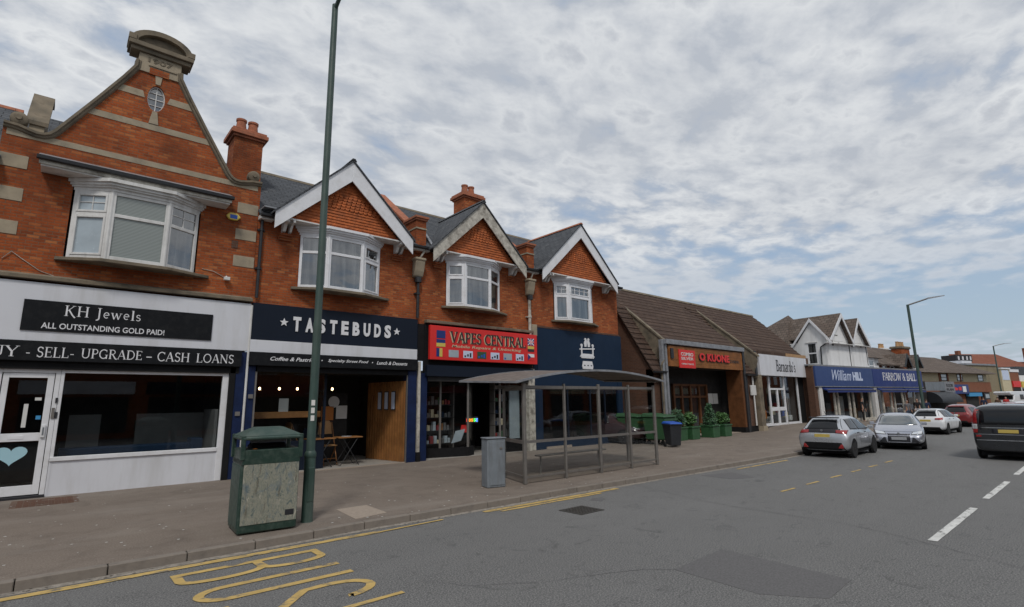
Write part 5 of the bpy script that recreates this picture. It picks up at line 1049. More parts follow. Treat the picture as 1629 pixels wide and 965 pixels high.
chimney(P2, 12.6, 13.8, 5.6, 6.4, 6.5, 7.7, [(12.9, 6.0), (13.5, 6.0)], cap='render', potmat='wood_light')
P3 = thing('parade_building', 'dark fronted shop with barrel awning, grey fascia and brick upper floor', 'building', (66, 14.0, 0), R(-15))
MB().box(1.4, 6.6, .3, 9, G, 2.6).build('wall', 'wall_in', P3); MB().box(1.4, 5.0, .0, .5, 2.75, 3.66).build('fascia', 'grey_box', P3); MB().box(5.0, 6.9, .0, .5, 2.55, 3.7).build('fascia', 'lead', P3); fit(text('FLOOR', bold=.03), 5.3, 6.6, 3.15, 3.45, 0, 'lettering', 'ink', P3, .01); fit(text('PLAN', bold=.03), 5.3, 6.6, 2.75, 3.0, 0, 'lettering', 'ink', P3, .01)
MB().box(-.3, 1.4, 0, 9, G, 3.7).build('side_wall', 'wall_in', P3)
aw = thing('awning', 'large dark grey barrel awning on the shop beyond the royal blue sign', 'awning', (66, 14.0, 0), R(-15))
prof = [(.0, 2.65)]+[(-1.7+1.7*math.cos(R(t_)), 1.35+1.3*math.sin(R(t_))) for t_ in range(80, 179, 12)]
P_ = [(x, y, z) for x in (1.5, 5.3) for y, z in [(-1.3*math.sin(R(t_)), 1.55+1.1*math.cos(R(t_))) for t_ in range(0, 91, 10)]]
m = MB(); m.mesh(P_, [(i, i+1, i+11, i+10) for i in range(9)]); m.face([(1.5, 0, 1.55)]+P_[:10]); m.face([(5.3, 0, 1.55)]+P_[10:]); m.build('canvas', 'dark_plastic', aw)
# the corner building
P4 = thing('corner_building', 'brick and cream corner building with brown hipped roof and shops below', 'building', (92, 19, 0), R(-12.8))
MB().box(0, 20.6, .25, 10, G, 4.25).build('wall', 'brick_far', P4); MB().box(-.2, 20.8, .0, 10.2, 2.75, 4.25).build('brick_band', 'brick_far', P4); MB().box(0, 20.6, .3, 10, 4.25, 5.5).build('upper_wall', 'cream', P4)
MB().box(-6, 5.5, .5, 9, G, 5.4).build('side_wall', 'brick_far', P4)
m = MB(); hip(m, -.2, 20.8, .0, 10, 5.5, 8.4, 5.5, .9); hip(m, -8, 2.5, .4, 9, 5.5, 8.3, 4, .6); m.build('roof', 'tile_far', P4)
for x in (5.6, 8.0, 11.9): MB().box(x, x+.5 if x < 8 else x+.35, .22, .3, 4.3, 5.5).build('pier', 'brick_far', P4)
windows(P4, (6.2, 11.0, 17.6), .3, 4.4, 5.4, 1.7, 'pipe'); windows(P4, (.4, 2.2, 4.0), .48, 4.3, 5.35, .7)
MB().box(6.3, 12.5, -.35, .1, 2.5, 3.85).build('sign_board', 'royal', P4); MB().prism([(7.0, 3.0), (9.0, 3.0), (9.2, 3.3), (8.0, 3.5), (7.0, 3.3)], 'y', -.4, -.35).box(9.4, 10.2, -.4, -.35, 3.0, 3.5).build('sign_mark', 'red_sign', P4); MB().box(10.6, 11.6, -.4, -.35, 2.75, 3.6).build('sign_mark', 'letter', P4)
for x0, x1, mt in ((7.2, 9.4, 'wall_in'), (12.6, 16.4, 'wall_in'), (17.6, 18.6, 'ink')): MB().box(x0, x1, .15, .25, .5, 2.7).build('shop_window', mt, P4)
MB().box(12.5, 16.6, -.3, .1, 2.1, 2.65).build('awning', 'bin_green' if 0 else 'lid_teal' if 'lid_teal' in M else 'sky_blue', P4); MB().box(17.4, 19.2, -.25, .1, 1.6, 2.6).build('side_sign', 'ink', P4); MB().box(17.7, 18.9, -.3, -.25, 1.8, 2.4).build('panel', 'frosted', P4)
P5 = thing('flat_roofed_building', 'tan rendered building with flat roof behind the brown hipped one', 'building', (125, 18, 0), R(-15))
MB().box(-2.4, 8.3, 0, 12, G, 7.6).build('wall', 'tan', P5); MB().box(-2.6, 8.5, -.2, 12.2, 7.6, 7.9).build('flat_roof', 'lead', P5); MB().box(1, 4.5, 2, 5, 7.9, 8.6).build('roof_light', 'board_white', P5)
P6 = thing('shop_building', 'narrow cream fronted shop with white parapet beside the tan building', 'building', (125, 18, 0), R(-15))
MB().box(8.4, 11.6, -.5, 10, G, 7.0).build('wall', 'cream', P6); MB().box(8.3, 11.7, -.7, 10, 7.0, 7.25).build('parapet', 'paint_white', P6); MB().box(8.7, 11.2, -.55, -.5, 5.0, 6.8).build('panel', 'letter_pale', P6); MB().box(8.8, 11.2, -.56, -.5, .6, 2.8).build('shop_window', 'wall_grey', P6)
P7 = thing('shop_building', 'narrow brick shop with a plain red fascia in the far parade', 'building', (125, 18, 0), R(-15))
MB().box(11.7, 15.0, -.5, 10, G, 6.5).build('wall', 'brick_far', P7); MB().box(11.6, 15.1, -.6, 10, 6.5, 7.0).build('parapet', 'paint_white', P7); MB().box(11.9, 14.8, -.7, -.5, 3.7, 4.8).build('sign_board', 'neon_red' if 0 else 'red_sign', P7); MB().box(12, 14.8, -.56, -.5, .5, 3.5).build('shop_window', 'wall_in', P7)
P8 = thing('shop_building', 'pale shop with a yellow fascia at the far edge of the parade', 'building', (125, 18, 0), R(-15))
MB().box(15.1, 24.0, -.5, 10, G, 5.9).build('wall', 'render', P8); MB().box(15.0, 24, -.4, 10, 5.9, 7.6).build('roof', 'slate', P8); MB().box(15.3, 18.6, -.7, -.5, 3.6, 4.75).build('sign_board', 'yellow_sign', P8); MB().box(15.4, 16.4, -.56, -.5, .4, 3.4).box(17.2, 18.4, -.56, -.5, .4, 3.4).build('shop_window', 'wall_in', P8)
P9 = thing('large_brick_building', 'large brick block with long red tiled roof rising behind the far parade', 'building', (190, 30, 0), R(-30))
MB().box(-1.4, 30, 3, 20, G, 9.5).build('wall', 'brick_far', P9); m = MB(); slab(m, [(-1.6, 0, 10.4), (24, 0, 10.4), (21, 6, 14.2), (4.0, 6, 14.2)], .2); m.face([(24, 0, 10.4), (30, 12, 10.4), (21, 6, 14.2)]); m.build('roof', 'tile_red', P9)
MB().box(-22, 30, -1, 8, G, 10.4).build('lower_wall', 'brick_far', P9); m = MB(); slab(m, [(-22, -2, 10.0), (30, -2, 10.0), (30, 1.2, 11.6), (-22, 1.2, 11.6)], .2); m.build('lower_roof', 'tile_red', P9)
MB().box(-1.2, 4.2, -.2, 4, 11.5, 13.4).build('dormer', 'pipe', P9); mb = MB()
for x in (-.6, .8, 2.2, 3.4): mb.box(x, x+.5, -.26, -.2, 12.0, 13.0)
mb.build('dormer_window', 'board_white', P9); MB().box(5.0, 6, 4, 5, 13.4, 15).build('chimney', 'brick_far', P9); MB().box(22.4, 23.6, -2.5, 0, 9, 15.4).build('tower', 'brick_far', P9)

# ---- terrace across the road, out of view, added for the shop windows to reflect
P0 = thing('facing_terrace', 'brick shop terrace across the road, seen only as reflections in the shop windows', 'building', (10, -13, 0))
MB().box(-60, 110, -22, -13, 0, 7.2).build('wall', 'brick', P0)
MB().prism([(-12.6, 7.1), (-12.6, 7.25), (-17.5, 10.2), (-22.4, 7.25), (-22.4, 7.1)], 'x', -60, 110).build('roof', 'slate', P0)
for i in range(24):
    x = -58+i*7.0; MB().box(x+.4, x+6.2, -12.99, -12.94, .4, 2.9).build('shop_window', 'wall_in', P0); MB().box(x+.2, x+6.5, -12.98, -12.9, 3.1, 4.0).build('fascia', ('paint_white', 'navy', 'car_red', 'cream')[i % 4], P0)
    MB().box(x+1.2, x+2.6, -12.99, -12.95, 4.8, 6.4).build('window', 'paint_white', P0); MB().box(x+4.1, x+5.5, -12.99, -12.95, 4.8, 6.4).build('window', 'paint_white', P0)

# ---------------------------------------------------------------- street furniture
# bus shelter
bsH = thing('bus_shelter', 'grey steel and glass bus shelter with shallow arched roof at the kerb', 'bus shelter', (12.4, 11.1, G))
FY, BY = 10.45, 11.75
px_s = [9.40, 10.92, 12.40, 13.86, 15.22]
for i, x in enumerate(px_s): MB().box(x-(.045 if i % 2 == 0 else .028), x+(.045 if i % 2 == 0 else .028), FY-.04, FY+.05, G, 2.68).build('post', 'steel', bsH, bevel=.012)
for x in (9.80, 15.40): MB().box(x-.035, x+.035, BY-.04, BY+.04, G, 2.66).build('post', 'steel', bsH, bevel=.012)
for a_, b_ in zip(px_s[:-1], px_s[1:]):
    for z, h in ((1.13, .07), (.26, .05), (2.54, .08)): MB().box(a_+.05, b_-.05, FY-.02, FY+.03, z, z+h).build('rail', 'steel', bsH)
    MB().box(a_+.05, b_-.05, FY, FY+.008, .32, 1.12).build('pane', 'glass_clear', bsH); MB().box(a_+.05, b_-.05, FY, FY+.008, 1.205, 2.52).build('pane', 'glass_clear', bsH)
for z, h in ((1.12, .085), (.26, .06), (2.5, .10)): MB().hexa([(9.37, FY+.05, z), (9.43, FY+.05, z), (9.83, BY-.04, z), (9.77, BY-.04, z)], [(9.37, FY+.05, z+h), (9.43, FY+.05, z+h), (9.83, BY-.04, z+h), (9.77, BY-.04, z+h)]).build('rail', 'steel', bsH)
MB().hexa([(9.395, FY+.05, .32), (9.405, FY+.05, .32), (9.805, BY, .32), (9.795, BY, .32)], [(9.395, FY+.05, 2.5), (9.405, FY+.05, 2.5), (9.805, BY, 2.5), (9.795, BY, 2.5)]).build('pane', 'glass_clear', bsH)
MB().box(9.5, 15.6, BY-.03, BY+.03, 2.56, 2.66).build('rail', 'steel', bsH)
arc = lambda x: 2.68+.36*(1-((x-12.35)/3.45)**2)+.012*(x-9)
RB = 12.75; TL_ = .045
xs_ = [8.95+.33*i for i in range(21)]
m = MB()
for xa, xb in zip(xs_[:-1], xs_[1:]):
    u = TL_*(RB-FY); m.hexa([(xa, FY-.20, arc(xa)), (xb, FY-.20, arc(xb)), (xb, RB, arc(xb)+u), (xa, RB, arc(xa)+u)], [(xa, FY-.20, arc(xa)+.018), (xb, FY-.20, arc(xb)+.018), (xb, RB, arc(xb)+u+.018), (xa, RB, arc(xa)+u+.018)])
rf = m.build('roof', 'roof_panel', bsH)
m = MB()
for yy, u in ((FY-.22, 0), (RB, TL_*(RB-FY))):
    for xa, xb in zip(xs_[:-1], xs_[1:]): m.hexa([(xa, yy, arc(xa)-.025+u), (xb, yy, arc(xb)-.025+u), (xb, yy+.03, arc(xb)-.025+u), (xa, yy+.03, arc(xa)-.025+u)], [(xa, yy, arc(xa)+.035+u), (xb, yy, arc(xb)+.035+u), (xb, yy+.03, arc(xb)+.035+u), (xa, yy+.03, arc(xa)+.035+u)])
u = TL_*(RB-FY)
for x in (xs_[0], xs_[-1]): z_ = arc(x); m.hexa([(x-.02, FY-.2, z_-.02), (x+.02, FY-.2, z_-.02), (x+.02, RB, z_-.02+u), (x-.02, RB, z_-.02+u)], [(x-.02, FY-.2, z_+.03), (x+.02, FY-.2, z_+.03), (x+.02, RB, z_+.03+u), (x-.02, RB, z_+.03+u)])
m.build('edge_trim', 'lead', rf)
for x in (9.6, 12.4, 15.4): m = MB().tube((x, FY, arc(x)-.03), (x, RB-.1, arc(x)-.03+u), .03, n=8).build('roof_rib', 'steel', bsH)
MB().box(10.9, 13.9, BY-.28, BY-.05, .62, .66).build('perch_seat', 'red_worn' if 0 else 'steel', bsH, bevel=.01)
MB().tube((11.1, BY-.1, .62), (11.1, BY-.1, 0+G), .025).tube((13.7, BY-.1, .62), (13.7, BY-.1, G), .025).build('seat_leg', 'steel', bsH)
MB().box(14.9, 15.4, FY+.02, FY+.03, 2.0, 2.4).build('notice', 'frosted', bsH) if 0 else None
# feeder cabinet beside the shelter
cb = thing('utility_cabinet', 'slim grey metal cabinet standing between the shelter and the kerb', 'cabinet', (8.6, 10.75, G), R(-14), world=False)
MB().box(-.25, .25, -.19, .19, 0, 1.17).build('body', 'grey_box', cb, bevel=.02); MB().box(-.19, .22, -.205, -.19, .06, 1.10).build('door', 'grey_box', cb, bevel=.005); MB().box(-.27, .27, -.21, .21, 1.17, 1.20).build('lid', 'grey_box', cb, bevel=.01); MB().box(.08, .15, -.22, -.205, .92, .96).build('handle', 'steel', cb)
# litter bin
lb = thing('litter_bin', 'tall green metal litter bin with torn posters on its front, by the kerb', 'litter bin', (2.98, 10.15, G), R(-4.4), world=False)
w, d, h = .46, .44, 1.20
MB().hexa([(-w, -d+.0, .02), (w, -d, .02), (w, d, .02), (-w, d, .02)], [(-w, -d+.02, h), (w, -d+.02, h), (w, d-.02, h), (-w, d-.02, h)]).build('body', 'green_metal', lb, bevel=.02)
for sx in (-1, 1):
    for sy in (-1, 1): MB().box(sx*w-.035, sx*w+.035, sy*(d-.01)-.035, sy*(d-.01)+.035, h-.02, 1.58).build('corner_post', 'green_metal', lb, bevel=.01)
MB().box(-w, w, -d-.01, d+.01, h-.10, h+.14).build('collar', 'green_metal', lb, bevel=.01)
MB().hexa([(-w-.03, -d-.03, 1.50), (w+.03, -d-.03, 1.50), (w+.03, d+.03, 1.50), (-w-.03, d+.03, 1.50)], [(-w-.03, -d-.03, 1.56), (w+.03, -d-.03, 1.56), (w+.03, d+.03, 1.56), (-w-.03, d+.03, 1.56)]).hexa([(-w-.03, -d-.03, 1.56), (w+.03, -d-.03, 1.56), (w+.03, d+.03, 1.56), (-w-.03, d+.03, 1.56)], [(-.22, -.14, 1.70), (.22, -.14, 1.70), (.22, .14, 1.70), (-.22, .14, 1.70)]).build('hood', 'green_post', lb, bevel=.02)
MB().box(-w+.03, w-.03, -d+.05, d-.05, 1.15, 1.49).build('liner', 'black_matt', lb) if 0 else MB().box(-.3, .3, -.12, .12, 1.2, 1.42).build('liner', 'black_matt', lb, bevel=.03)
MB().box(-w+.035, w-.012, -d-.006, -d+.03, .15, h-.09).build('poster_panel', 'grime', lb, bevel=.004)
MB().box(-w-.012, -w+.03, -d+.05, d-.05, .10, h-.12).build('side_panel', 'green_post', lb, bevel=.004); MB().box(.26, .40, -d-.010, -d, .24, .33).build('maker_plate', 'ink', lb)
for i, (x_, y_, rr_) in enumerate(((-.25, -.20, .08),)): tag(MB().lathe([(.001, 0), (rr_, .0), (rr_*.9, .05), (rr_*.4, .09), (.001, .10)], (2.72, 9.90, 1.38), 14).build('paper_bag', 'orange', smooth='all'), 'small crumpled orange bag lying inside the mouth of the green litter bin', 'litter')
# lamp posts
lp = thing('lamp_post', 'tall green lamp post beside the litter bin, rising out of the frame', 'lamp post', (3.72, 10.05, G), 0, 'street lamps', world=False)
MB().lathe([(.108, 0), (.100, .03), (.098, 1.15), (.078, 1.22), (.078, 3.5), (.077, 3.6), (.070, 3.66), (.066, 9.0), (.062, 10.6)], (0, 0, 0), 20).build('column', 'green_post', lp, smooth=True)
MB().lathe([(.102, 1.12), (.106, 1.14), (.104, 1.20), (.08, 1.24)], (0, 0, 0), 20).build('collar', 'green_post', lp, smooth=True)
MB().box(-.055, .055, -.104, -.06, .35, .95).build('door', 'green_post', lp, bevel=.01)
[MB(Matrix.Rotation(-.35, 4, 'Z')).box(-.032, .032, -.084, -.07, z_, z_+.10).build('sticker', 'paint_old', lp) for z_ in (2.06, 1.92, 1.78)]
MB().path([(0, 0, 10.5), (.0, -.4, 10.75), (.0, -2.2, 11.0)], .045).build('bracket', 'green_post', lp); MB().box(-.12, .12, -3.0, -2.1, 10.95, 11.08).build('lamp_head', 'lead', lp, bevel=.04)
def far_lamp(loc, rz, label, h=9.7, arm=3.6):
    o = thing('lamp_post', label, 'lamp post', loc, rz, 'street lamps', world=False)
    MB().lathe([(.15, 0), (.15, 1.2), (.11, 1.3), (.10, h)], (0, 0, 0), 12).build('column', 'green_post', o, smooth=True)
    MB().path([(0, 0, h-.05), (0, -.9, h+.2), (0, -arm*.55, h+.34)], .06).build('bracket', 'steel', o); MB().hexa([(-.13, -arm, h+.42), (.13, -arm, h+.42), (.13, -arm*.55, h+.30), (-.13, -arm*.55, h+.30)], [(-.06, -arm, h+.48), (.06, -arm, h+.48), (.1, -arm*.55, h+.42), (-.1, -arm*.55, h+.42)]).build('lamp_head', 'lead', o); return o
LP1 = far_lamp((54.6, 11.4, G), R(10), 'curved arm street lamp rising in front of the royal blue sign', 9.75, 2.5); LP1.rotation_euler = (0, R(-3.2), R(10))
far_lamp((128.5, 15.2, G), R(40), 'small far street lamp standing before the tan flat roofed building', 10.9, 3)
# bins and planters by the restaurant
def big_bin(loc, rz, label):
    o = thing('wheeled_container', label, 'refuse container', loc, rz, 'green wheeled refuse containers', world=False)
    MB().hexa([(-.62, -.45, .22), (.62, -.45, .22), (.62, .45, .22), (-.62, .45, .22)], [(-.72, -.55, 1.25), (.72, -.55, 1.25), (.72, .55, 1.25), (-.72, .55, 1.25)]).build('tub', 'bin_green', o, bevel=.05)
    MB().hexa([(-.76, -.60, 1.25), (.76, -.60, 1.25), (.76, .60, 1.27), (-.76, .60, 1.27)], [(-.74, -.56, 1.32), (.74, -.56, 1.32), (.70, .54, 1.46), (-.70, .54, 1.46)]).build('lid', 'bin_green', o, bevel=.03)
    for sx in (-.5, .5):
        for sy in (-.35, .35): MB().lathe([(.03, -.03), (.10, -.03), (.10, .03), (.03, .03)], (sx, sy, .10), 12, 'x').box(sx-.04, sx+.04, sy-.04, sy+.04, .12, .24).build('castor', 'rubber', o)
    MB().box(-.72, .72, -.60, -.55, 1.08, 1.16).build('rim', 'bin_green', o, bevel=.01); return o
b1 = big_bin((22.35, 15.1, G), R(10), 'green wheeled refuse container with a white label, seen through the shelter glass')
MB().box(-.25, .15, -.535, -.525, .85, 1.02).box(-.25, .2, -.525, -.50, .62, .74).build('label', 'paper', b1)
b2 = big_bin((22.0, 16.4, G), R(14), 'second green refuse container, behind the one with the white label')
wb = thing('wheelie_bin', 'dark grey wheelie bin with bright blue lid in front of the green containers', 'wheelie bin', (21.3, 13.75, G), R(-25), world=False)
MB().hexa([(-.24, -.28, .06), (.24, -.28, .06), (.24, .22, .12), (-.24, .22, .12)], [(-.30, -.36, 1.0), (.30, -.36, 1.0), (.30, .34, 1.0), (-.30, .34, 1.0)]).build('tub', 'dark_plastic', wb, bevel=.03); MB().box(-.32, .32, -.39, .36, .96, 1.0).build('rim', 'dark_plastic', wb, bevel=.01)
MB().hexa([(-.33, -.42, 1.0), (.33, -.42, 1.0), (.33, .38, 1.0), (-.33, .38, 1.0)], [(-.30, -.36, 1.06), (.30, -.36, 1.06), (.28, .30, 1.12), (-.28, .30, 1.12)]).build('lid', 'lid_blue', wb, bevel=.03)
for sx in (-.27, .27): MB().lathe([(.02, -.03), (.10, -.03), (.10, .03), (.02, .03)], (sx, .22, .10), 14, 'x').build('wheel', 'rubber', wb)
def foliage(name, mat, parent, c, rad, n, leaf=.06, seed=1, cone=False):
    rg = random.Random(seed); mb = MB(); c = Vector(c)
    for i in range(n):
        v = Vector((rg.gauss(0, 1), rg.gauss(0, 1), rg.gauss(0, 1))).normalized(); q = rg.random()**.35
        if cone: hz = rg.random(); k = (1-hz)**.8*.95+.12; p = c+Vector((v.x*rad[0]*k*q, v.y*rad[1]*k*q, (hz*2-1)*rad[2]))
        else: nn = .75+.45*noise.noise(v*1.7+Vector((seed, 0, 0))); p = c+Vector((v.x*rad[0], v.y*rad[1], v.z*rad[2]))*q*nn*1.15
        a = Vector((rg.uniform(-1, 1), rg.uniform(-1, 1), rg.uniform(-.6, 1))).normalized()*leaf*rg.uniform(.6, 1.4); b = a.orthogonal().normalized()*leaf*.45
        mb.face([p, p+a*.5+b, p+a, p+a*.5-b])
    return mb.build(name, mat, parent, recalc=False)
def planter(loc, label, shrub, seed):
    o = thing('planter_box', label, 'planter', loc, R(2), 'green planter boxes outside the restaurant', world=False)
    MB().prism([(-.38, 0), (.38, 0), (.42, .60), (-.42, .60)], 'y', -.36, .36).build('box', 'box_green', o, bevel=.015); MB().box(-.45, .45, -.40, .40, .60, .67).build('rim', 'box_green', o, bevel=.01)
    MB().box(-.40, .40, -.35, .35, .55, .665).build('soil', 'soil', o)
    s = thing('shrub', shrub[0], 'shrub', (loc[0], loc[1], loc[2]+.62), 0, 'shrubs in the green planter boxes', world=False)
    mb = MB(); rg = random.Random(seed)
    for i in range(5): mb.tube((rg.uniform(-.1, .1), rg.uniform(-.1, .1), 0), (rg.uniform(-.25, .25), rg.uniform(-.2, .2), .5), .015, .006, 6)
    mb.build('stem', 'soil', s); foliage('foliage', shrub[1], s, (0, 0, shrub[3]*.95), (shrub[2], shrub[2]*.85, shrub[3]), 1500, .085, seed, shrub[4])
planter((24.85, 15.72, G), 'green planter box nearest the wheelie bin', ('bushy dark green shrub in the planter nearest the wheelie bin', 'leaf2', .55, .50, False), 3)
planter((25.95, 15.66, G), 'green planter box with the loose pale shrub, left of the doorway gap', ('loose mid green shrub, second from the wheelie bin', 'leaf', .42, .42, False), 8)
planter((27.95, 15.60, G), 'green planter box holding the tall conical shrub', ('tallest shrub, a dark green cone before the menu boards', 'leaf2', .55, .62, True), 5)
planter((29.2, 15.56, G), 'green planter box nearest the wooden doorway jamb', ('rounded light green shrub nearest the wooden jamb', 'leaf', .50, .40, False), 9)
# cafe furniture
def folding_table(loc, rz, label):
    o = thing('folding_table', label, 'table', loc, rz, 'folding tables in the café doorway', world=False)
    MB().box(-.42, .42, -.32, .32, .93, .965).build('table_top', 'wood', o, bevel=.006)
    for sy in (-.26, .26):
        for s_ in (-1, 1): MB().tube((s_*.34, sy, 0), (-s_*.26, sy+.01*s_, .93), .014, n=8).build('leg', 'pipe', o)
    MB().tube((-.34, -.26, .04), (-.34, .26, .04), .01, n=6).tube((.34, -.26, .04), (.34, .26, .04), .01, n=6).build('stretcher', 'pipe', o); return o
t1 = folding_table((6.95, 18.0, G), R(4), 'small wooden folding table nearer the lamp post in the café doorway'); dup(t1, (7.95, 18.05, G), R(-3), 'small wooden folding table on the open side of the café doorway')
def chair(loc, rz, label, mt='wood_light', fr='wood'):
    o = thing('folding_chair', label, 'chair', loc, rz, 'chairs at the café tables', world=False)
    MB().box(-.22, .22, -.2, .2, .50, .53).build('seat', mt, o, bevel=.01)
    m = MB(); prof = [(-.23, .80), (.23, .80), (.20, 1.08), (.12, 1.16), (-.12, 1.16), (-.20, 1.08)]; m.prism(prof, 'y', .22, .25); m.build('backrest', mt, o, bevel=.01)
    for s_ in (-1, 1): MB().tube((s_*.21, -.24, 0), (s_*.21, .24, 1.12), .016, n=8).build('leg', fr, o); MB().tube((s_*.19, .26, 0), (s_*.19, -.16, .52), .016, n=8).build('leg', fr, o)
    MB().tube((-.21, -.16, .18), (.21, -.16, .18), .013, n=6).build('stretcher', fr, o); o.scale = (1.15, 1.15, 1.30); return o
chair((7.45, 18.55, G), R(4), 'pale wooden chair with curved back between the two café tables'); chair((6.35, 18.55, G), R(95), 'wooden chair half hidden behind the lamp post', 'wood_light', 'wood')
for x, y in ((6.95, 18.0), (7.95, 18.05)): pass
tag(MB().lathe([(.001, 0), (.16, 0), (.18, .012), (.001, .012)], (7.9, 18.05, G+.966), 18).build('plate', 'board_white', smooth=True), 'small white plate on the folding table by the café doorway', 'plate')
for i, (x, lbl) in enumerate(((5.35, 'first lit pendant bulb from the white window edge in the café'), (6.0, 'second lit pendant bulb from the white window edge in the café'), (6.62, 'third lit pendant bulb from the white window edge in the café'), (7.26, 'fourth lit pendant bulb, just past the lamp post'), (7.9, 'last lit pendant bulb, above the round café notice'))):
    o = thing('pendant_lamp', lbl, 'lamp', (x, 19.5, 2.75), 0, 'lit bulbs hanging in the café')
    MB().lathe([(.001, 2.71), (.025, 2.715), (.036, 2.745), (.03, 2.78), (.015, 2.80)], (x, 19.5, 0), 14).build('bulb', 'bulb', o, smooth='all'); MB().tube((x, 19.5, 2.82), (x, 19.5, 3.32), .008, n=6).tube((x, 19.5, 2.80), (x, 19.5, 2.88), .025).build('flex', 'ink', o)
pn = MB().box(7.30, 7.36, 18.3, 21, G, 2.2); tag(MB().box(7.0, 8.45, 19.7, 19.76, G, 1.35).build('counter_front', 'navy2'), 'dark counter front at the back of the café', 'counter')
for x, z, w_, h_, mt, lb_ in ((5.55, 1.98, .30, .42, 'paper', 'white paper notice standing on the bar shelf'), (7.5, 1.62, .45, .5, 'orange', 'orange poster on the café doorway panel'), (8.05, 1.66, .42, .48, 'paper', 'white poster with orange shapes beside the orange one')):
    tag(MB().box(x, x+w_, 17.98 if x < 6 else 19.4, 18.0 if x < 6 else 19.42, z, z+h_).build('poster', mt), lb_, 'poster')
tag(MB().lathe([(.001, 0), (.21, 0), (.21, .02), (.001, .02)], (7.95, 19.4, 2.28), 20, 'y').build('round_notice', 'paper'), 'round white notice above the orange poster in the café', 'notice')
tag(MB().box(7.45, 8.5, 19.45, 19.5, G, 2.6).build('doorway_panel', 'wall_in'), 'dark panel inside the café carrying the posters', 'panel')
for x, lb_ in ((4.45, 'small grey meter box on the blue pilaster of the café'), (4.13, 'small grey meter box on the blue pilaster of the jeweller')):
    tag(MB().box(x-.05, x+.08, D-.12, D-.08, 1.9+(.5 if x > 4.3 else 0), 2.02+(.5 if x > 4.3 else 0)).build('meter_box', 'steel'), lb_, 'meter box')
# vape shop display
def shelf_unit(x0, x1, y, z0, z1, n, label, mat='pipe'):
    o = thing('shelf_unit', label, 'shelf', ((x0+x1)/2, y, G)); m = MB()
    for i in range(n): z = z0+(z1-z0)*i/(n-1); MB().box(x0, x1, y, y+.35, z, z+.025).build('shelf', mat, o)
    for x in (x0, x1-.03): MB().box(x, x+.03, y, y+.35, G, z1+.3).build('upright', 'steel', o)
shelf_unit(11.0, 12.45, 18.1, .6, 2.6, 5, 'display shelves behind the larger pane of the vape shop'); shelf_unit(14.4, 15.3, 17.9, .7, 2.7, 5, 'display shelves with bottles behind the smaller vape shop pane')
cols = ['wall_grey', 'frosted', 'navy2', 'car_red', 'cream', 'wall_grey', 'bin_green', 'wood', 'frosted']; rr = random.Random(4)
for (x0, x1, y, z0, z1, n, where) in ((11.0, 12.45, 18.1, .6, 2.6, 5, 'the larger pane'), (14.4, 15.3, 17.9, .7, 2.7, 5, 'the smaller pane')):
    ordn = ['lowest', 'second', 'middle', 'fourth', 'top']
    for i in range(4):
        z = z0+(z1-z0)*i/(n-1)+.026; x = x0+.06; k = 0
        while x < x1-.2:
            w_ = rr.uniform(.08, .16); h_ = rr.uniform(.12, .34); c = rr.choice(cols); cn_ = dict(frosted='pale', navy2='dark blue', car_red='dark red', cream='cream', wall_grey='grey', bin_green='green', wood='brown')[c]; od_ = ['first', 'second', 'third', 'fourth', 'fifth', 'sixth', 'seventh', 'eighth', 'ninth', 'tenth'][k]
            tag(MB().box(x, x+w_, y+.03, y+.2, z, z+h_).build('product_box', c, bevel=.005), '%s packet, %s along the %s shelf behind %s of the vape shop' % (cn_, od_, ordn[i], where), 'packet', 'packets on the vape shop shelves'); x += w_+rr.uniform(.02, .07); k += 1
ledt = thing('led_sign', 'lit multicoloured LED sign in the vape shop window', 'led sign', (13.2, 17.8, 1.5))
MB().box(12.80, 13.40, 17.76, 17.80, 1.36, 1.62).build('backing', 'ink', ledt)
for i, (ch, c) in enumerate(zip('LOSSE', ('red', 'orange', 'orange', 'green', 'blue'))): fit(text(ch, bold=.03), 12.82+i*.118, 12.92+i*.118, 1.42, 1.55, 17.76, 'letter', 'neon_'+c, ledt, .01)
tag(MB().prism([(12.1, .62), (12.55, .70), (12.75, 1.15), (12.3, 1.08)], 'y', 17.75, 17.78).build('magazine', 'frosted'), 'tilted magazine leaning in the vape shop window', 'magazine'); tag(MB().prism([(12.6, 1.0), (12.95, 1.0), (12.9, 1.3), (12.65, 1.3)], 'y', 17.85, 17.88).build('card_display', 'red_sign'), 'small red card display in the vape shop window', 'display card')
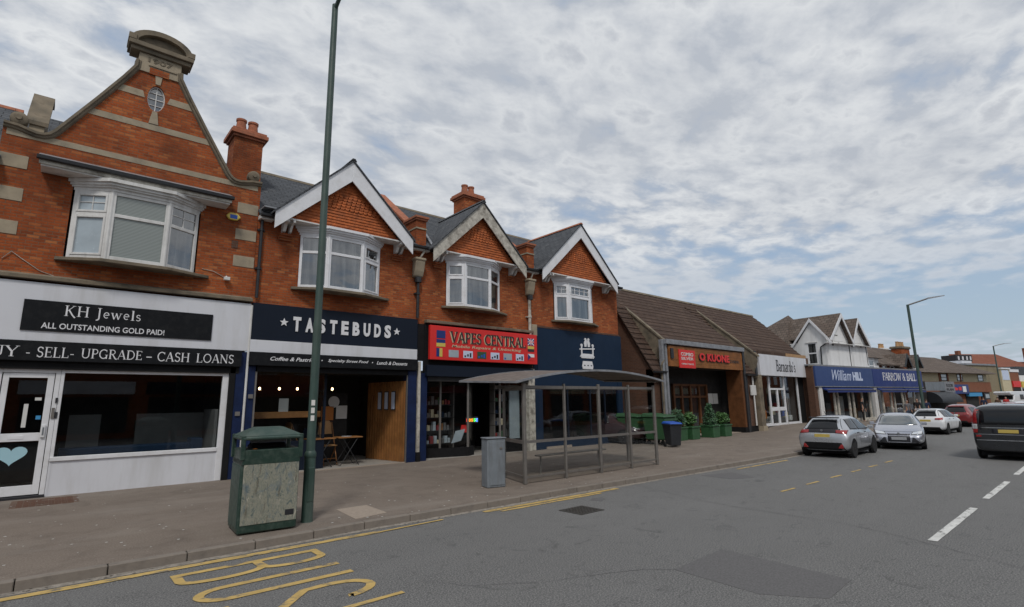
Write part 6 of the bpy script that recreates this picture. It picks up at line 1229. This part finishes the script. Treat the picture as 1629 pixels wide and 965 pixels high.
# charity shop and blue-sign shop window goods
rr = random.Random(11)
for i in range(9):
    x = 35.8+i*.70+rr.uniform(0, .2); c = ['yellow_sign', 'letter_pale', 'orange', 'paper', 'cream', 'car_red', 'lid_blue', 'yellow_sign', 'paper'][i]
    z = .40+rr.uniform(0, .8); tag(MB().box(x, x+.4, 16.7, 17.0, z, z+rr.uniform(.35, .7)).build('display_item', c, bevel=.03), ['yellow', 'pale blue', 'orange', 'white', 'cream', 'dark red', 'blue', 'mustard', 'off-white'][i]+' parcel shaped goods in the charity shop window, item %s from the white pillar' % ['first', 'second', 'third', 'fourth', 'fifth', 'sixth', 'seventh', 'eighth', 'ninth'][i], 'goods')
for i in range(8):
    xl = 1.2+i*2.15; wx = 43.5+xl*math.cos(A1)-1.2*math.sin(-A1)*-1; wy = 15.3+xl*math.sin(A1)+1.2
    c = ['cream', 'wall_grey', 'paper', 'wood_light', 'cream', 'wood', 'paper', 'cloth_brown'][i]; tag(MB(Matrix.Translation((wx, wy, .3)) @ Matrix.Rotation(A1, 4, 'Z')).box(-.35, .35, -.15, .15, 0, 1.0+.5*(i % 3)).build('window_display', c, bevel=.03), 'plain %s display stand, number %s along the windows under the blue signs' % (['cream', 'grey', 'white', 'pale wood', 'tall cream', 'brown wood', 'small white', 'dark brown'][i], ['one', 'two', 'three', 'four', 'five', 'six', 'seven', 'eight'][i]), 'display stand')

# ---------------------------------------------------------------- vehicles
def car(name, label, loc, rz, paint, st, W, wheels, wr=.31, rim='alloy', subs=2, extra=None):
    """st: stations (x, z low, half width low, half width belt, z belt, half width top, z top); x runs forward from the rear bumper"""
    root = thing(name, label, 'van' if 'van' in name else 'car', loc, rz, None, world=False)
    rows = []
    for (x, zl, wl, wb, zb, wt, zt) in st:
        zm = zl+(zb-zl)*.62
        rows.append([(x, 0, zl), (x, wl*.80, zl), (x, wl, zl+.10), (x, (wl+wb)/2+.012, zm), (x, wb, zb), (x, wt+(wb-wt)*.30, zb+(zt-zb)*.62), (x, wt, zt-.035), (x, wt*.55, zt), (x, 0, zt+.008)])
    K = len(rows[0]); vs, fs = [], []; idx = []
    for r_ in rows:
        Lf = []
        for j, p in enumerate(r_): Lf.append(len(vs)); vs.append(p)
        Rr = [Lf[0]]
        for j, p in enumerate(r_[1:-1]): Rr.append(len(vs)); vs.append((p[0], -p[1], p[2]))
        Rr.append(Lf[-1]); idx.append((Lf, Rr))
    for a_, b_ in zip(idx[:-1], idx[1:]):
        for s_ in (0, 1):
            for j in range(K-1): fs.append((a_[s_][j], b_[s_][j], b_[s_][j+1], a_[s_][j+1]))
    for e in (idx[0], idx[-1]):
        Lf, Rr = e
        fs.append((Lf[0], Lf[1], Rr[1])); fs.append((Lf[K-2], Lf[K-1], Rr[K-2]))
        for j in range(1, K-2): fs.append((Lf[j], Lf[j+1], Rr[j+1], Rr[j]))
    me = bpy.data.meshes.new('body'); me.from_pydata(vs, [], fs); bm = bmesh.new(); bm.from_mesh(me)
    bmesh.ops.recalc_face_normals(bm, faces=bm.faces); bm.to_mesh(me); bm.free()
    tmp = bpy.data.objects.new('body', me); COL.objects.link(tmp); m_ = tmp.modifiers.new('s', 'SUBSURF'); m_.levels = subs; m_.render_levels = subs
    dg = bpy.context.evaluated_depsgraph_get(); me2 = bpy.data.meshes.new_from_object(tmp.evaluated_get(dg)); bpy.data.objects.remove(tmp); bpy.data.meshes.remove(me)
    me2.name = 'body'; me2.materials.clear(); me2.materials.append(M[paint])
    body = bpy.data.objects.new('body', me2); COL.objects.link(body); body.parent = root
    for p in me2.polygons: p.use_smooth = True
    bvh = BVHTree.FromPolygons([v.co.copy() for v in me2.vertices], [tuple(p.vertices) for p in me2.polygons])
    def hit(a, u, v):
        ax, sg = a
        if ax == 'x': o, d = Vector((-3 if sg < 0 else 9, u, v)), Vector((-sg, 0, 0))
        else: o, d = Vector((u, 5*sg, v)), Vector((0, -sg, 0))
        return bvh.ray_cast(o, d)
    def patch(nm, mat, a, q, off=.006, n=9, par=None):
        """a panel lying on the body: corners q given anticlockwise in the view's own plane, thickness = off"""
        mb = MB(); G_ = []
        for i in range(n+1):
            row = []
            for j in range(n+1):
                s_, t_ = i/n, j/n; u = (1-s_)*((1-t_)*q[0][0]+t_*q[3][0])+s_*((1-t_)*q[1][0]+t_*q[2][0]); v = (1-s_)*((1-t_)*q[0][1]+t_*q[3][1])+s_*((1-t_)*q[1][1]+t_*q[2][1])
                h = hit(a, u, v); row.append(h[0]+h[1]*off if h[0] is not None else None)
            G_.append(row)
        for i in range(n):
            for j in range(n):
                c = [G_[i][j], G_[i+1][j], G_[i+1][j+1], G_[i][j+1]]
                if all(x is not None for x in c): mb.face(c)
        ob = mb.build(nm, mat, par or body, smooth='all'); so = ob.modifiers.new('t', 'SOLIDIFY'); so.thickness = off*.9; so.offset = -1; return ob
    R0, R1 = ('x', -1), ('x', 1)
    for sd in (1, -1):
        for wx in wheels:
            mb = MB(); n = 26; rings = []
            for k in range(4):
                ring_ = []
                for i in range(n):
                    t_ = 2*math.pi*i/n; u, v = wx+(wr*1.16)*k/3*math.cos(t_), wr+(wr*1.16)*k/3*math.sin(t_); h = hit(('y', sd), u, v)
                    ring_.append((h[0]+Vector((0, sd*.004, 0))) if h[0] is not None else Vector((u, sd*(W/2-.06), v)))
                rings.append(ring_)
            for k in range(3):
                for i in range(n): mb.face([rings[k][i], rings[k][(i+1) % n], rings[k+1][(i+1) % n], rings[k+1][i]])
            mb.build('wheel_arch', 'black_matt', body, recalc=False)
            yc = sd*(W/2-.095); wh = MB().lathe([(wr*.62, -.10), (wr*.93, -.10), (wr, -.07), (wr, .07), (wr*.93, .10), (wr*.62, .10), (wr*.60, .06), (wr*.60, -.06)], (wx, yc, wr), 28, 'y').build('wheel', 'rubber', root, smooth=True)
            rm = MB(); rm.lathe([(.001, sd*.02), (wr*.62, sd*.02), (wr*.62, sd*.03), (.001, sd*.03)], (wx, yc, wr), 20, 'y')
            for k in range(5):
                T = Matrix.Translation((wx, yc+sd*.085, wr)) @ Matrix.Rotation(2*math.pi*k/5+.3, 4, 'Y'); b_ = len(rm.v); t2 = MB(T); t2.hexa([(-.035, -.012, 0), (.035, -.012, 0), (.035, .012, 0), (-.035, .012, 0)], [(-.06, -.012, wr*.63), (.06, -.012, wr*.63), (.06, .012, wr*.63), (-.06, .012, wr*.63)])
                rm.v += t2.v; rm.f += [tuple(i+b_ for i in f) for f in t2.f]
            rm.lathe([(wr*.60, sd*.09), (wr*.66, sd*.10), (wr*.66, sd*.06), (wr*.60, sd*.06)], (wx, yc, wr), 24, 'y'); rm.lathe([(.001, sd*.10), (.04, sd*.10), (.05, sd*.07)], (wx, yc, wr), 12, 'y'); rm.build('rim', rim, wh)
            for pt in range(0): pass
    MB().box(.35, st[-1][0]-.35, -W/2+.12, W/2-.12, .14, .42).build('underbody', 'black_matt', root)
    return root, body, patch, R0, R1
def plate(root, x, z, w, h, mat, sg=-1, txt=None):
    p = MB().box(x-.012, x+.012, -w/2, w/2, z-h/2, z+h/2).build('number_plate', mat, root, bevel=.004)
def mirrors(root, x, z, W, mat):
    for s_ in (1, -1): MB().box(x-.07, x+.07, s_*(W/2+.03)-.09, s_*(W/2+.03)+.09, z, z+.13).box(x-.03, x+.03, s_*(W/2-.08)-.06, s_*(W/2-.08)+.06, z+.02, z+.06).build('mirror', mat, root, bevel=.035, seg=2)
def seams(patch, xs_, z0, z1, sd=(1, -1)):
    for s_ in sd:
        for x in xs_: patch('door_seam', 'black_matt', ('y', s_), [(x, z0), (x+.014, z0), (x+.014, z1), (x, z1)], .002, 6)
hatch = [(0.0, .34, .66, .72, .62, .60, .70), (.05, .27, .82, .85, .76, .64, .99), (.16, .24, .86, .875, .84, .60, 1.13), (.44, .22, .87, .865, .93, .50, 1.41), (.85, .20, .865, .855, .95, .52, 1.50), (1.7, .20, .865, .86, .93, .55, 1.53), (2.35, .20, .865, .86, .91, .54, 1.47), (2.85, .20, .865, .865, .90, .63, 1.18), (3.15, .20, .865, .86, .88, .66, .98), (3.6, .22, .84, .83, .78, .60, .86), (3.88, .24, .74, .74, .64, .54, .70), (3.96, .30, .60, .62, .52, .46, .58)]
def dress_hatch(c, dark='car_glass', plate_m='plate_yellow', yaris=True):
    root, body, P, R0, R1 = c
    P('rear_window', dark, R0, [(-.66, 1.04), (.66, 1.04), (.50, 1.39), (-.50, 1.39)])
    for s_ in (1, -1):
        a_ = ('y', s_)
        P('side_window', dark, a_, [(.62, 1.02), (1.42, .99), (1.42, 1.40), (.78, 1.38)]); P('side_window', dark, a_, [(1.48, .99), (2.42, .97), (2.20, 1.35), (1.48, 1.40)]); P('side_window', dark, a_, [(2.46, .97), (2.80, .97), (2.50, 1.22), (2.40, 1.28)])
    P('windscreen', 'screen_glass', R1, [(-.64, 1.02), (.64, 1.02), (.53, 1.40), (-.53, 1.40)])
    if yaris:
        P('tailgate_band', 'ink', R0, [(-.60, .90), (.60, .90), (.60, 1.05), (-.60, 1.05)], .004)
        for s_ in (1, -1): P('tail_lamp', 'tail_red', R0, [(s_*.46, .90), (s_*.79, .87), (s_*.78, 1.00), (s_*.46, 1.0)], .02)
        P('rear_diffuser', 'black_matt', R0, [(-.74, .30), (.74, .30), (.62, .56), (-.62, .56)], .012)
        for s_ in (1, -1): P('reflector', 'tail_red', R0, [(s_*.50, .36), (s_*.68, .36), (s_*.66, .50), (s_*.60, .50)], .02)
    else:
        for s_ in (1, -1): P('tail_lamp', 'tail_red', R0, [(s_*.46, .86), (s_*.80, .84), (s_*.79, .97), (s_*.46, .93)], .02)
        P('rear_diffuser', 'black_matt', R0, [(-.72, .28), (.72, .28), (.64, .44), (-.64, .44)], .012)
    MB().box(.36, .50, -.52, .52, 1.425, 1.47).build('spoiler', 'ink' if yaris else body.data.materials[0], root, bevel=.02)
    plate(root, .018, .80, .52, .115, plate_m); MB().lathe([(.001, 0), (.045, 0), (.045, .012), (.001, .012)], (.015, 0, .99), 12, 'x').build('badge', 'alloy', root)
    MB().tube((.75, 0, 1.50), (.55, 0, 1.68), .008).build('aerial', 'ink', root)
    mirrors(root, 2.72, .98, 1.74, body.data.materials[0]); seams(P, (.95, 1.46, 2.55), .34, .98); P('sill', 'black_matt', ('y', -1), [(.9, .21), (2.9, .21), (2.9, .30), (.9, .30)], .004)
    for s_ in (1, -1):
        for x in (1.2, 2.1): P('door_handle', 'ink', ('y', s_), [(x, .86), (x+.16, .86), (x+.16, .89), (x, .89)], .02, 3)
    for s_ in (1, -1): P('headlight', 'lamp_clear', R1, [(s_*.40, .68), (s_*.72, .70), (s_*.70, .80), (s_*.42, .76)], .012)
c1 = car('parked_car', 'silver hatchback seen from behind at the kerb, nearest of the parked cars', (22.05, 7.83, 0), R(1.5), 'silver', hatch, 1.74, (.62, 3.17), .325); dress_hatch(c1)
kia = [(x*1.09, a_, b_*1.03, c_*1.03, d_*.99, e_*1.03, f_*.97) for x, a_, b_, c_, d_, e_, f_ in hatch]
c2 = car('parked_car', 'white hatchback with dark rear window beyond the silver cars', (38.9, 8.15, 0), R(-2), 'car_white', kia, 1.79, (.72, 3.40), .32); dress_hatch(c2, yaris=False)
c3 = car('parked_car', 'dark red hatchback beyond the white one, partly hidden by the black van', (49.6, 8.6, 0), R(-5), 'car_red', [(x*1.1, a_, b_*1.06, c_*1.06, d_*1.04, e_*1.06, f_*1.06) for x, a_, b_, c_, d_, e_, f_ in hatch], 1.85, (.72, 3.45), .34); dress_hatch(c3, yaris=False)
# the silver car pulling out, nose to the camera; same body turned round
fst = [(x, a_, b_, c_, d_, e_, f_) for x, a_, b_, c_, d_, e_, f_ in [(0.0, .34, .66, .70, .62, .60, .70), (.06, .27, .84, .85, .84, .70, .98), (.25, .24, .90, .905, .95, .64, 1.15), (.65, .22, .905, .91, .97, .60, 1.40), (1.2, .20, .905, .91, .96, .61, 1.47), (1.9, .20, .905, .91, .94, .62, 1.48), (2.45, .20, .905, .91, .93, .61, 1.42), (2.95, .20, .905, .905, .92, .66, 1.16), (3.3, .20, .905, .90, .90, .70, .99), (3.75, .21, .90, .88, .82, .66, .90), (4.12, .22, .84, .82, .70, .60, .76), (4.30, .26, .74, .72, .56, .54, .60), (4.34, .30, .66, .64, .48, .48, .52)]]
c4 = car('moving_car', 'grey silver car facing the camera, angled out beside the parked hatchback', (31.4, 7.65, 0), R(193), 'silver2', fst, 1.82, (.78, 3.42), .33)
root, body, P, R0, R1 = c4
P('windscreen', 'screen_glass', R1, [(-.70, .99), (.70, .99), (.57, 1.38), (-.57, 1.38)])
for s_ in (1, -1):
    P('headlight', 'lamp_clear', R1, [(s_*.44, .64), (s_*.80, .66), (s_*.84, .78), (s_*.50, .72)], .014); P('headlight_surround', 'ink', R1, [(s_*.42, .625), (s_*.82, .645), (s_*.86, .79), (s_*.48, .735)], .006)
    P('air_intake', 'ink', R1, [(s_*.42, .32), (s_*.70, .32), (s_*.52, .52), (s_*.46, .52)], .012); P('fog_lamp', 'lamp_clear', R1, [(s_*.70, .36), (s_*.77, .36), (s_*.77, .43), (s_*.70, .43)], .02)
    a_ = ('y', s_); P('side_window', 'car_glass', a_, [(.75, 1.02), (1.60, 1.0), (1.60, 1.36), (.95, 1.34)]); P('side_window', 'car_glass', a_, [(1.66, 1.0), (2.62, .98), (2.36, 1.32), (1.66, 1.37)])
P('grille', 'dark_alloy', R1, [(-.36, .60), (.36, .60), (.40, .655), (-.40, .655)], .012); P('lower_grille', 'ink', R1, [(-.38, .34), (.38, .34), (.38, .57), (-.38, .57)], .010); P('bumper_lip', 'black_matt', R1, [(-.78, .26), (.78, .26), (.78, .30), (-.78, .30)], .012)
P('bonnet_seam', 'ink', R1, [(-.62, .735), (.62, .735), (.62, .745), (-.62, .745)], .002)
plate(root, 4.365, .47, .52, .115, 'plate_white'); MB().lathe([(.001, 0), (.05, 0), (.05, .012), (.001, .012)], (4.30, 0, .67), 12, 'x').build('badge', 'alloy', root)
mirrors(root, 2.95, .98, 1.82, 'silver2'); seams(P, (1.0, 1.63, 2.75), .34, .98)
MB().tube((2.98, -.5, 1.02), (3.0, .0, 1.07), .008).tube((2.98, .1, 1.02), (3.0, .55, 1.07), .008).build('wiper', 'ink', root)
# black van
vst = [(0.0, .34, .80, .84, 1.0, .78, 1.30), (.05, .30, .92, .93, 1.12, .82, 1.76), (.18, .26, .95, .955, 1.15, .80, 1.86), (.6, .24, .96, .96, 1.15, .80, 1.90), (2.0, .24, .96, .96, 1.15, .80, 1.91), (3.2, .24, .96, .96, 1.15, .79, 1.88), (3.7, .24, .96, .955, 1.13, .80, 1.60), (4.1, .24, .95, .95, 1.10, .80, 1.20), (4.6, .26, .92, .90, .95, .72, 1.02), (4.85, .32, .80, .80, .70, .66, .80)]
c5 = car('black_van', 'black people carrier van seen from behind, cut off at the frame edge', (24.85, 2.95, 0), R(0), 'car_black', vst, 1.92, (.75, 3.9), .34)
root, body, P, R0, R1 = c5
P('rear_window', 'car_glass', R0, [(-.74, 1.20), (.74, 1.20), (.66, 1.72), (-.66, 1.72)])
for s_ in (1, -1):
    P('tail_lamp', 'tail_red', R0, [(s_*.78, 1.22), (s_*.905, 1.22), (s_*.86, 1.74), (s_*.76, 1.74)], .03); P('tail_lamp', 'tail_red', ('y', s_), [(.02, 1.0), (.17, 1.05), (.22, 1.72), (.06, 1.70)], .02)
    P('reverse_lamp', 'lamp_clear', R0, [(s_*.79, 1.05), (s_*.91, 1.05), (s_*.905, 1.21), (s_*.78, 1.21)], .03); P('tail_lamp', 'tail_red', R0, [(s_*.80, .92), (s_*.91, .92), (s_*.91, 1.04), (s_*.79, 1.04)], .03); P('reflector', 'tail_red', R0, [(s_*.72, .78), (s_*.86, .78), (s_*.86, .84), (s_*.72, .84)], .02)
    P('side_window', 'car_glass', ('y', s_), [(.5, 1.22), (1.7, 1.22), (1.7, 1.72), (.55, 1.72)]); P('side_window', 'car_glass', ('y', s_), [(1.78, 1.22), (2.9, 1.22), (2.9, 1.70), (1.78, 1.72)])
P('trim_strip', 'alloy', R0, [(-.70, 1.08), (.70, 1.08), (.70, 1.11), (-.70, 1.11)], .014); P('bumper_edge', 'lead', R0, [(-.86, .66), (.86, .66), (.86, .685), (-.86, .685)], .012); P('bumper_step', 'lead', R0, [(-.88, .86), (.88, .86), (.88, .88), (-.88, .88)], .008)
P('plate_recess', 'ink', R0, [(-.42, .90), (.42, .90), (.42, 1.06), (-.42, 1.06)], .010); plate(root, .0, .98, .52, .115, 'plate_yellow')
MB().tube((.05, -.3, 1.18), (-.005, .25, 1.20), .010).build('wiper', 'ink', root); fit(text('VITO' if 0 else 'VAN', bold=.01), 0, .001, 0, .001, 0, 'x', 'alloy', root) if 0 else None
mirrors(root, 3.9, 1.12, 1.92, 'ink')
c6 = car('parked_car', 'dark car with its side showing in the alley, seen through the shelter glass', (21.4, 19.6, G), R(-80), 'car_dark', hatch, 1.74, (.62, 3.17), .32)
root, body, P, R0, R1 = c6
P('windscreen', 'screen_glass', R1, [(-.64, 1.02), (.64, 1.02), (.53, 1.40), (-.53, 1.40)])
for s_ in (1, -1): P('side_window', 'car_glass', ('y', s_), [(.62, 1.02), (2.42, .97), (2.20, 1.35), (.78, 1.38)]); P('headlight', 'lamp_clear', R1, [(s_*.40, .68), (s_*.72, .70), (s_*.70, .80), (s_*.42, .76)], .012)
plate(root, 3.97, .5, .52, .115, 'plate_white')
# distant cars and a motorhome in the far traffic
for i, (x, y, mt, lb) in enumerate(((66, 8.6, 'silver', 'distant silver car past the dark red hatchback'), (72, 8.4, 'car_red', 'distant red car seen over the black van roof'), (79, 8.2, 'car_white', 'farthest white car seen over the black van roof'))):
    cc = car('distant_car', lb, (x, y, 0), R(-4), mt, hatch, 1.74, (.62, 3.17)); cc[2]('rear_window', 'car_glass', cc[3], [(-.60, 1.06), (.60, 1.06), (.50, 1.37), (-.50, 1.37)])
mh_ = thing('motorhome', 'white coachbuilt motorhome parked far off near the corner building', 'motorhome', (122, 12.5, 0), R(168), world=False)
MB().prism([(0, .5), (5.6, .5), (5.9, 1.3), (5.0, 1.5), (4.6, 2.2), (5.9, 2.3), (6.0, 2.7), (5.6, 2.8), (0, 2.8)], 'y', -1.1, 1.1).build('body', 'car_white', mh_, bevel=.08); MB().box(1.2, 2.6, -1.13, -1.1, 1.5, 2.3).box(1.2, 2.6, 1.1, 1.13, 1.5, 2.3).build('side_window', 'car_glass', mh_); MB().hexa([(5.06, -.95, 1.5), (5.06, .95, 1.5), (4.9, .95, 1.5), (4.9, -.95, 1.5)], [(4.66, -.9, 2.2), (4.66, .9, 2.2), (4.5, .9, 2.2), (4.5, -.9, 2.2)]).build('windscreen', 'car_glass', mh_)
MB().box(.3, 4.4, 1.1, 1.12, 1.0, 1.2).box(.3, 4.4, -1.12, -1.1, 1.0, 1.2).build('stripe', 'wall_grey', mh_)
for wx in (1.2, 4.9):
    for s_ in (-1, 1): MB().lathe([(.001, -.12), (.34, -.12), (.34, .12), (.001, .12)], (wx, s_*.95, .34), 16, 'y').build('wheel', 'rubber', mh_)

# ---------------------------------------------------------------- people
def skinned(name, joints, edges, mat, parent, root_i=0, sub=2):
    me = bpy.data.meshes.new(name); me.from_pydata([j[0] for j in joints], edges, []); ob = bpy.data.objects.new(name, me); COL.objects.link(ob)
    sk = ob.modifiers.new('skin', 'SKIN'); sk.use_smooth_shade = True
    me.skin_vertices or me.attributes
    for i, j in enumerate(joints): r_ = j[1]; me.skin_vertices[0].data[i].radius = (r_, r_) if isinstance(r_, float) else r_; me.skin_vertices[0].data[i].use_root = (i == root_i)
    s_ = ob.modifiers.new('sub', 'SUBSURF'); s_.levels = sub; s_.render_levels = sub
    dg = bpy.context.evaluated_depsgraph_get(); me2 = bpy.data.meshes.new_from_object(ob.evaluated_get(dg)); bpy.data.objects.remove(ob); bpy.data.meshes.remove(me); me2.name = name
    me2.materials.clear(); me2.materials.append(M[mat]); o = bpy.data.objects.new(name, me2); COL.objects.link(o)
    for p in me2.polygons: p.use_smooth = True
    if parent: o.parent = parent
    return o
def person(label, loc, rz, top, trousers, stride=.12, h=1.72, arm=.1, hair='hair', skirt=False):
    root = thing('person', label, 'person', loc, rz, None, world=False); k = h/1.72; k *= 1.08
    V = lambda x, y, z: (x*k, y*k, z*k); s = stride
    J = [(V(0, 0, .95), .12*k), (V(0, 0, 1.15), .115*k), (V(0, 0, 1.36), .13*k), (V(0, 0, 1.47), .055*k), (V(0, .01, 1.55), .062*k), (V(0, .015, 1.63), .092*k), (V(0, .01, 1.70), .070*k)]
    E = [(0, 1), (1, 2), (2, 3), (3, 4), (4, 5), (5, 6)]
    def chain(start, pts):
        p = start
        for q, r_ in pts: J.append((V(*q), r_*k)); E.append((p, len(J)-1)); p = len(J)-1
        return p
    legs = []
    for sd in (1, -1):
        f = s*sd; chain(0, [((sd*.10, 0, .88), .085), ((sd*.10, f*.6+.02, .50), .058), ((sd*.10, f, .09), .038), ((sd*.10, f+.10, .035), .036), ((sd*.10, f+.17, .025), .026)])
        ha = -f*arm*8; e = chain(2, [((sd*.17, 0, 1.40), .055), ((sd*.23, ha*.3, 1.12), .042), ((sd*.23, ha*.8+.08, .88), .030), ((sd*.23, ha+.10, .82), .030)])
        for fi in range(5): a_ = (fi-2)*.016; J.append((V(sd*.23+(-.02*sd if fi == 0 else 0), ha+.10+a_, .82-(.05 if fi == 0 else .085+(.01 if fi == 2 else 0))), .009*k)); E.append((e, len(J)-1))
    body = skinned('body', J, E, 'skin', root)
    JT = [(V(0, 0, .86), .135*k), (V(0, 0, 1.0), .135*k), (V(0, 0, 1.18), .13*k), (V(0, 0, 1.38), .145*k), (V(0, 0, 1.45), .075*k)]; ET = [(0, 1), (1, 2), (2, 3), (3, 4)]
    for sd in (1, -1):
        f = s*sd; ha = -f*arm*8; b = len(JT); JT += [(V(sd*.18, 0, 1.40), .072*k), (V(sd*.235, ha*.3, 1.12), .058*k), (V(sd*.235, ha*.75+.06, .90), .045*k)]; ET += [(3, b), (b, b+1), (b+1, b+2)]
    skinned('jacket', JT, ET, top, root)
    JL = [(V(0, 0, .96), .13*k), (V(0, 0, .88), .13*k)]; EL = [(0, 1)]
    for sd in (1, -1):
        f = s*sd; b = len(JL); JL += [(V(sd*.10, 0, .82), .10*k), (V(sd*.10, f*.6+.02, .50), .074*k), (V(sd*.10, f, .10), .058*k)]; EL += [(1, b), (b, b+1), (b+1, b+2)]
    skinned('trousers', JL, EL, trousers, root)
    skinned('hair', [(V(0, -.02, 1.60), .085*k), (V(0, -.02, 1.68), .096*k), (V(0, .0, 1.73), .075*k)], [(0, 1), (1, 2)], hair, root)
    mb = MB()
    for sd in (1, -1): mb.box(sd*.10*k-.045, sd*.10*k+.045, (s*sd-.06)*k, (s*sd+.20)*k, 0, .07)
    mb.build('shoes', 'rubber', root, bevel=.02)
    hd = MB(); 
    for sd in (1, -1): hd.lathe([(.001, .0), (.012, .002), (.010, .008), (.001, .010)], (sd*.032*k, .098*k, 1.63*k), 8, 'y')
    hd.build('eyes', 'ink', root); MB().prism([(.10*k, 1.615*k), (.122*k, 1.585*k), (.095*k, 1.58*k)], 'x', -.012*k, .012*k).build('nose', 'skin', root); MB().box(-.025*k, .025*k, .090*k, .100*k, 1.555*k, 1.563*k).build('mouth', 'car_red', root)
    return root
person('person in a dark jacket and trousers walking below the royal blue sign', (56.5, 12.2, .14), R(100), 'cloth_black', 'cloth_black', .16)
person('person in a navy coat and jeans near the far end of the royal blue sign', (58.6, 12.0, .14), R(-80), 'cloth_navy', 'cloth_jeans', .14, 1.66)
person('person in a grey jacket standing left of the one in the dark jacket', (54.6, 12.5, .14), R(140), 'cloth_grey', 'cloth_jeans', .06, 1.62, hair='cloth_grey')
person('person in black standing in the doorway under the mid blue sign', (49.6, 14.35, .25), R(180), 'cloth_black', 'cloth_black', .05, 1.75)
person('person in a bright red coat far down the pavement, by the frame edge', (86.0, 9.9, .14), R(100), 'cloth_red', 'cloth_black', .14)
person('person in a brown coat far down the pavement, beside the one in red', (84.0, 10.4, .14), R(-70), 'cloth_brown', 'cloth_jeans', .14)
person('person in a navy top far down the pavement before the parade', (78.5, 10.9, .14), R(-80), 'cloth_navy', 'cloth_black', .12)
